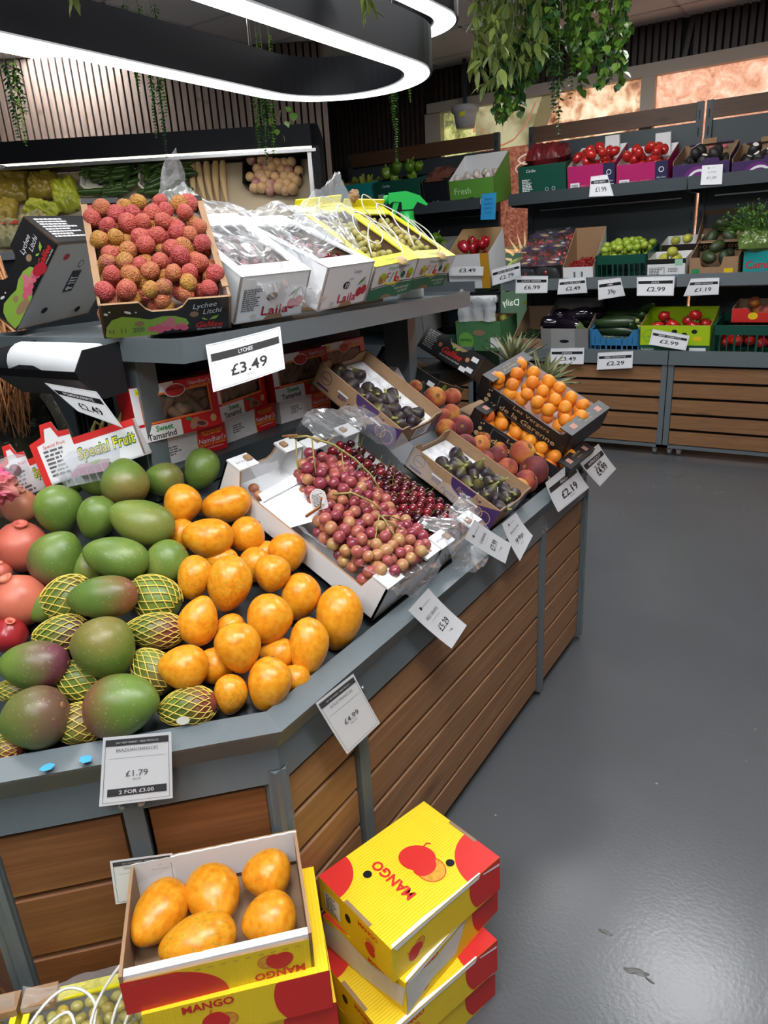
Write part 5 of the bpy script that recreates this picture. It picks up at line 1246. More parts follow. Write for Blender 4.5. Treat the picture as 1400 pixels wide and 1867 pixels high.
def market_style(title, price, unit, deal=None):
    def d(o, mp, w_, h_):
        outline(o, mp, w_, h_, .04)
        patch(o, 'printed_band', gridrect(w_*.04, h_*.865, w_*.96, h_*.955), None, plain('charcoal_print', (.05, .05, .055), .5), .0007, mp)
        text(o, 'DAY VIEW MARKET · FRESH PRODUCE', None, w_*.5, h_*.91, h_*.026, M['paper'], width=w_*.62, mapf=mp, off=.0011)
        text(o, title, None, w_*.5, h_*.80, h_*.045, M['ink'], width=w_*.60, mapf=mp, off=.0009)
        patch(o, 'printed_rule', gridrect(w_*.10, h_*.68, w_*.92, h_*.684), None, M['ink'], .0007, mp)
        if price: text(o, price, None, w_*.5, h_*.45, h_*.085, M['ink'], mapf=mp, off=.0009, bold=.004)
        if unit: text(o, unit, None, w_*.5, h_*.36, h_*.026, M['ink'], mapf=mp, off=.0009)
        if deal:
            patch(o, 'printed_deal_band', gridrect(w_*.10, h_*.13, w_*.92, h_*.24), None, plain('charcoal_print', (.05, .05, .055), .5), .0007, mp); text(o, deal, None, w_*.5, h_*.185, h_*.055, M['paper'], mapf=mp, off=.0011, bold=.015)
    return d
def logo_style(title, price, unit='/ kg'):
    def d(o, mp, w_, h_):
        patch(o, 'printed_logo', [rect(w_*.30, h_*.82, w_*.36, h_*.88)], None, M['black_print'], .0007, mp); text(o, 'farmstore', None, w_*.56, h_*.85, h_*.03, M['ink'], mapf=mp, off=.0009)
        text(o, title, None, w_*.5, h_*.64, h_*.065, M['ink'], mapf=mp, off=.0009, width=w_*.55 if len(title) > 7 else None)
        patch(o, 'printed_rule', gridrect(w_*.30, h_*.54, w_*.70, h_*.544, 4), None, M['ink'], .0007, mp)
        text(o, price, None, w_*.5, h_*.36, h_*.13, M['black_print'], mapf=mp, off=.0009, width=w_*.46); text(o, unit, None, w_*.5, h_*.20, h_*.03, M['ink'], mapf=mp, off=.0009)
    return d
xq = lambda X, *q: [Xp(a, b, X) for a, b in q]
CHP = Vector((XF, YN+CHL, 0)); CHN = Vector((1, -1, 0)).normalized()
chq = lambda off, *q: [Pp(a, b, CHP+CHN*off, CHN) for a, b in q]
card('price_card', 'Brazilian mangoes price card with a black two for three pounds band', chq(.004, (188, 1345), (312, 1334), (315, 1453), (181, 1469)), market_style('BRAZILIAN MANGOES', '£1.79', 'EACH', '2 FOR £3.00'), bend=.02)
card('price_card', 'gold mangoes price card on the corner of the rim', xq(XF+.006, (575, 1282), (644, 1228), (689, 1317), (629, 1374)), market_style('GOLD MANGOES', '£4.99', 'PER KG'), bend=.03)
card('price_card', 'seedless white grapes price card behind the open mango box', chq(-.004, (200, 1570), (314, 1555), (326, 1630), (211, 1649)), market_style('SEEDLESS WHITE GRAPES', '', ''))
card('price_card', 'red grapes price card curling off the rim', xq(XF+.006, (744, 1113), (781, 1072), (834, 1136), (806, 1178)), logo_style('RED GRAPES', '£5.29'), bend=.12)
card('price_card', 'cherries price card on the rim between grapes and figs', xq(XF+.008, (847, 982), (865, 947), (918, 989), (907, 1025)), logo_style('CHERRIES', '£7.99'), bend=.10)
card('price_card', 'black fig price card, narrow and folded, on the rim', xq(XF+.008, (915, 955), (941, 934), (961, 975), (937, 1021)), logo_style('BLACK FIG', '99p', 'EACH'), bend=.12)
card('price_card', 'peach price card with a black band at the rim by the peaches', xq(XF+.004, (994, 880), (1044, 840), (1067, 888), (1010, 933)), band_style('PEACH', '£2.19', '500g PACK'), bend=.08)
card('price_card', 'apricot price card with a handwritten price over the print', xq(XF+.016, (1053, 839), (1091, 809), (1117, 854), (1087, 886)), band_style('APRICOT', '£4.99', '', strike='3.99'), bend=.05)
card('price_card', 'large lychee price card hanging from the shelf corner', [Xp(372, 631, XS+.003), Xp(508, 597, XS+.003), Xp(517, 674, XS+.045), Xp(386, 717, XS+.045)], band_style('LYCHEE', '£3.49', '500g PACK'), curl=.05)
card('price_card', 'pomegranate price card curling under the bag dispenser', [Yp(81, 698, .815), Yp(176, 714, .815), Yp(224, 780, .815), Yp(142, 750, .815)], band_style('POMEGRANATE', '£2.49'), curl=.0)

# ================================================================ LOOSE FRUIT ON THE DECKS
def deck_pt(px, py, lift):
    """where the pixel's ray meets the bin surface raised by lift"""
    lo, hi = .5, 4.
    def dz(x, y):
        d = 9
        for i in (0, 7, 6):
            a, b = Vector(POLY[i]), Vector(POLY[(i+1) % 8]); dd = (b-a).normalized(); d = min(d, (Vector((x, y))-a).dot(Vector((-dd.y, dd.x))))
        return .655+SLOPE*(d-.05)
    for _ in range(50):
        m_ = (lo+hi)/2; p = Dp(px, py, m_)
        if p.z > dz(p.x, p.y)+lift: lo = m_
        else: hi = m_
    return Dp(px, py, lo)
def img_rot(ang, roll=0., tilt=0.):
    a = R(ang); X_ = CR*math.cos(a)+CU*math.sin(a); Z_ = -CF
    X_ = (X_+Z_*math.sin(R(tilt))).normalized(); Y_ = Z_.cross(X_).normalized(); Z_ = X_.cross(Y_)
    return Matrix((X_, Y_, Z_)).transposed() @ Matrix.Rotation(R(roll), 3, 'X')
k2 = .2857
GOLD = [(180,210,270,240,80,.055,'rounded gold mango beside the green mangoes at the back of the pile'),(460,210,330,220,15,.055,'gold mango pointing right at the very back of the pile'),(345,420,330,240,-5,.06,'wide gold mango lying in front of the two back ones'),
 (590,405,240,235,40,.055,'round gold mango against the grape carton wall near the back'),(855,515,250,235,110,.065,'gold mango with one black spot against the grape carton'),(755,650,240,215,90,.085,'smooth small gold mango with a dark tip in the upper middle'),
 (260,675,290,225,80,.055,'black-blotched gold mango beside the green mangoes'),(480,715,370,275,80,.075,'largest black-blotched gold mango in the middle of the pile'),(930,800,310,235,70,.055,'plain gold mango behind the two at the right corner'),
 (735,940,325,300,80,.075,'freckled round gold mango in the centre of the pile'),(290,950,325,245,-100,.065,'gold mango narrowing downwards at the left edge of the pile'),(1180,935,420,280,85,.06,'big glossy gold mango at the right corner by the carton'),
 (985,1120,385,260,85,.065,'tall glossy gold mango second from the right corner'),(540,1125,330,280,110,.08,'gold mango with a grey mould patch low in the pile'),(190,1245,320,265,0,.075,'smooth gold mango lying on the netted mangoes'),
 (735,1355,350,285,80,.055,'gold mango at the front rim near the corner'),(490,1425,265,205,90,.045,'gold mango with a green patch at the front rim'),(380,1235,260,220,0,.035,'gold mango half hidden behind the smooth one on the net'),
 (480,1010,230,200,30,.03,'gold mango mostly hidden left of the freckled one'),(790,1160,230,200,0,.03,'gold mango peeping out below the freckled one'),(640,600,240,200,60,.035,'speckled gold mango hidden behind the small smooth one'),
 (430,560,220,160,0,.03,'gold mango glimpsed behind the largest one'),(890,1320,220,180,0,.03,'gold mango deep behind the front rim pair'),(170,400,200,190,0,.03,'shaded gold mango under the back row'),(700,520,200,170,0,.03,'gold mango wedged low against the carton wall')]
for i, (x, y, L, S, ang, lift, lab) in enumerate(GOLD):
    px, py = 280+x*k2, 860+y*k2; p = deck_pt(px, py, lift); d = (p-CAM).dot(CF)
    o = fruit('gold', 'gold_mango', lab, 'mango', p, img_rot(ang, random.uniform(-40, 40), random.uniform(-12, 12)), (L*k2*d/FPX*1.0, S*k2*d/FPX/.78, S*k2*d/FPX/.74), 'gold mangoes on the island', (1 if 'green patch' in lab or 'blotched' in lab else .3, 0, 0), i=i)
    obj('stem_scar', MB().lathe([(.0, .006), (.03, .004), (.04, -.01)], 8).mesh('stem_scar', 'stalk_br'), o, (.497, .03, 0), (0, 90, 0))
# yellow net sleeve mesh
def net_mesh(seed):
    mb = MB(); fn = mango_fn(.121, .094, seed, .07); nu, nv = 15, 8
    P_ = lambda i, j: fn(math.pi*(.16+.68*i/nv), 2*math.pi*(j+(.5 if i % 2 else 0))/nu)
    for i in range(nv):
        for j in range(nu):
            a = P_(i, j)
            for b in ((P_(i+1, j), P_(i+1, j-1)) if i % 2 == 0 else (P_(i+1, j), P_(i+1, j+1))): mb.tube([a, (a+b)/2*1.012, b], .00125, 4, cap=False)
    return mb.mesh('net_sleeve', 'net', True)
NETS = [net_mesh(7), net_mesh(8)]
k3 = .3286
GREEN = [(365,275,250,190,0,.06,0,0,'green mango at the back left in front of the fruit box'),(545,280,220,205,20,.06,0,0,'green mango in the middle of the back row'),(695,300,270,250,-80,.085,.45,0,'green mango with a brown base standing tall at the back'),
 (905,290,230,205,10,.05,.35,0,'green mango with a faint red cheek below the shelf post'),(1115,230,240,190,70,.06,.0,0,'shaded dark green mango behind the gold mangoes'),(325,455,280,250,100,.07,0,0,'round yellow-green mango above the pomegranates'),
 (540,500,250,230,70,.055,0,0,'plain green mango tucked in the second row'),(785,520,370,250,-20,.085,.15,0,'long bright green mango with a pale stem end'),(315,725,330,290,-120,.065,.9,.6,'mango with a purple-red lower half beside the pomegranates'),
 (645,720,370,250,-12,.085,.0,0,'long green mango lying across the middle'),(920,750,260,250,30,.05,0,0,'dark green mango touching the gold mangoes'),(480,780,220,200,0,.035,.2,0,'green mango hidden under the long ones'),
 (570,940,390,255,5,.095,.8,0,'mango with a red right cheek lying on the nets'),(580,1225,355,335,120,.095,.35,0,'round green mango in the middle of the nets'),(185,1315,390,260,0,.075,1,.8,'purple mango with a pale green scratch at the left edge'),
 (190,1610,400,365,20,.06,.8,.7,'big purple-bloomed mango at the front left rim'),(675,1540,435,350,195,.075,.95,.2,'red and green mango at the front rim above the price card'),(250,1000,200,150,40,.035,.1,0,'small green mango showing left of the nets'),
 (860,940,310,250,-30,.05,.0,0,'N green netted mango nearest the gold mangoes'),(860,1125,330,210,0,.05,1,.3,'N red netted mango below the green netted one'),(1040,1550,330,235,10,.045,1,0,'N red netted mango with a round sticker at the rim'),
 (370,950,300,260,20,.04,.4,.3,'N netted mango left of the red-cheeked one'),(340,1150,320,230,10,.04,1,1,'N purple netted mango above the scratched one'),(440,1400,300,230,-20,.035,.0,0,'N green netted mango between the two front mangoes'),
 (850,1345,300,230,-40,.04,.6,0,'N netted mango under the smooth gold one'),(430,1640,300,240,0,.03,.7,0,'N netted mango low at the rim between the front pair'),(20,1780,240,160,0,.02,1,0,'N netted red mango at the far left of the rim'),(60,1460,200,130,0,.035,.6,0,'N netted mango glimpsed at the left edge of the photo')]
for i, (x, y, L, S, ang, lift, bl, pu, lab) in enumerate(GREEN):
    px, py = x*k3, 780+y*k3; p = deck_pt(px, py, lift); d = (p-CAM).dot(CF); net = lab.startswith('N '); lab = lab[2:] if net else lab
    sx, sy = L*k3*d/FPX/.118, S*k3*d/FPX/.092
    o = fruit('green', 'green_mango', lab, 'mango', p, img_rot(ang, random.uniform(-30, 30), random.uniform(-10, 10)), (sx, sy, sy*.97), 'green and red mangoes on the island', (bl, pu, 0), i=0 if net else i)
    if net: obj('net_sleeve', NETS[i % 2], o, (0, 0, 0), (random.uniform(0, 90), 0, 0))
    else: obj('stem_scar', MB().lathe([(.0, .0012), (.004, .0008), (.0055, -.001)], 8).mesh('stem_scar', 'stalk_br'), o, (.0585, .004, 0), (0, 90, 0))
    if 'sticker' in lab: obj('sticker', MB().add([Vector(a).to_3d()*.013 for a in ell(0, 0, 1, .8, 12)], [tuple(range(12))]).mesh('sticker', 'sticker'), o, (0, 0, .0505))
POM = [(110,435,200,'pom','pomegranate resting behind the round green mango'),(120,660,285,'pom','large salmon pomegranate at the left edge'),(110,960,300,'pom','big coral pomegranate with its crown up'),(50,1150,200,'red','dark glossy red pomegranate low at the left edge'),(5,800,120,'pom','pomegranate cut by the left edge between two larger ones')]
for x, y, L, kd, lab in POM:
    p = deck_pt(x*k3, 780+y*k3, .055 if kd == 'pom' else .04); d = (p-CAM).dot(CF)
    o = fruit('pom', 'pomegranate', lab, 'pomegranate', p, img_rot(random.uniform(60, 130), 0, 35) @ Matrix.Rotation(R(90), 3, 'Y'), L*k3*d/FPX/.09, 'pomegranates')
    obj('crown', ST['pomcrown'][0], o)
    if kd == 'red': o.data = o.data.copy(); o.data.materials.clear(); o.data.materials.append(M['pom_red'])
p = deck_pt(10, 920, .05); tag(obj('brown_fruit', blob('brown_fruit', 'kiwi', ellip(.04, .034, .034, .05, 3), 18, 12), None, p), 'brown rough fruit at the left edge above the pomegranates', 'fruit')
k4 = .4071
PEA = [(570,235,105,.06),(648,232,88,.065),(645,305,90,.05),(620,375,98,.06),(690,365,112,.075),(705,450,112,.06),(775,445,92,.07),(800,410,88,.05),(795,510,88,.06),(850,495,92,.07),(870,465,82,.05),(895,550,98,.06),(860,570,88,.05),(965,485,128,.085),(1015,560,138,.07),(1080,530,108,.055),(980,610,112,.05),(945,640,100,.045),(485,185,64,.07),(610,320,80,.04),(745,500,90,.035),(1030,500,95,.04),(930,520,90,.03)]
PLAB = ['furthest peach by the black boxes','yellow-cheeked peach beneath the black box','peach behind the two large upper ones','peach touching the upper fig box corner','large red-orange peach in the upper middle','orange peach beside the fig box wall','dusky peach in the centre row','peach half under the apricot boxes','small dusky peach by the fig box','pink peach in the centre','pale pink peach behind the pink one','bright pink peach with a brown dot','pink peach at the fig box edge','largest deep red peach on top','big red peach at the rim','yellow peach with its stem hollow showing','red peach at the rim corner','fuzzy grey-pink peach nearest the price card','peach glimpsed behind the upper fig box','peach wedged low near the top','peach wedged low in the centre','peach under the apricot box edge','peach hidden under the pink ones']
for (x, y, L, lift), lab in zip(PEA, PLAB):
    p = deck_pt(560+x*k4, 630+y*k4, lift); d = (p-CAM).dot(CF)
    o = fruit('peach', 'peach', lab, 'peach', p, img_rot(random.uniform(0, 360), random.uniform(-60, 60), random.uniform(-40, 40)), L*k4*d/FPX/.0735, 'loose peaches on the island')
    obj('stem_hollow', MB().lathe([(.0, .0305), (.004, .0305), (.0065, .0325)], 8).mesh('stem_hollow', 'stalk_br'), o)

# ================================================================ MANGO GIFT BOXES ON THE FLOOR
mw, md, mh = .206, .275, .079
def mango_graphic(o, F_, a, b, s, rot=0, name='printed_mango'):
    c_, n_ = math.cos(R(rot)), math.sin(R(rot)); q = lambda L: [(a+x*s*c_-y*s*n_, b+x*s*n_+y*s*c_) for x, y in L]
    patch(o, name, [q(ell(-.2, .12, .62, .52, 22, 20))], F_, M['red'], .0007)
    patch(o, name, [q(ell(.40, -.10, .50, .44, 22, -20))], F_, plain('orange_mango_print', (.80, .33, .03), .5, 0, .5, 120), .0006)
    patch(o, 'printed_mango_outline', [q(p) for p in ringpolys(.40, -.10, .53, .47, .03, 26, -20)], F_, M['red'], .0008)
    patch(o, 'printed_mango_blush', [q(ell(.18, -.10, .34, .42, 18, -20))], F_, M['red'], .0009)
    patch(o, 'printed_stalk', [q([(-.25, .60), (-.20, .60), (-.16, .78), (-.05, .82), (-.05, .87), (-.20, .83)])], F_, M['red'], .0007)
def mango_box(label, loc, rot, lid=True, worn=False):
    o = carton('mango_box', label, loc, rot, 'box', 'yellow mango boxes'); dm = (mw, md, mh)
    body = MB().box((0, 0, 0), dm).build('carton_body', 'yellow', o) if lid else None
    Fs = {k: boxface(k, *dm) for k in ('front', 'right', 'top', 'left')}
    # corners in red, run over the edges
    if lid:
        patch(o, 'red_corner', [[(0, 0)]+ell(0, 0, .066, .066, 12, 0, 0, 90)], Fs['top'], M['red'], .0005)
        patch(o, 'red_corner', [[(mw, md)]+ell(mw, md, .085, .085, 12, 0, 180, 270)], Fs['top'], M['red'], .0005)
        mango_graphic(o, Fs['top'], mw*.54, md*.58, .058, 20)
        text(o, 'MANGO', Fs['top'], mw*.50, md*.30+.012, .020, M['red'], 180, bold=.03, off=.001)
        for a, b in ((mw*.30, md*.25), (mw*.73, md*.72)):
            patch(o, 'vent_hole', [ell(a, b, .0085, n=18)], Fs['top'], M['black'], .0012)
        for y0 in (.0, md): patch(o, 'edge_slot', [rect(mw*.38, (.0 if y0 == 0 else md-.007), mw*.72, (.007 if y0 == 0 else md))], Fs['top'], M['kraft_in'], .001)
        patch(o, 'worn_edge', [[(mw-.006, .005), (mw, .002), (mw, md*.80), (mw-.003, md*.80), (mw-.004, md*.5), (mw-.008, md*.3)]], Fs['top'], M['white'], .0011)
        patch(o, 'worn_edge', [[(.004, mh), (md*.80, mh), (md*.78, mh-.008), (md*.40, mh-.006), (.010, mh-.010)]], Fs['right'], M['white'], .0011)
        patch(o, 'worn_edge', [[(md*.82, mh-.004), (md*.99, mh-.012), (md*.99, mh-.018), (md*.83, mh-.008)]], Fs['right'], M['white'], .0012)
    patch(o, 'red_corner', [[(md, 0), (md, mh), (md-.085, mh)]+ell(md, mh*.75, .085, .085, 8, 0, 180, 220)], Fs['right'], M['red'], .0006)
    mango_graphic(o, Fs['right'], md*.20, mh*.42, .026, 60); mango_graphic(o, Fs['front'], mw*.72, mh*.38, .024, 100)
    text(o, 'MANGO', Fs['front'], mw*.70, mh*.82, .010, M['red'], 0, bold=.03); patch(o, 'vent_hole', [ell(mw*.42, mh*.60, .008, .010, 14)], Fs['front'], M['black'], .001)
    if not worn: patch(o, 'white_label', [rect(mw*.08, mh*.2, mw*.30, mh*.75)], Fs['front'], M['paper'], .0006); smallprint(o, Fs['front'], mw*.10, mh*.72, mw*.17, 8, .0055, M['ink'], .0011)
    if worn:
        text(o, 'MANGO', Fs['right'], md*.20, mh*.86, .012, M['red'], 0, bold=.03)
        patch(o, 'worn_patch', [[(.0, mh*.1), (mw*.5, mh*.05), (mw*.95, mh*.2), (mw, mh*.85), (mw*.6, mh*.7), (mw*.2, mh*.95), (0, mh*.8)]] if worn == 2 else [[(0, .3*mh), (mw*.1, .35*mh), (mw*.05, .8*mh), (0, .8*mh)]], Fs['front'], plain('scuffed_white', (.66, .63, .56), .7, 0, .12, 60), .0012)
        if worn == 2: patch(o, 'worn_patch', [[(0, mh*.1), (md*.25, mh*.3), (md*.5, mh*.2), (md*.62, mh*.9), (md*.3, mh*.8), (0, mh*.95)]], Fs['right'], plain('scuffed_white', (.66, .63, .56), .7), .0012)
    return o
SC = .919; ox, oy = -.7640*SC, .8215*SC
mango_box('lowest mango box of the right stack, on the floor', (ox+.004, oy-.035, 0), (0, 0, -17), True, 1)
mango_box('second mango box from the floor in the right stack', (ox+.006, oy-.033, mh), (0, 0, -18.5), True, 1)
mango_box('worn white-scuffed mango box under the top box of the right stack', (ox+.012, oy-.012, mh*2), (0, 0, -10), True, 2)
mango_box('closed yellow mango box topping the right stack, mango drawing on the lid', (ox, oy, mh*3), (0, 0, -16.3))
# open box stack, parallel to the chamfered side
s9 = .905; qx, qy = -.8211*s9, .4088*s9; z9 = .079*5
ow, od, oh = .272, .199, .079
def stack_box(label, loc, rz, k):
    o = carton('mango_box', label, loc, (0, 0, rz), 'box', 'yellow mango boxes'); dm = (ow, od, oh)
    MB().box((0, 0, 0), dm).build('carton_body', 'yellow', o); F_, G_ = boxface('front', *dm), boxface('right', *dm)
    patch(o, 'red_corner', [[(ow, oh), (ow-.075, oh)]+ell(ow, oh*.6, .085, .085, 10, 0, 160, 200)+[(ow-.07, 0), (ow, 0)]], F_, M['red'], .0006)
    patch(o, 'red_corner', [[(0, 0), (.05, 0), (.075, oh*.6), (.055, oh), (0, oh)]], G_, M['red'], .0006)
    text(o, 'MANGO', F_, ow*.34, oh*.86, .014, M['red'], 0, bold=.03); mango_graphic(o, F_, ow*.38, oh*.40, .030, 10)
    patch(o, 'edge_slot', [ell(od*.55, oh-.004, .03, .012, 14, 0, 180, 360)], G_, M['kraft_in'], .001)
    return o
for k, (dx, rz) in enumerate(((.03, 44), (.028, 45), (.022, 43.5), (.026, 46), (.020, 44.6))):
    d_ = Vector((.7071, .7071, 0))*dx
    stack_box(('lowest', 'second', 'third', 'fourth', 'fifth')[k]+' closed mango box under the open one in the left stack', (qx+d_.x+.004, qy+d_.y-.004, k*.079), rz, k)
ob = carton('open_mango_box', 'open yellow mango box with five gold mangoes, on top of the left stack', (qx, qy, z9), (2.5, 1.2, 45.8))
tray(ob, ow, od, oh, 'yellow', 'kraft_in', 'kraft', .005, [(0,0),(ow,0),(ow,oh*.84),(0,oh*.84)])
wv = [(i*ow/24, oh+.002+(.0012 if i % 2 else 0)) for i in range(25)]
MB().prism([(0, oh*.2), (ow, oh*.2)]+wv[::-1], (0, od-.005, 0), (1, 0, 0), (0, 0, 1), (0, -1, 0), .003).build('white_liner', 'white', ob)
MB().prism([(.004, oh*.55), (ow-.004, oh*.55), (ow-.004, oh*.92), (.004, oh*.92)], (0, .004, 0), (1, 0, 0), (0, 0, 1), (0, 1, 0), .012).build('white_liner', 'white', ob)
FO, FOr = boxface('front', ow, od, oh), boxface('right', ow, od, oh)
patch(ob, 'red_corner', [[(0, 0), (.145, 0)]+ell(.04, 0, .105, oh*.86, 12, 0, 0, 70)+[(0, oh*.84)]], FO, M['red'], .0006); mango_graphic(ob, FO, ow*.80, oh*.50, .030, 190)
text(ob, 'MANGO', FO, ow*.81, oh*.16, .014, M['red'], 180, bold=.03, off=.001)
patch(ob, 'dashed_perforation', [rect(.012+k*.018, oh*.74, .020+k*.018, oh*.755) for k in range(14)], Face((0, -.001, 0), (1, 0, 0), (0, 0, 1), (0, -1, 0)), M['kraft_in'], .0002)
P9, R9 = pose(ob), ob.rotation_euler.to_matrix()
for (a, b, L, S, ang, up, gr, lab) in ((.045, .115, .112, .078, 62, .052, 0, 'gold mango standing left in the open box'), (.128, .125, .105, .084, 110, .052, 0, 'gold mango in the middle back of the open box'), (.215, .145, .082, .080, 0, .052, 0, 'gold mango in the far right corner of the open box'),
                                 (.105, .050, .115, .078, 8, .052, 1, 'gold mango with a green stain at the front of the open box'), (.212, .062, .085, .078, 20, .050, .3, 'gold mango in the near right corner of the open box')):
    fruit('gold', 'gold_mango', lab, 'mango', P9 @ Vector((a, b, up)), R9 @ Matrix.Rotation(R(ang), 3, 'Z'), (L, S/.78, S/.78), 'gold mangoes in the open box', (gr, 0, 0))
# --- white grape crates on the floor, bottom left
gp = Pp(63, 1800, CHP-CHN*.03, CHN)
for k, (off, lab) in enumerate(((0.0, 'yellow rimmed carton of bagged white grapes on the floor by the mango boxes'), (-.245, 'yellow rimmed white grape carton at the bottom left edge of the photo'))):
    c = Vector((XF-CHL, YN, 0))+Vector((.7071, .7071, 0))*(.035+off)+CHN*.20; zc = gp.z-.115+.038
    tag(boxobj('plinth_crate', (0, 0, 0), (.235, .19, zc-.001), 'grey_dark'), 'dark crate under the %s' % ('floor grape carton beside the mango boxes' if k == 0 else 'grape carton at the bottom left edge'), 'crate')
    b_ = bpy.context.scene.objects[-1] if False else [o for o in COL.objects if o.name.startswith('plinth_crate')][-1]; b_.location = c; b_.rotation_euler = (0, 0, R(45))
    o = carton('floor_grape_carton', lab, (c.x, c.y, zc), (0, 0, 45)); dm = (.235, .19, .11)
    flapbox(o, *dm, 'lemon', 'white', 'lemon', rim=.014)
    text(o, 'Filopatear', boxface('right', *dm), .10, .06, .02, M['black_print'])
    MB().box((-.002, .155, .11), (.05, .19, .125)).build('corner_flap', 'kraft', o); MB().box((.185, .155, .11), (.237, .19, .125)).build('corner_flap', 'kraft', o)
    fill(o, 'wgrape', 'white_grape', 'white grape in the %s' % ('carton beside the mango boxes' if k == 0 else 'bottom left carton'), 'grape', .012, .223, .012, .165, .088, .0205, .0205, .016, 1, 'white grapes in the floor cartons', heap=.022)
    P = pose(o)
    film_sheet('grape_bag', 'clear bag lining the %s' % ('carton beside the mango boxes' if k == 0 else 'bottom left carton'), [[P @ Vector((.0, .18, .135)), P @ Vector((.12, .185, .130)), P @ Vector((.235, .18, .14))], [P @ Vector((0, .155, .118)), P @ Vector((.12, .16, .125)), P @ Vector((.235, .155, .12))]], .012, 16, 20, k)
    zt = .125
    cords(o, [[(.02, .02, zt-.01), (.03, .09, zt+.03), (.08, .13, zt+.05), (.13, .10, zt+.04), (.12, .03, zt+.01)], [(.03, .02, zt), (.05, .08, zt+.025), (.09, .10, zt+.035), (.11, .05, zt+.02)],
              [(.12, .02, zt), (.13, .09, zt+.04), (.17, .15, zt+.055), (.20, .14, zt+.05), (.17, .05, zt+.02)], [(.15, .0, zt), (.16, .09, zt+.03), (.20, .13, zt+.05), (.21, .03, zt+.01)]], .0026)

# ================================================================ LEFT OF THE ISLAND: fruit boxes behind the mangoes
def sp_box(label, loc, rot, w_, d_, h_):
    o = carton('special_fruit_box', label, loc, rot); 
    prof = [(0,0),(w_,0),(w_,h_),(w_*.40,h_),(w_*.40,h_+.02),(w_*.30,h_+.022),(w_*.27,h_+.045),(w_*.16,h_+.045),(w_*.13,h_+.02),(0,h_+.012)]
    tray(o, w_, d_, h_, 'white', 'white', 'kraft', .004, prof)
    F_ = boxface('front', w_, d_, h_)
    patch(o, 'red_border', [[(0, 0), (.014, 0), (.014, h_+.004), (w_*.15, h_+.008), (w_*.185, h_+.034), (w_*.25, h_+.034), (w_*.285, h_+.011), (w_*.40, h_+.009), (w_*.40, h_+.02), (w_*.30, h_+.022), (w_*.27, h_+.045), (w_*.16, h_+.045), (w_*.13, h_+.02), (0, h_+.012)], rect(w_*.40, h_-.014, w_, h_)], F_, M['red'], .0006)
    text(o, 'Special Fruit', F_, w_*.68, h_*.55, h_*.30, M['green_dk'], shear=.2, bold=.06, width=w_*.58); text(o, 'Special Fruit', F_, w_*.68, h_*.55, h_*.28, M['lemon'], shear=.2, bold=.01, width=w_*.57, off=.0014)
    text(o, 'Special Fruit', F_, w_*.22, h_*.98, .007, M['red'], shear=.2); smallprint(o, F_, w_*.10, h_*.88, w_*.24, 7, .0085, M['ink'])
    patch(o, 'red_side', [rect(0, 0, d_, h_)], boxface('left', w_, d_, h_), M['red'], .0006)
    return o
sp1 = Dp(84, 888, 1.50)
o1 = sp_box('white and red fruit box leaning behind the green mangoes', (sp1.x, sp1.y, sp1.z), (-10, -14, 36), .225, .14, .080)
o2 = sp_box('white and red fruit box lower at the left edge', tuple(Dp(28, 912, 1.55)), (-10, -18, 36), .16, .12, .07)
for k in range(4):
    pts = [(.11+.02*k, .06, .05), (.118+.02*k, .05, .085), (.13+.02*k, .05, .10), (.14+.018*k, .055, .085)]
    MB().tube(pts, [.005, .005, .004, .003], 6).build('dried_stalk', 'stalk', o1, True)
MB().box((.10, .02, .04), (.215, .12, .074)).build('fruit_layer', f_simple('pale_green_fruit', [(.3, (.25, .27, .08)), (.7, (.42, .4, .2))], 30, .5), o1)
# clear punnets
def punnet(label, loc, rot, mat, seed):
    o = thing('punnet', label, 'punnet', loc, rot)
    mb = MB(); w_, d_, h_ = .15, .11, .05
    v = [(.01,.01,0),(w_-.01,.01,0),(w_-.01,d_-.01,0),(.01,d_-.01,0),(0,0,h_),(w_,0,h_),(w_,d_,h_),(0,d_,h_),(.015,.015,h_+.018),(w_-.015,.015,h_+.018),(w_-.015,d_-.015,h_+.018),(.015,d_-.015,h_+.018)]
    f = [(0,3,2,1)]+[(i, (i+1) % 4, 4+(i+1) % 4, 4+i) for i in range(4)]+[(4+i, 4+(i+1) % 4, 8+(i+1) % 4, 8+i) for i in range(4)]+[(8,9,10,11)]
    mb.add(v, f).build('clear_shell', 'film', o)
    if seed == 2:
        for k in range(8): obj('packed_fruit', FR['plum'][0], o, (.03+.03*(k % 4), .035+.04*(k//4), .03), None, .6)
    else: MB().add([(.02, .02, .02), (.13, .02, .02), (.12, .09, .028), (.03, .09, .028)], [(0, 1, 2, 3)]).build('paper_pad', plain('mauve_pad', (.35, .22, .27), .7), o)
    for k in range(6): MB().box((.02+k*.021, -.001, .004), (.024+k*.021, .001, h_)).build('rib', 'film', o)
    o.scale = (.75,)*3; return o
punnet('clear plastic punnet standing against the special fruit box', tuple(Dp(112, 893, 1.43)), (8, -8, 36), 'pink_p', 1)
punnet('clear punnet of pink and green fruit at the left edge', tuple(Dp(-48, 925, 1.45)), (14, -16, 36), 'pink_p', 2)
df = crumple('dragon_fruit', f_simple('dragon_fruit_skin', [(.3, (.50, .02, .12)), (.7, (.60, .05, .18)), (.9, (.40, .35, .10))], 12, .5), .030, 5, 24)
tag(obj('dragon_fruit', df, None, Dp(4, 888, 1.42)), 'pink dragon fruit with green scales at the left edge', 'dragon fruit')

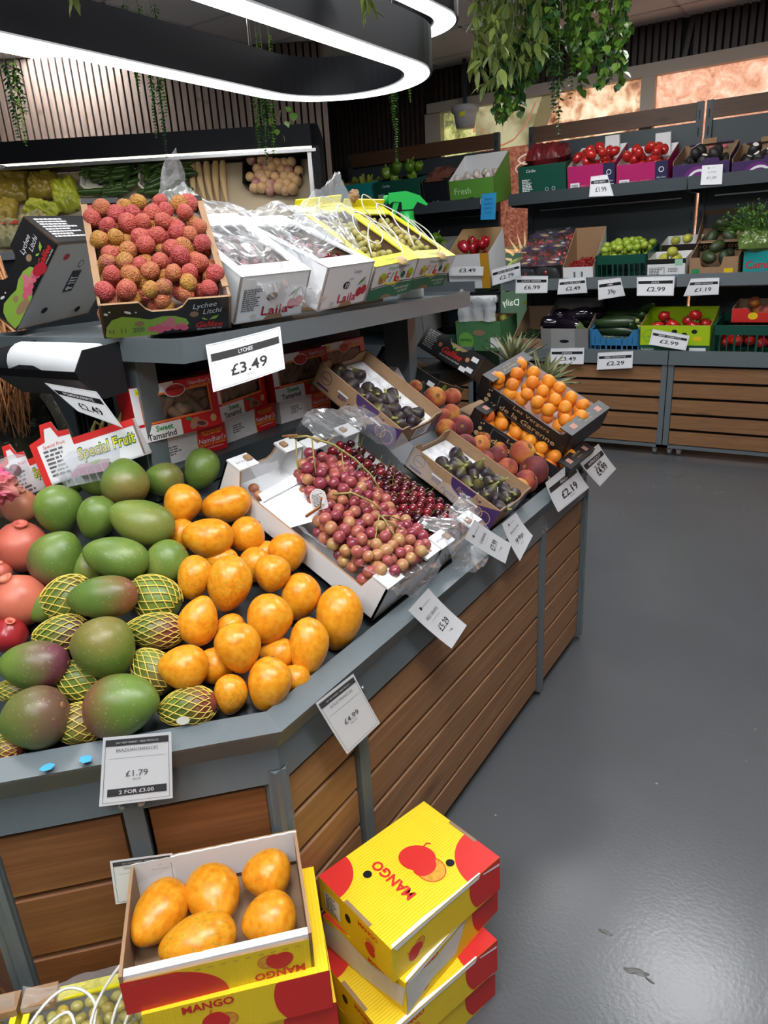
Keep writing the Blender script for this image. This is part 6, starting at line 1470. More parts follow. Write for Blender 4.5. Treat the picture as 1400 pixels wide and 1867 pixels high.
# ================================================================ FILM OVER THE CARTONS
P1, P2 = pose(LA[0][0]), pose(LA[1][0])
def L1(a, b, c): return P1 @ Vector((a, b, c))
def L2(a, b, c): return P2 @ Vector((a, b, c))
film_sheet('carton_film', 'crumpled clear bag hanging over the front of the first cherry carton', [[L1(-.02, .29, .13), L1(.05, .32, .16), L1(.12, .29, .13), L1(.19, .28, .12)], [L1(-.015, .18, .10), L1(.06, .20, .12), L1(.13, .20, .14), L1(.21, .19, .13)], [L1(.0, .07, .115), L1(.07, .05, .125), L1(.14, .06, .13), L1(.225, .08, .12)], [L1(.02, -.012, .095), L1(.08, -.02, .06), L1(.15, -.02, .05), L1(.24, -.005, .07)], [L1(.05, -.016, .085), L1(.09, -.03, .035), L1(.16, -.03, .03), L1(.245, -.01, .04)]], .020, 34, 34, 1)
film_sheet('carton_film', 'peaked clear bag standing up behind the first cherry carton', [[L1(-.03, .30, .11), L1(.0, .30, .16), L1(.06, .29, .12)], [L1(-.02, .31, .14), L1(.03, .31, .24), L1(.06, .30, .15)], [L1(.0, .33, .12), L1(.05, .33, .17), L1(.09, .32, .12)]], .016, 18, 18, 2)
film_sheet('carton_film', 'clear bag puffed over the second cherry carton', [[L2(-.02, .24, .12), L2(.07, .25, .15), L2(.15, .25, .14), L2(.22, .24, .12)], [L2(-.02, .14, .125), L2(.07, .14, .16), L2(.15, .13, .18), L2(.23, .15, .14)], [L2(.0, .05, .11), L2(.08, .03, .125), L2(.14, .04, .13), L2(.21, .05, .115)]], .022, 30, 30, 3)
film_sheet('carton_film', 'tall crumpled clear bag between cherry and yellow cartons', [[L2(.12, .20, .12), L2(.17, .21, .18), L2(.24, .22, .13)], [L2(.14, .17, .14), L2(.20, .16, .25), L2(.25, .18, .15)], [L2(.15, .10, .11), L2(.20, .08, .15), L2(.25, .10, .12)]], .022, 24, 24, 4)
C = lambda a, b, c: pose(cb) @ Vector((a, b, c))
G = lambda a, b, c: pose(gb) @ Vector((a, b, c))
film_sheet('carton_film', 'clear bag bunched over the rim end of the cherry trough carton', [[C(.36, .02, .09), C(.36, .12, .085), C(.35, .22, .11)], [C(.42, .01, .10), C(.42, .12, .10), C(.41, .23, .10)], [C(.47, .03, .05), C(.475, .13, .055), C(.47, .24, .05)], [C(.50, .05, .03), C(.51, .14, .03), C(.50, .25, .03)]], .018, 24, 30, 5)
film_sheet('carton_film', 'clear bag standing along the far wall of the cherry trough carton', [[C(.0, .20, .15), C(.14, .215, .15), C(.28, .215, .115), C(.42, .21, .09)], [C(.0, .20, .09), C(.14, .21, .09), C(.28, .21, .08), C(.42, .205, .07)]], .014, 16, 34, 6)
film_sheet('carton_film', 'clear bag hump over the upslope end of the cherry trough carton', [[C(-.03, .0, .05), C(-.035, .08, .05), C(-.03, .18, .05)], [C(-.01, -.01, .14), C(-.01, .08, .16), C(.0, .20, .14)], [C(.06, .0, .12), C(.07, .09, .15), C(.08, .21, .13)]], .016, 20, 24, 7)
film_sheet('carton_film', 'clear bag lining the near wall of the red grape carton', [[G(.03, .02, .105), G(.12, .012, .07), G(.24, .012, .065), (G(.34, .010, .068)), G(.42, .012, .095)], [G(.06, .10, .10), G(.13, .05, .06), G(.24, .035, .055), G(.33, .03, .06), G(.41, .03, .09)]], .014, 16, 36, 8)
film_sheet('carton_film', 'clear bag turned over the rim end of the red grape carton', [[G(.40, .0, .09), G(.42, .10, .085), G(.42, .215, .09)], [G(.455, .0, .095), G(.462, .10, .08), G(.462, .22, .09)], [G(.475, .02, .07), G(.49, .11, .035), G(.485, .22, .06)]], .014, 18, 30, 9)

# ================================================================ PINEAPPLES
def pineapple(label, loc, rot, s):
    o = thing('pineapple', label, 'pineapple', loc, rot)
    def fn(t, p):
        k = 1+.05*math.cos(9*p+6*t)*math.sin(t); return Vector((.052*math.sin(t)**.7*math.cos(p)*k, .052*math.sin(t)**.7*math.sin(p)*k, .075*math.cos(t)+.075)) if 0 < t < math.pi else Vector((0, 0, .15 if t == 0 else 0))
    obj('fruit_body', blob('fruit_body', 'pineapple', fn, 24, 16), o)
    rs = random.Random(int(s*100))
    for k in range(34):
        r_ = k/34; az = k*2.4; L = .06+.085*math.sin(math.pi*min(1, .25+r_*.7)); sp = R(62-55*r_); w_ = .019*(1-.3*r_)
        d = Vector((math.cos(az)*math.sin(sp), math.sin(az)*math.sin(sp), math.cos(sp))); sd = Vector((-math.sin(az), math.cos(az), 0)); b0 = Vector((0, 0, .145+.02*r_)); v = []
        for q in range(5):
            u = q/4; c = b0+d*L*u+Vector((math.cos(az), math.sin(az), 0))*.018*u*u*(1-r_)+Vector((0, 0, -.010*u*u)); ww = w_*(1-u)**.7
            v += [c-sd*ww+d.cross(sd)*.002, c+d.cross(sd)*-.002, c+sd*ww+d.cross(sd)*.002]
        f = [];
        for q in range(4):
            for e in range(2): f.append((q*3+e, q*3+e+1, q*3+e+4, q*3+e+3))
        obj('crown_leaf', mesh('crown_leaf', v, f, 'pine_leaf', None, True), o)
    o.scale = (s,)*3; return o
pa = Dp(932, 650, 3.05); pineapple('pineapple with an upright crown behind the apricot boxes', (pa.x, pa.y, pa.z-.20), (4, 5, 0), 1.12)
pa = Dp(985, 690, 2.95); pineapple('pineapple with a drooping crown leaning behind the apricot box', (pa.x-.08, pa.y+.02, pa.z-.17), (12, 32, 0), 1.12)
tag(boxobj('pineapple_crate', (-1.25, 2.36, .80), (-.86, 2.62, .82), 'kraft'), 'flat brown tray under the pineapples at the far end', 'tray')

# ================================================================ BACK DISPLAY UNITS
def unit(label, x0, x1, slats=True):
    o = thing('produce_rack', label, 'shelving', ((x0+x1)/2, 5.2, 0)); T = lambda mb, nm, mat='grey_dark': wparent(o, mb).build(nm, mat, o)
    for x in (x0+.006, x1-.046):
        up_ = T(MB().box((x, 5.44, 0), (x+.04, 5.48, 2.2)), 'upright')
        for k in range(14): T(MB().box((x+.016, 5.437, .8+k*.1), (x+.022, 5.441, .85+k*.1)), 'slot', 'black').parent = up_
    T(MB().box((x0+.045, 5.46, .75), (x1-.045, 5.475, 2.085)), 'back_panel')
    T(MB().box((x0+.045, 5.435, 2.095), (x1-.045, 5.46, 2.195)), 'header_board', 'board_dark')
    # shelves with lips, tilted forward
    for (zf, yf, zb, nm) in ((1.735, 5.10, 1.80, 'upper'), (1.165, 5.00, 1.23, 'middle')):
        T(MB().add([(x0, yf, zf-.045), (x1, yf, zf-.045), (x1, 5.46, zb-.045), (x0, 5.46, zb-.045)], [(0, 1, 2, 3)]), 'shelf_plate')
        T(MB().box((x0, yf-.012, zf-.065), (x1, yf, zf+.01)), 'shelf_lip', 'grey_dark' if nm == 'upper' else 'grey')
        for x in (x0+.004, x1-.008): T(MB().prism([(yf, zf-.05), (5.45, zb-.05), (5.45, zb-.14), (yf+.04, zf-.075)], (x, 0, 0), (0, 1, 0), (0, 0, 1), (1, 0, 0), .004), 'bracket')
        T(MB().box((x0+.1, 5.452, zb-.165), (x1-.1, 5.458, zb-.157)), 'rear_bar', 'steel')
    # base bin
    T(MB().box((x0, 4.93, .615), (x1, 4.945, .70)), 'bin_rail', 'grey'); T(MB().box((x0, 4.93, .70), (x1, 4.965, .705)), 'bin_rail_top', 'grey')
    T(MB().add([(x0, 4.945, .66), (x1, 4.945, .66), (x1, 5.46, .74), (x0, 5.46, .74)], [(0, 1, 2, 3)]), 'bin_deck')
    for x in (x0, x1-.035): T(MB().box((x, 4.94, .055), (x+.035, 5.0, .62)), 'post', 'grey')
    for x in (x0, x1-.01): T(MB().box((x, 4.95, .06), (x+.01, 5.45, .70)), 'side_panel')
    T(MB().box((x0, 4.94, .055), (x1, 4.97, .075)), 'bottom_rail', 'grey')
    T(MB().box((x0+.03, 4.985, .07), (x1-.03, 4.99, .62)), 'inner_panel', 'black')
    bw = x1-x0-.074; bm = MB().box((-bw/2, -.012, 0), (bw/2, .010, .088)).mesh('slat', 'board_light')
    for k in range(5): obj('slat', bm, o, Vector(((x0+x1)/2, 4.962, .082+k*.107))-Vector(o.location))
    for x in (x0+.10, x1-.05, x0+.04):
        c = Vector((x, 5.0, 0))-Vector(o.location)
        MB().lathe([(.001, -.012), (.028, -.012), (.030, -.008), (.030, .008), (.028, .012), (.001, .012)], 14).build('caster_wheel', plain('wheel_grey', (.35, .36, .36), .5), o, True, c+Vector((0, 0, .030)), (0, 90, 0)); MB().box((-.016, -.02, .03), (.016, .02, .06)).build('caster_fork', 'steel', o, False, c)
    return o
unit('tall grey produce rack with wooden header, left of the window strip', -3.80, -2.415)
unit('tall grey produce rack in the middle of the back wall', -2.19, -1.003)
unit('tall grey produce rack at the right edge of the photo', -.997, .20)
YU, YMd, YBt = 5.118, 5.018, 4.975
def rackbox(name, label, px0, px1, pyt, pyb, Yf, outer, inner='kraft_in', depth=.30, tilt=11, draw=None, notchy=None, hmin=None, edge=None, zfix=None, back=1.0):
    """open carton whose front face covers the given pixels on plane Y=Yf"""
    pc = (px0+px1)/2; a, b = Yp(px0, pyb, Yf), Yp(px1, pyb, Yf); t_ = Yp(pc, pyt, Yf); zb = zfix if zfix is not None else Yp(pc, pyb, Yf).z
    w_ = b.x-a.x; h_ = max(.03, t_.z-zb)
    o = carton(name, label, (a.x, Yf, zb), (tilt, 0, 0)); hb = h_*back
    tray(o, w_, depth, h_, outer, inner, edge or 'kraft', .004, notchy(w_, h_) if notchy else None, [(0,0),(w_,0),(w_,hb),(0,hb)], [(0,0),(depth,0),(depth,h_),(0,hb)], [(0,0),(depth,0),(depth,hb),(0,h_)])
    if draw: draw(o, boxface('front', w_, depth, h_), w_, h_)
    o['w'] = w_; o['h'] = h_; return o
ZU, ZM, ZB = 1.735-.043, 1.165-.043, .672
def fillr(o, kind, name, label, cat, sp, group, layers=2, z0=None, dz=None, depth=.30, heap=.03, **k):
    w_, h_ = o['w'], o['h']; dz = dz or sp*.6
    return fill(o, kind, name, label, cat, sp*.5, w_-sp*.5, sp*.5, depth-sp*.6, (z0 if z0 is not None else h_-sp*.35-dz*(layers-1)*.6), sp, sp, dz, layers, group, heap=heap, **k)
# ---- upper shelf, middle rack
def dg(o, F_, w_, h_): text(o, 'Caribe', F_, w_*.28, h_*.86, .018, M['paper'], shear=.3); smallprint(o, F_, w_*.08, h_*.62, w_*.22, 8, .010, M['paper']); patch(o, 'printed_disc', ringpolys(w_*.60, h_*.3, .012, .012, .002)+ringpolys(w_*.74, h_*.3, .012, .012, .002), F_, M['paper'], .001)
b = rackbox('green_carton', 'dark green carton with a red net bag at the left of the upper shelf', 947, 1033, 300, 345, YU, 'crate_green', 'black', .30, 10, dg, zfix=ZU)
pillow('net_bag', 'red net bag of produce in the dark green carton', 'bag', pose(b) @ Vector((b['w']*.5, .15, b['h']+.03)), (10, 0, 0), b['w']*.8, .24, .12, f_simple('red_net_bag', [(.35, (.05, .008, .01)), (.65, (.26, .015, .02))], 60, .3), 3, .4)
def pk(o, F_, w_, h_):
    patch(o, 'white_label', [rect(w_*.06, h_*.1, w_*.26, h_*.45)], F_, M['paper'], .001); patch(o, 'barcode', [rect(w_*(.09+.02*k), h_*.15, w_*(.10+.02*k), h_*.4) for k in range(7)], F_, M['black_print'], .0014)
    text(o, 'BELLORTA', F_, w_*.50, h_*.30, .026, M['rose_p'], width=w_*.42); patch(o, 'navy_panel', [rect(w_*.76, 0, w_, h_)], F_, plain('navy_print', (.02, .02, .07), .5), .0008); text(o, 'Baby Plum', F_, w_*.88, h_*.42, .009, M['paper'], off=.0012); patch(o, 'printed_swirl', ringpolys(w_*.88, h_*.70, .016, .016, .004), F_, M['paper'], .0012); patch(o, 'white_label', [rect(w_*.78, h_*.05, w_*.98, h_*.32)], F_, M['paper'], .001)
for q, (x0, x1) in enumerate(((1036, 1121), (1124, 1216))):
    b = rackbox('tomato_carton', 'magenta carton of plum tomatoes, %s of the pair' % ('left' if q == 0 else 'right'), x0, x1, 300 if q == 0 else 297, 340, YU, 'magenta', 'white', .30, 10, pk, zfix=ZU, back=1.45)
    fillr(b, 'tomato', 'plum_tomato', 'red plum tomato in the %s magenta carton' % ('left' if q == 0 else 'right'), 'tomato', .066, 'plum tomatoes on the upper shelf', 3, heap=.07, tilt=60, stem='calyx', dz=.042)
    MB().box((b['w']*.55, .27, b['h']), (b['w']*.85, .296, b['h']+.14)).build('corner_flap', 'white', b)
def pv(o, F_, w_, h_):
    patch(o, 'printed_arc', [ell(w_*.45, 0, w_*.28, h_*.75, 24, 0, 0, 180)], F_, plain('violet_print', (.16, .02, .18), .5), .0006); patch(o, 'printed_ring', [p for p in ringpolys(w_*.48, 0, w_*.24, h_*.62, .014, 40) if min(x[1] for x in p) >= 0], F_, M['paper'], .001); patch(o, 'printed_avocado', [ell(w_*.48, h_*.20, w_*.08, h_*.15, 14)], F_, M['lime_p'], .001)
for q, (x0, x1) in enumerate(((1226, 1328), (1332, 1440))):
    b = rackbox('avocado_carton', 'purple carton of ripe avocados, %s' % ('beside the tomatoes' if q == 0 else 'cut by the right photo edge'), x0, x1, 290 if q == 0 else 284, 328, YU, 'purple', 'kraft_in', .32, 10, pv, lambda w_, h_: [(0,0),(w_,0),(w_,h_*.85),(w_*.82,h_*.85),(w_*.80,h_),(w_*.55,h_),(w_*.52,h_*.85),(0,h_*.85)], zfix=ZU, back=1.4)
    fr = fillr(b, 'avocado_dk', 'ripe_avocado', 'dark ripe avocado with a white sticker in the purple carton %s' % ('beside the tomatoes' if q == 0 else 'at the photo edge'), 'avocado', .078, 'ripe avocados in purple cartons', 2, depth=.32, heap=.04, tilt=35)
    for a_ in fr:
        st = obj('sticker', MB().add([Vector(p).to_3d()*.016 for p in ell(0, 0, 1, 1, 10)], [tuple(range(10))]).mesh('sticker', 'sticker'), a_); st.location = Vector((random.uniform(-.01, .01), random.uniform(-.012, 0), .0)).normalized()*.0; st.location = (0, 0, .0435*.93); 
    MB().box((b['w']*.1, .30, b['h']*1.38), (b['w']*.9, .316, b['h']*1.42)).build('back_ledge', 'purple', b); patch(b, 'printed_paw', [ell(b['w']*(.25+.25*k), 0, .012, .010, 10) for k in range(3)], Face((0, .299, b['h']*1.25), (1, 0, 0), (0, 0, 1), (0, -1, 0)), M['pink_p'], .001); MB().box((b['w']*.35, .296, b['h']*1.4), (b['w']*.60, .30, b['h']*1.62)).build('handle_flap', 'kraft', b)
# ---- middle shelf, middle rack
b = rackbox('black_tray', 'black tray heaped with bags of cherry tomatoes', 930, 1026, 484, 507, YMd, 'black_gloss', 'black', .34, 11, zfix=ZM)
for k, (u, v, z, lab) in enumerate(((.22, .07, .07, 'near left'), (.70, .08, .07, 'near right'), (.30, .20, .14, 'middle left'), (.70, .22, .15, 'middle right'), (.36, .32, .21, 'far left'), (.72, .33, .22, 'far right'))):
    p = pose(b) @ Vector((b['w']*u, v, z+.03)); bg = pillow('tomato_bag', 'clear purple printed bag of cherry tomatoes, %s of the heap' % lab, 'bag', p, (32, random.uniform(-10, 10), random.uniform(-15, 15)), .22, .21, .10, 'film_clear', 20+k)
    for i in range(34): obj('cherry_tomato', FR['ctomato'][0], bg, (random.uniform(-.08, .08), random.uniform(-.075, .075), random.uniform(-.022, .026)), None, random.uniform(.8, 1.1))
    MB().add([(-.10, -.02, .047), (.0, -.035, .052), (.09, .0, .047), (.06, .035, .048), (-.05, .03, .05)], [(0, 1, 2, 3, 4)]).build('printed_label', plain('purple_film', (.05, .02, .07), .3), bg); MB().add([(-.02, .0, .054), (.03, -.012, .054), (.06, .01, .052), (.01, .02, .053)], [(0, 1, 2, 3)]).build('printed_stripe', 'gold', bg); MB().add([(.02, .05, .04), (.05, .05, .04), (.05, .075, .036), (.02, .075, .036)], [(0, 1, 2, 3)]).build('white_label', 'paper', bg)
def heapstuff(name, label, cat, o, n, L, r_, mat, z):
    mb = MB(); w_ = o['w']
    for k in range(n):
        a = random.uniform(.02, w_-.02); b_ = random.uniform(.02, .26); t_ = random.uniform(0, 6.28); d = Vector((math.cos(t_), math.sin(t_), random.uniform(-.3, .3)))*L/2; c = Vector((a, b_, z+random.uniform(-.012, .012)))
        for s in (-1, 1):
            e = c+d*s; e.x = min(max(e.x, .006), w_-.006)
        p0, p1 = c-d, c+d; p0.x = min(max(p0.x, .008), w_-.008); p1.x = min(max(p1.x, .008), w_-.008); mb.tube([p0, (p0+p1)/2+Vector((0, 0, .006)), p1], [r_*.5, r_, r_*.3], 5)
    h = mb.build(name, mat, None, True); h.matrix_world = pose(o); h.location = o.location; h.rotation_euler = o.rotation_euler; tag(h, label, cat, kind='stuff')
b = rackbox('chilli_carton', 'brown carton of small red chillies with a white front', 1027, 1083, 486, 500, YMd, 'white', 'kraft', .30, 11, None, None, zfix=ZM, back=2.6)
patch(b, 'printed_mark', [rect(b['w']*.36, b['h']*.35, b['w']*.42, b['h']*.75), rect(b['w']*.60, b['h']*.35, b['w']*.66, b['h']*.75)], boxface('front', b['w'], .30, b['h']), M['ink'], .001)
heapstuff('red_chillies', 'heap of small red chillies in the brown carton', 'chillies', b, 130, .05, .004, 'chilli', b['h']*.95)
def crate(name, label, px0, px1, pyt, pyb, Yf, mat, depth=.32, tilt=11, zfix=None, dip=None):
    pc = (px0+px1)/2; a, b = Yp(px0, pyb, Yf), Yp(px1, pyb, Yf); t_ = Yp(pc, pyt, Yf); zb = zfix if zfix is not None else Yp(pc, pyb, Yf).z; w_, h_ = b.x-a.x, t_.z-zb
    o = thing(name, label, 'crate', (a.x, Yf, zb), (tilt, 0, 0)); MB().box((0, 0, 0), (w_, depth, .006)).build('crate_floor', mat, o)
    rim = h_*.30
    for nm, (p, q) in (('front_rim', ((0, 0), (w_, .012))), ('back_rim', ((0, depth-.012), (w_, depth))), ('side_rim', ((0, 0), (.012, depth))), ('side_rim', ((w_-.012, 0), (w_, depth)))):
        if dip and nm == 'front_rim': MB().prism([(0, h_*.35), (w_, h_*.35), (w_, h_), (w_*.88, h_), (w_*.76, h_*.62), (w_*.28, h_*.62), (w_*.16, h_), (0, h_)], (0, 0, 0), (1, 0, 0), (0, 0, 1), (0, 1, 0), .010).build(nm, mat, o)
        else: MB().box((p[0], p[1], h_-rim), (q[0], q[1], h_)).build(nm, mat, o)
    n = 9
    for k in range(n+1):
        x = k*(w_-.012)/n; wd = .012 if k in (0, n) or k % 3 == 0 else .006; MB().box((x, 0, 0), (x+wd, .010, h_-rim+.002)).build('bar', mat, o); MB().box((x, depth-.010, 0), (x+wd, depth, h_-rim+.002)).build('bar', mat, o)
    for k in range(6): MB().box((0, k*(depth-.012)/5, 0), (.010, k*(depth-.012)/5+.03, h_-rim+.002)).build('bar', mat, o); MB().box((w_-.010, k*(depth-.012)/5, 0), (w_, k*(depth-.012)/5+.03, h_-rim+.002)).build('bar', mat, o)
    o['w'] = w_; o['h'] = h_; return o
b = crate('lime_crate', 'dark green plastic crate of limes on the middle shelf', 1087, 1180, 464, 500, YMd, 'crate_green', zfix=ZM)
fillr(b, 'lime', 'lime', 'bright green lime in the dark green crate', 'lime', .055, 'limes in the crate', 3, heap=.045, depth=.32, dz=.03, rnd=.3)
def gv(o, F_, w_, h_): patch(o, 'printed_frame', frame_polys(w_*.06, h_*.12, w_*.46, h_*.66, .003), F_, M['ink'], .0008); smallprint(o, F_, w_*.09, h_*.6, w_*.32, 4, .010, M['ink']); smallprint(o, F_, w_*.55, h_*.62, w_*.35, 3, .009, M['ink']); patch(o, 'black_band', [rect(0, h_*.80, w_, h_)], F_, M['black_print'], .0007); patch(o, 'green_label', [rect(w_*.72, h_*.72, w_*.92, h_*.98)], F_, plain('mint_print', (.35, .62, .45), .5), .001)
b = rackbox('guava_carton', 'black and white carton of guavas beside the lime crate', 1180, 1250, 471, 500, YMd, 'white', 'white', .22, 11, gv, zfix=ZM)
fillr(b, 'guava', 'guava', 'yellow green guava in the front black and white carton', 'guava', .07, 'guavas', 2, depth=.22, heap=.03)
p = pose(b); b2 = carton('guava_carton', 'black and white carton of guavas standing behind the first', p @ Vector((.03, .235, .06)), (16, 0, 0)); tray(b2, b['w'], .20, .13, 'black_print', 'white', 'kraft', .004); b2['w'] = b['w']; b2['h'] = .13
fillr(b2, 'guava', 'guava', 'shaded guava in the rear black and white carton', 'guava', .075, 'guavas in the rear carton', 1, depth=.20)
def av(o, F_, w_, h_): patch(o, 'green_label', [rect(w_*.06, h_*.25, w_*.22, h_*.55)], F_, M['green_p'], .0008); patch(o, 'yellow_label', [rect(w_*.72, h_*.10, w_*.90, h_*.55)], F_, M['yellow'], .001)
b = rackbox('avocado_carton', 'brown carton of green avocados on the middle shelf', 1256, 1345, 468, 500, YMd, 'kraft', 'kraft_in', .28, 11, av, lambda w_, h_: notch(w_, h_, w_*.25, w_*.65, h_*.6), zfix=ZM, back=1.3)
fillr(b, 'avocado', 'avocado', 'green avocado in the lower brown carton', 'avocado', .085, 'avocados in the lower carton', 2, depth=.28, heap=.05)
p = pose(b) @ Vector((-.015, .29, .10)); b2 = carton('avocado_carton', 'tall upper carton of green avocados with a ring printed rim', p, (42, 0, 0)); w2_ = b['w']*1.08
tray(b2, w2_, .30, .10, 'black_print', 'kraft_in', 'kraft', .004); b2['w'] = w2_; b2['h'] = .10
patch(b2, 'printed_rings', [q for i in range(8) if i not in (3, 4) for j in range(2) for q in ringpolys(.02+i*(w2_-.04)/7, .03+j*.04, .014, .014, .004, 12)], boxface('front', w2_, .30, .10), M['gold'], .001)
fillr(b2, 'avocado', 'avocado', 'green avocado in the tall upper carton', 'avocado', .082, 'avocados in the upper carton', 2, depth=.30, heap=.02)
def cm(o, F_, w_, h_): text(o, 'Camin', F_, w_*.42, h_*.55, h_*.24, M['red'], bold=.02, width=w_*.70); smallprint(o, F_, w_*.05, h_*.30, w_*.2, 3, .012, M['paper'])
b = rackbox('herb_carton', 'turquoise carton with red lettering at the right photo edge', 1353, 1425, 456, 500, YMd, 'turq', 'white', .28, 11, cm, zfix=ZM)
def herbs(name, label, c, n, L, spread, seed):
    rs = random.Random(seed); mb = MB()
    for k in range(n):
        d = Vector((rs.uniform(-1, .2), rs.uniform(-.5, .5), rs.uniform(.2, .9))).normalized(); b0 = Vector((rs.uniform(-spread, spread), rs.uniform(-spread, spread)*.6, rs.uniform(-.03, .03))); mb.tube([b0, b0+d*L*.5, b0+d*L+Vector((0, 0, -.02))], .0018, 4)
        for q in range(4):
            c0 = b0+d*L*(.5+.15*q); s = rs.uniform(.008, .016); e = Vector((rs.uniform(-1, 1), rs.uniform(-1, 1), rs.uniform(-1, 1))).normalized(); g = e.cross(d).normalized(); mb.add([c0, c0+e*s+g*s*.5, c0+e*s*2, c0+e*s-g*s*.5], [(0, 1, 2, 3)])
    o = mb.build(name, 'herb', None, False, c); return tag(o, label, 'herbs')
herbs('herb_bundle', 'bunch of leafy green herbs sticking out above the turquoise carton', pose(b) @ Vector((b['w']*.5, .10, b['h']+.06)), 90, .22, .09, 3)
pillow('herb_bag', 'clear bag of green herbs lying on the turquoise carton', 'bag', pose(b) @ Vector((b['w']*.35, .06, b['h']+.045)), (30, 0, 10), .24, .16, .09, f_simple('herb_bag_film', [(.3, (.06, .12, .02)), (.7, (.2, .28, .07))], 40, .2), 31)
# ---- base bin, middle rack
b = rackbox('chilli_carton', 'plain brown carton of dark green chillies in the base bin', 935, 988, 617, 645, YBt, 'kraft', 'kraft_in', .34, 9, None, None, zfix=ZB, back=2.6)
heapstuff('green_chillies', 'heap of thin dark green chillies in the brown carton', 'chillies', b, 110, .07, .005, 'chilli_gr', b['h']*.85)
def ag(o, F_, w_, h_): patch(o, 'handle_hole', [ell(w_*.50, h_*.48, .035, .011, 18)], F_, M['black'], .001); patch(o, 'white_label', [rect(w_*.66, h_*.05, w_*.92, h_*.20)], F_, M['paper'], .0008); text(o, 'ELANGREN', F_, w_*.48, h_*.12, .014, M['pinkgrey']); patch(o, 'pale_stripe', [rect(w_*.22, 0, w_*.72, h_)], F_, plain('grey_card_light', (.33, .33, .32), .6), .0004)
GREYC = plain('grey_card', (.22, .22, .215), .6)
b = rackbox('aubergine_carton', 'grey carton of glossy aubergines in the base bin', 987, 1073, 598, 640, YBt, GREYC, GREYC, .36, 9, ag, zfix=ZB, back=1.75)
for k, (u, v, z, az) in enumerate(((.22, .09, .02, 200), (.55, .07, .015, 170), (.62, .17, .06, 10), (.85, .20, .05, 30), (.35, .22, .04, 195))):
    a_ = fruit('aubergine', 'aubergine', ('glossy aubergine at the front left of the grey carton', 'glossy aubergine at the front of the grey carton', 'aubergine lying on top in the grey carton', 'aubergine at the right of the grey carton', 'aubergine at the back of the grey carton')[k], 'aubergine', pose(b) @ Vector((b['w']*u, v, b['h']+z-.01)), Euler((0, R(-8), R(az))).to_matrix(), 1, 'aubergines')
    cx = MB().lathe([(.0, .03), (.006, .028), (.008, .010), (.024, .002), (.040, -.022)], 10).build('calyx', plain('aubergine_calyx', (.10, .15, .04), .6), a_, True, (-.10, .012, 0), (0, -90, 0))
b = crate('courgette_crate', 'blue plastic crate of courgettes with a cut-out front', 1075, 1165, 600, 641, YBt, 'blue', .34, 9, ZB, True)
for k in range(11):
    row, lv = k % 5, k//5
    a_ = fruit('courgette', 'courgette', 'dark green courgette lying across in the blue crate', 'courgette', pose(b) @ Vector((b['w']*(.46 if lv < 2 else .5)+random.uniform(-.01, .01), .05+row*.058, b['h']*.55+lv*.055+row*.012)), Euler((random.uniform(0, 6), R(random.uniform(-4, 4)), R(random.uniform(-6, 6)))).to_matrix(), 1.12, 'courgettes lying across the blue crate'); obj('stem_end', MB().lathe([(.0, .018), (.011, .018), (.015, 0)], 8).mesh('stem_end', plain('pale_stem', (.35, .38, .12), .6)), a_, (.123, .004, 0), (0, 90, 0))
for k in range(3):
    fruit('courgette', 'courgette', ('courgette pointing at the viewer at the right of the blue crate', 'courgette lying above the right end of the blue crate', 'courgette at the right back of the blue crate')[k], 'courgette', pose(b) @ Vector((b['w']*(.84+.02*k), .12+k*.07, b['h']*.8+.05*k)), Euler((0, R(-25), R(-100+30*k))).to_matrix(), .95, 'courgettes at the right of the blue crate')
def bt(o, F_, w_, h_):
    patch(o, 'green_band', [rect(0, 0, w_, h_*.34)], F_, M['crate_green'], .0005); patch(o, 'printed_fruit', [ell(w_*(.36+.14*(k % 4)), h_*(.80 if k % 2 else .70), .018, .014, 10) for k in range(5)], F_, M['black_print'], .001); text(o, 'TOMATO', F_, w_*.16, h_*.62, .014, M['green_p']); patch(o, 'printed_hexagon', ringpolys(w_*.16, h_*.66, .055, .045, .003, 6), F_, M['green_p'], .0009); patch(o, 'white_label', [rect(w_*.72, h_*.03, w_*.95, h_*.26)], F_, M['paper'], .001); patch(o, 'yellow_sticker', [rect(w_*.77, h_*.50, w_*.88, h_*.64)], F_, M['yellow'], .0012); text(o, 'FLANDRIA', F_, w_*.12, h_*.2, .012, M['paper'])
b = rackbox('tomato_carton', 'lime green carton of beef tomatoes in the base bin', 1166, 1293, 592, 640, YBt, 'lime_p', 'lime_p', .30, 9, bt, zfix=ZB, back=1.25)
fillr(b, 'btomato', 'beef_tomato', 'large red beef tomato in the lime green carton', 'tomato', .088, 'beef tomatoes', 2, heap=.045, tilt=25, stem='calyx', dz=.045)
b = crate('tomato_crate', 'closed dark green crate with red produce behind its bars', 1297, 1420, 592, 642, YBt, 'crate_green', .34, 9, ZB)
fillr(b, 'tomato', 'plum_tomato', 'red tomato behind the bars of the dark green crate', 'tomato', .075, 'tomatoes in the green crate', 1, z0=.05, depth=.34)
p = pose(b) @ Vector((.09, .06, b['h']+.003)); b2 = carton('peach_carton', 'red carton of peaches stacked on the dark green crate', p, (8, 0, 0)); tray(b2, .40, .28, .085, 'red', 'kraft_in', 'kraft', .004, notch(.40, .085, .10, .38, .06)); b2['w'] = .40; b2['h'] = .085
text(b2, 'ACQ', boxface('front', .40, .28, .085), .25, .032, .032, plain('royal_print', (.03, .06, .35), .5), shear=.3, bold=.02); patch(b2, 'printed_peach', [ell(.12, .04, .028, .022, 14)], boxface('front', .40, .28, .085), M['yellow'], .001)
fillr(b2, 'peach', 'boxed_peach', 'dusky peach in the red carton on the green crate', 'peach', .082, 'peaches in the red carton', 2, depth=.28, heap=.02)
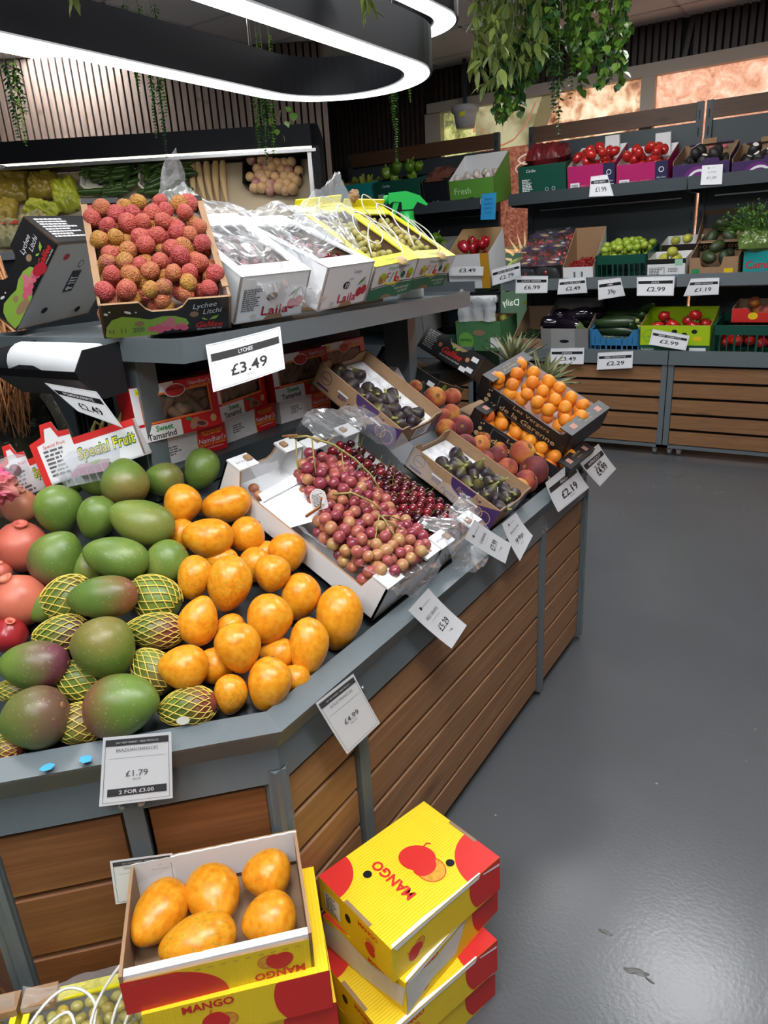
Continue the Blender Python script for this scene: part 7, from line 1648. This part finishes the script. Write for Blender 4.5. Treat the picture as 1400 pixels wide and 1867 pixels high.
# ---- left rack
def tq(o, F_, w_, h_): text(o, 'Canos', F_, w_*.30, h_*.55, h_*.24, M['red'], shear=.2); patch(o, 'vent_hole', [ell(w_*.44, h_*.2, .012, n=12), ell(w_*.62, h_*.2, .012, n=12)], F_, M['black'], .001); text(o, 'Fruta', F_, w_*.80, h_*.55, h_*.16, M['pink_p'], 15)
b = rackbox('pepper_carton', 'turquoise carton of long green peppers on the left rack', 610, 684, 336, 372, YU, 'turq', 'kraft_in', .26, 10, tq, zfix=ZU)
fillr(b, 'longp', 'long_pepper', 'pale green long pepper in the turquoise carton', 'pepper', .055, 'long peppers', 3, heap=.05, depth=.26, tilt=90, z0=.10, dz=.045)
b = rackbox('pepper_carton', 'dark green carton of green bell peppers on the left rack', 687, 770, 328, 370, YU, 'crate_green', 'black', .28, 10, dg, zfix=ZU)
fillr(b, 'bell_green', 'green_pepper', 'shiny green bell pepper in the dark green carton', 'pepper', .085, 'green bell peppers', 3, heap=.07, depth=.28, tilt=40, stem='pepper', dz=.06, z0=.13)
b = rackbox('date_tray', 'black tray of wrapped brown dates next to the garlic box', 776, 822, 325, 368, YU, 'black', 'black', .26, 14, lambda o, F_, w_, h_: text(o, 'skyline', F_, w_*.5, h_*.25, .025, M['pinkgrey']), zfix=ZU)
pillow('date_pack', 'clear wrapped pack of brown dates in the black tray', 'pack', pose(b) @ Vector((b['w']*.5, .10, b['h']+.005)), (25, 0, 0), b['w']*.85, .22, .06, f_simple('date_film', [(.3, (.05, .018, .012)), (.7, (.12, .045, .03))], 40, .2), 12)
def gr(o, F_, w_, h_): text(o, 'Fresh', F_, w_*.30, h_*.60, h_*.24, plain('pale_green_ink', (.55, .75, .40), .5)); patch(o, 'white_label', [rect(w_*.62, h_*.06, w_*.97, h_*.24)], F_, M['paper'], .001); patch(o, 'handle_hole', [ell(w_*.48, h_*.26, .035, .014, 14)], F_, M['black'], .001)
GRB = plain('fresh_green', (.10, .28, .035), .5)
b = rackbox('garlic_box', 'green box of fresh garlic at the right end of the left rack', 822, 903, 326, 366, YU, GRB, 'white', .30, 10, gr, zfix=ZU, back=1.75)
fillr(b, 'garlic', 'garlic_bulb', 'pale fresh garlic bulb in the green box', 'garlic', .055, 'garlic bulbs', 2, heap=.03)
b = rackbox('pepper_carton', 'pale carton of green peppers behind the spray bottle', 770, 816, 445, 507, YMd, GREYC, GREYC, .30, 11, zfix=ZM)
fillr(b, 'bell_green', 'green_pepper', 'dark green bell pepper in the pale carton behind the spray bottle', 'pepper', .09, 'green peppers behind the spray bottle', 2, heap=.03, tilt=40, stem='pepper')
b = rackbox('pepper_carton', 'yellow sided carton of red peppers on the left rack', 820, 895, 462, 510, YMd, 'white', 'gold', .30, 11, None, zfix=ZM, back=1.5)
patch(b, 'yellow_side', [rect(b['w']*.8, 0, b['w'], b['h'])], boxface('front', b['w'], .3, b['h']), plain('amber_print', (.62, .30, .02), .5), .001)
fillr(b, 'bell_red', 'red_pepper', 'glossy red pepper in the yellow sided carton', 'pepper', .088, 'red peppers', 3, heap=.07, tilt=40, stem='pepper', dz=.055, z0=.13)
def pp(o, F_, w_, h_): patch(o, 'printed_disc', [ell(w_*.22, h_*.35, .062, n=24)], F_, plain('leaf_green_disc', (.16, .42, .06), .5), .0007); text(o, 'PEPPERS', F_, w_*.22, h_*.36, .020, plain('deep_green_ink', (.01, .09, .03), .5), bold=.02, off=.0012); patch(o, 'handle_hole', [ell(w_*.52, h_*.62, .052, .022, 18)], F_, M['kraft_in'], .001); patch(o, 'white_label', [rect(w_*.76, h_*.12, w_*.98, h_*.46)], F_, M['paper'], .001)
b = rackbox('pepper_box', 'tall green peppers box in the base bin of the left rack', 834, 915, 585, 650, YBt, plain('sage_print', (.075, .21, .085), .5), 'kraft_in', .30, 6, pp, zfix=ZB)
fillr(b, 'guava', 'pale_pepper', 'pale pepper inside the tall green box', 'pepper', .08, 'pale peppers', 1)
b = rackbox('grey_carton', 'plain grey carton beside the shelf post in the left rack', 735, 775, 560, 640, YBt, GREYC, GREYC, .30, 6, zfix=ZB)
b = rackbox('green_carton', 'low dark green carton with a white label behind the black fruit boxes', 776, 832, 610, 645, YBt, 'crate_green', 'black', .30, 6, lambda o, F_, w_, h_: patch(o, 'white_label', [rect(.02, h_*.3, .07, h_*.8)], F_, M['paper'], .001), zfix=ZB)
# hanging bags on the left rack
hb = thing('bag_roll_holder', 'roll of clear bags hanging under the middle shelf of the left rack', 'bag roll', Yp(872, 545, 4.98)); 
MB().lathe([(.001, -.15), (.03, -.15), (.03, .15), (.001, .15)], 14).build('bag_roll', 'film_roll', hb, True, (0, 0, 0), (0, 90, 0)); MB().box((-.17, -.02, .03), (.17, .02, .05)).build('holder_bar', 'black', hb)
q_ = film_sheet('hanging_film', 'x', [[(-.15, -.03, 0), (.0, -.03, 0), (.15, -.03, 0)], [(-.15, -.035, -.16), (0, -.03, -.17), (.14, -.035, -.16)]], .015, 18, 18, 12, 'film_frost'); q_.parent = hb
for k_ in ('label', 'category'): del q_[k_]
# price cards on the racks
yq = lambda Y, *q: [Yp(a, b, Y) for a, b in q]
RC = [('avocado price card on the upper shelf lip at the right', YU-.035, [(1280,302),(1318,299),(1316,336),(1277,337)], 'AVOCADO', '£1.20'), ('plum tomato price card on the upper shelf lip', YU-.035, [(1077,322),(1107,318),(1119,357),(1074,359)], 'PLUM TOMATO', '£1.99'),
      ('cherry tomatoes price card tilted at the left of the middle shelf', YMd-.035, [(896,492),(948,478),(950,506),(898,521)], 'CHERRY VINE TOMATOES', '£2.79'), ('price card reading 6.99 below the chilli carton', YMd-.038, [(940,503),(999,503),(998,534),(940,535)], 'LONG PEPPER', '£6.99'),
      ('curled price card reading 2.49 on the middle shelf', YMd-.035, [(1020,509),(1068,504),(1071,534),(1016,537)], 'THAI RED CHILLI', '£2.49'), ('curled limes price card reading 39p', YMd-.035, [(1091,511),(1132,506),(1140,539),(1091,547)], 'LIMES', '39p'),
      ('guava price card reading 2.99 on the middle shelf', YMd-.035, [(1161,505),(1230,503),(1228,539),(1161,539)], 'GUAVA', '£2.99'), ('curled green avocado price card reading 1.19', YMd-.035, [(1260,508),(1312,506),(1310,537),(1246,540)], 'GREEN AVOCADO', '£1.19'),
      ('red pepper price card on the front of its carton', YMd-.03, [(822,473),(882,473),(881,503),(821,503)], 'RED PEPPER', '£3.49'), ('aubergine price card on the base bin rail', 4.922, [(1003,635),(1065,634),(1064,664),(1004,664)], 'AUBERGINE', '£3.49'),
      ('green courgettes price card on the base bin rail', 4.922, [(1090,643),(1154,640),(1153,671),(1088,674)], 'GREEN COURGETTES', '£2.29'), ('beef tomato price card slanting on the lime green carton', YBt-.04, [(1190,600),(1257,612),(1250,639),(1183,628)], 'BEEF TOMATO', '£2.99')]
for lab, Y, q, t_, p_ in RC: card('price_card', lab, yq(Y, *q), (logo_style(t_, p_, 'EACH') if t_ == 'AVOCADO' else band_style(t_, p_)), curl=.08 if 'curled' in lab else .0, bend=-.06 if 'curled' in lab else .03)
def note(o, mp, w_, h_):
    for k, s in enumerate(('FRESH', 'GARLIC', 'EACH', '£1.69')): text(o, s, None, w_*.5, h_*(.78-.17*k), h_*.09, plain('pen_ink', (.01, .03, .18), .5), mapf=mp, off=.001)
card('price_note', 'blue handwritten garlic note hanging from the shelf lip', yq(YU-.035, (878, 354), (905, 351), (903, 400), (876, 401)), note, paper='bluenote')
# camera-like dome on the window ledge
dm_ = thing('white_tub', 'white and grey plastic tub with a yellow label hanging at the window top', 'tub', Yp(848, 207, 5.52)); MB().lathe([(.001, -.10), (.07, -.10), (.085, -.02), (.088, .0), (.105, .01), (.105, .05), (.001, .05)], 20).build('tub_body', plain('tub_white', (.45, .45, .47), .5), dm_, True); MB().box((-.005, -.088, -.03), (.04, -.084, .01)).build('yellow_label', 'lemon', dm_)
MB().box((-.012, -.012, .05), (.012, .012, .36)).build('hanger', 'grey_dark', dm_)

# ================================================================ HANGING FOLIAGE
def leafmesh(name, L, W, mat, fold=.25, seg=4):
    v = []; f = []
    for i in range(seg+1):
        u = i/seg; w_ = W*math.sin(math.pi*(u**.8))*.5 if 0 < i < seg else .0006; x = L*u; z = -.25*L*u*u
        v += [(x, -w_, z+fold*w_), (x, 0, z), (x, w_, z+fold*w_)]
    for i in range(seg):
        for e in range(2): f.append((i*3+e, (i+1)*3+e, (i+1)*3+e+1, i*3+e+1))
    return mesh(name, v, f, mat, None, True)
LF = {'long': [leafmesh('leaf', .058, .020, 'leaf_a'), leafmesh('leaf', .046, .018, 'leaf_a')], 'round': [leafmesh('leaf', .032, .030, 'leaf_b', .15), leafmesh('leaf', .026, .024, 'leaf_c', .15)], 'bright': [leafmesh('leaf', .031, .029, 'leaf_c', .15), leafmesh('leaf', .027, .025, 'leaf_c', .15), leafmesh('leaf', .025, .023, 'leaf_b', .15)],
      'ivy': [leafmesh('leaf', .045, .045, 'leaf_c', .1)]}
def plant(label, strands, kind, depth, step, seed, maxleaf=290, jit=10, spread=65):
    rs = random.Random(seed); top = Dp(sum(s[0] for s in strands)/len(strands), -60, depth); base = Vector((top.x, top.y, CEIL_Z))
    o = thing('hanging_plant', label, 'hanging plant', base); cnt = 0
    for (x0, y0, x1, y1, dd) in strands:
        pts = []; N = max(3, int((y1-y0)/25)); a0 = Dp(x0, y0, depth+dd)
        if a0.z < CEIL_Z: pts.append(Vector((a0.x, a0.y, CEIL_Z)))
        for i in range(N+1):
            u = i/N; pts.append(Dp(x0+(x1-x0)*u+rs.uniform(-jit, jit)*u, y0+(y1-y0)*u, depth+dd))
        MB().tube([p-base for p in pts], [.0018]*(len(pts)-1)+[.0008], 5).build('stem', plain('vine_stem', (.07, .10, .03), .6), o)
        # leaves along the strand
        L = 0; q = pts[1 if a0.z < CEIL_Z else 0:]
        for i in range(len(q)-1):
            seg = (q[i+1]-q[i]); n = max(1, int(seg.length/step))
            for k in range(n):
                if cnt >= maxleaf: break
                p = q[i]+seg*(k/n)
                for side_ in (0, 1):
                    az = rs.uniform(0, 6.28)+side_*3.14; dn = R(rs.uniform(10, spread)); rot = Euler((rs.uniform(-.5, .5), dn, az)).to_matrix()
                    obj('leaf', rs.choice(LF[kind]), o, p-base, rot, rs.uniform(.75, 1.15)); cnt += 1
    return o
def SS(n, x0, x1, y0, y1a, y1b, seed, dz=.12):
    rs = random.Random(seed); return [(x0+(x1-x0)*(i+.5)/n+rs.uniform(-6, 6), y0, x0+(x1-x0)*(i+.5)/n+rs.uniform(-14, 14), rs.uniform(y1a, y1b), rs.uniform(-dz, dz)) for i in range(n)]
plant('hanging plant with long olive leaves, leftmost of the big cluster', SS(9, 862, 930, -50, 60, 160, 1)+[(878, -50, 858, 130, 0), (884, 20, 878, 178, .02)], 'long', 2.1, .024, 1, jit=14)
plant('olive-leaved plant between the leftmost one and the green round-leaved one', SS(9, 915, 985, -50, 70, 165, 31), 'long', 2.12, .024, 41, jit=14)
plant('dark round-leaved trailing plant hanging lowest in the cluster', SS(8, 890, 958, 60, 175, 242, 2, .06), 'round', 2.25, .014, 2)
plant('green round-leaved plant in the middle of the cluster', SS(10, 958, 1010, -50, 70, 160, 3), 'round', 2.2, .017, 3)
plant('green round-leaved plant right of the middle one', SS(10, 1000, 1056, -50, 60, 150, 13), 'round', 2.2, .017, 43)
plant('bright round-leaved plant second from the right of the cluster', SS(7, 1058, 1108, -50, 90, 180, 4, .08), 'bright', 2.15, .015, 4)
plant('bright round-leaved plant at the right end of the cluster', SS(7, 1108, 1150, -50, 70, 178, 5, .08), 'bright', 2.15, .015, 44)
def frond_mesh(L, w_, mat, seed):
    rs = random.Random(seed); mb = MB(); N = int(L/.011); mb.tube([(0, 0, -L*i/6) for i in range(7)], .0009, 4)
    for i in range(N):
        z = -L*(i+.5)/N; k = w_*(1-.75*(i/N)**1.5)
        for s in range(5):
            az = rs.uniform(0, 6.28); d = Vector((math.cos(az), math.sin(az), -.55))*1.15; g = Vector((-math.sin(az), math.cos(az), 0))*.0052; c = Vector((0, 0, z)); mb.add([c, c+d*k*.5+g, c+d*k, c+d*k*.5-g], [(0, 1, 2, 3)])
    return mb.mesh('frond', mat)
def fern(label, strands, depth, seed, ivy=()):
    top = Dp(strands[0][0], strands[0][1], depth); base = Vector((top.x, top.y, CEIL_Z)); o = thing('hanging_fern', label, 'hanging plant', base)
    for k, (x, y0, y1, w_, mt) in enumerate(strands):
        a, b = Dp(x, y0, depth), Dp(x+random.uniform(-6, 10), y1, depth); L = (b-a).length; obj('frond', frond_mesh(L, w_, mt, seed+k), o, a-base, (random.uniform(-4, 4), random.uniform(-4, 4), 0)); MB().tube([(a.x-base.x, a.y-base.y, 0), a-base], .0012, 4).build('stem', plain('vine_stem', (.07, .10, .03), .6), o)
    for (x, y) in ivy: obj('leaf', LF['ivy'][0], o, Dp(x, y, depth-.02)-base, Euler((random.uniform(-.6, .6), R(random.uniform(30, 80)), random.uniform(0, 6))).to_matrix(), random.uniform(.5, .8))
    return o
fern('small fern strand hanging at the far left edge', [(8, 110, 235, .028, 'leaf_b'), (22, 110, 250, .026, 'leaf_c'), (30, 120, 200, .02, 'leaf_b')], 2.5, 1)
fern('grey-green fern strand hanging in front of the chiller header', [(282, 90, 268, .022, 'leaf_b'), (272, 90, 235, .02, 'leaf_b'), (244, 90, 160, .018, 'leaf_c'), (290, 90, 200, .016, 'leaf_c')], 2.7, 5)
fern('fern and ivy cluster hanging above the turnips', [(462, 120, 255, .030, 'leaf_c'), (480, 120, 285, .028, 'leaf_b'), (472, 120, 240, .028, 'leaf_b'), (494, 120, 265, .026, 'leaf_c')], 2.8, 9, [(500, 180), (512, 200), (520, 220), (505, 235), (527, 195), (515, 245), (495, 215), (535, 205)])
fern('single fern strand hanging beyond the ring lamp tip', [(718, 150, 285, .024, 'leaf_b'), (712, 150, 225, .018, 'leaf_c'), (745, 150, 182, .014, 'leaf_c')], 3.4, 14)
fern('fern tuft hanging behind the upper ring at the top', [(225, 5, 60, .02, 'leaf_b'), (250, 5, 70, .02, 'leaf_c'), (280, 5, 75, .02, 'leaf_b'), (470, 60, 105, .02, 'leaf_c'), (490, 60, 110, .02, 'leaf_c')], 3.0, 21)
fern('fine fern fronds hanging lowest right of the middle plant', [(1020, 60, 228, .026, 'leaf_b'), (1003, 60, 190, .022, 'leaf_b'), (1046, 60, 165, .02, 'leaf_c'), (1040, -40, 90, .026, 'leaf_c')], 2.15, 33)
plant('olive leaf tip poking in at the top centre', [(668, -60, 668, 40, 0), (690, -60, 664, 20, 0)], 'long', 1.6, .028, 8)
plant('single olive leaf at the top left over the ring', [(140, -60, 140, 12, 0)], 'long', 1.5, .035, 9)

# ================================================================ PERSON AT THE LEFT EDGE
def person():
    d = 2.15
    hd_ = Dp(-52, 520, d); nk = Dp(-42, 625, d); cst = Dp(-28, 740, d); sR = Dp(62, 742, d-.02); sL = Dp(-150, 735, d+.1)
    pel = Vector((cst.x-.02, cst.y+.02, .74)); eR = Vector((sR.x-.02, sR.y+.10, sR.z-.25)); hR = Vector((eR.x-.16, eR.y+.20, eR.z+.02)); eL = Vector((sL.x-.02, sL.y+.08, sL.z-.25)); hL = Vector((eL.x+.02, eL.y+.22, eL.z-.02))
    J = [(pel, .145), (Vector((pel.x, pel.y, (pel.z+cst.z)/2)), .14), (cst, .135), (nk, .055), (hd_+Vector((0, 0, -.04)), .075), (hd_+Vector((0, 0, .06)), .085),
         (sR, .075), (eR, .052), (hR, .036), (sL, .075), (eL, .052), (hL, .036)]
    E_ = [(0, 1), (1, 2), (2, 3), (3, 4), (4, 5), (2, 6), (6, 7), (7, 8), (2, 9), (9, 10), (10, 11)]
    for s in (-1, 1):
        k = len(J); off = E1*.09*s
        J += [(pel+off+Vector((0, 0, -.08)), .095), (pel+off+Vector((0, 0, -.38)), .068), (Vector((pel.x+off.x, pel.y+off.y, .08)), .045), (Vector((pel.x+off.x, pel.y+off.y+.13, .035)), .035)]
        E_ += [(0, k), (k, k+1), (k+1, k+2), (k+2, k+3)]
    for (w_, e_) in ((8, hR-eR), (11, hL-eL)):            # five fingers per hand
        dr = e_.normalized(); sd = dr.cross(Vector((0, 0, 1))).normalized(); h0 = J[w_][0]; k = len(J); J.append((h0+dr*.06, .034)); E_.append((w_, k))
        for q in range(4):
            a = len(J); J += [(h0+dr*.10+sd*(.024*(q-1.5)), .010), (h0+dr*(.125+.01*(q in (1, 2)))+sd*(.026*(q-1.5))+Vector((0, 0, -.015)), .009), (h0+dr*.14+sd*(.026*(q-1.5))+Vector((0, 0, -.035)), .008)]; E_ += [(k, a), (a, a+1), (a+1, a+2)]
        a = len(J); J += [(h0+dr*.05+sd*.045, .011), (h0+dr*.08+sd*.06+Vector((0, 0, -.01)), .009)]; E_ += [(k, a), (a, a+1)]
    me = bpy.data.meshes.new('person'); me.from_pydata([p for p, _ in J], E_, []); o = bpy.data.objects.new('person_tmp', me); COL.objects.link(o)
    sk = o.modifiers.new('s', 'SKIN'); sk.use_smooth_shade = True; o.modifiers.new('d', 'SUBSURF').levels = 2
    for i, (_, r_) in enumerate(J): me.skin_vertices[0].data[i].radius = (r_, r_); 
    me.skin_vertices[0].data[0].use_root = True
    dg = bpy.context.evaluated_depsgraph_get(); m2 = bpy.data.meshes.new_from_object(o.evaluated_get(dg)); bpy.data.objects.remove(o)
    m2.materials.clear()
    for nm in ('camo', 'skin', 'black_cloth'): m2.materials.append(M[nm])
    for p in m2.polygons:
        c = p.center; p.use_smooth = True
        p.material_index = 1 if c.z > nk.z or (c-hR).dot((hR-eR).normalized()) > .0 and (c-hR).length < .2 or (c-hL).length < .17 and (c-hL).dot((hL-eL).normalized()) > 0 else (2 if c.z < pel.z-.10 else 0)
    base = Vector((pel.x, pel.y, 0)); m2.transform(Matrix.Translation(-base)); m2.name = 'person'
    po = obj('person', m2, None, base); tag(po, 'person in a camouflage jacket with long loose ginger hair, behind the island', 'person')
    # face on the far side
    fd = (E1*-.35+EN*.94).normalized(); rt = fd.cross(Vector((0, 0, 1))).normalized(); f0 = hd_-base
    fc = MB()
    for s in (-1, 1): fc.lathe([(.0, .012), (.009, .006), (.012, 0)], 8, 0, f0+fd*.082+rt*.032*s+Vector((0, 0, .015)))
    fc.build('eyes', 'black_cloth', po, True); MB().lathe([(.0, .02), (.008, .01), (.013, -.012)], 8, 0, f0+fd*.088+Vector((0, 0, -.015))).build('nose', 'skin', po, True); MB().lathe([(.0, .005), (.014, .003), (.022, 0)], 10, 0, f0+fd*.078+Vector((0, 0, -.055))).build('mouth', plain('lips', (.5, .2, .18), .5), po, True)
    # hair
    rs = random.Random(3); hm = MB()
    cap_ = blob('x', 'hair', ellip(.102, .102, .115, .04, 2), 20, 12); hm.add([v.co+f0+Vector((0, 0, .02))-fd*.015 for v in cap_.vertices], [tuple(p.vertices) for p in cap_.polygons])
    for k in range(330):
        a = rs.uniform(-2.4, 1.5); az = a; st = f0+Vector((math.cos(az)*.095, math.sin(az)*.095, rs.uniform(0, .08)))-fd*.01
        u = rs.random(); end = Dp(rs.uniform(-80, 58), rs.uniform(730, 800) if u > .3 else rs.uniform(650, 760), 2.0+rs.uniform(-.04, .06))-base
        m1 = Dp(rs.uniform(-40, 46), rs.uniform(580, 650), 2.0+rs.uniform(-.03, .05))-base
        pts = [st, st.lerp(m1, .5)+Vector((rs.uniform(-.01, .01), rs.uniform(-.01, .01), .01)), m1, m1.lerp(end, .5)+Vector((rs.uniform(-.012, .012), rs.uniform(-.012, .012), 0)), end]
        hm.tube(pts, [.004, .005, .0045, .0035, .001], 4)
    hm.build('hair', 'hair', po, True)
person()

# prints, labels and holes belong to the carton wall they are on (thing > part > sub-part)
_bodies = {o.parent.name: o for o in COL.objects if o.parent and o.name.split('.')[0] == 'carton_body'}
_pre = ('printed', 'lettering', 'small_print', 'white_label', 'white_print', 'vent', 'handle_hole', 'handle_slit', 'bottom_notch', 'red_corner', 'red_border', 'red_side', 'worn', 'edge_slot', 'green_', 'yellow_', 'gold_', 'orange_', 'barcode', 'navy', 'fold_line', 'end_hole', 'cut_out', 'black_band', 'pale_stripe', 'price_label', 'dashed', 'window_film', 'white_top')
for o in list(COL.objects):
    if o.parent and o.parent.name in _bodies and o.name.startswith(_pre): o.parent = _bodies[o.parent.name]
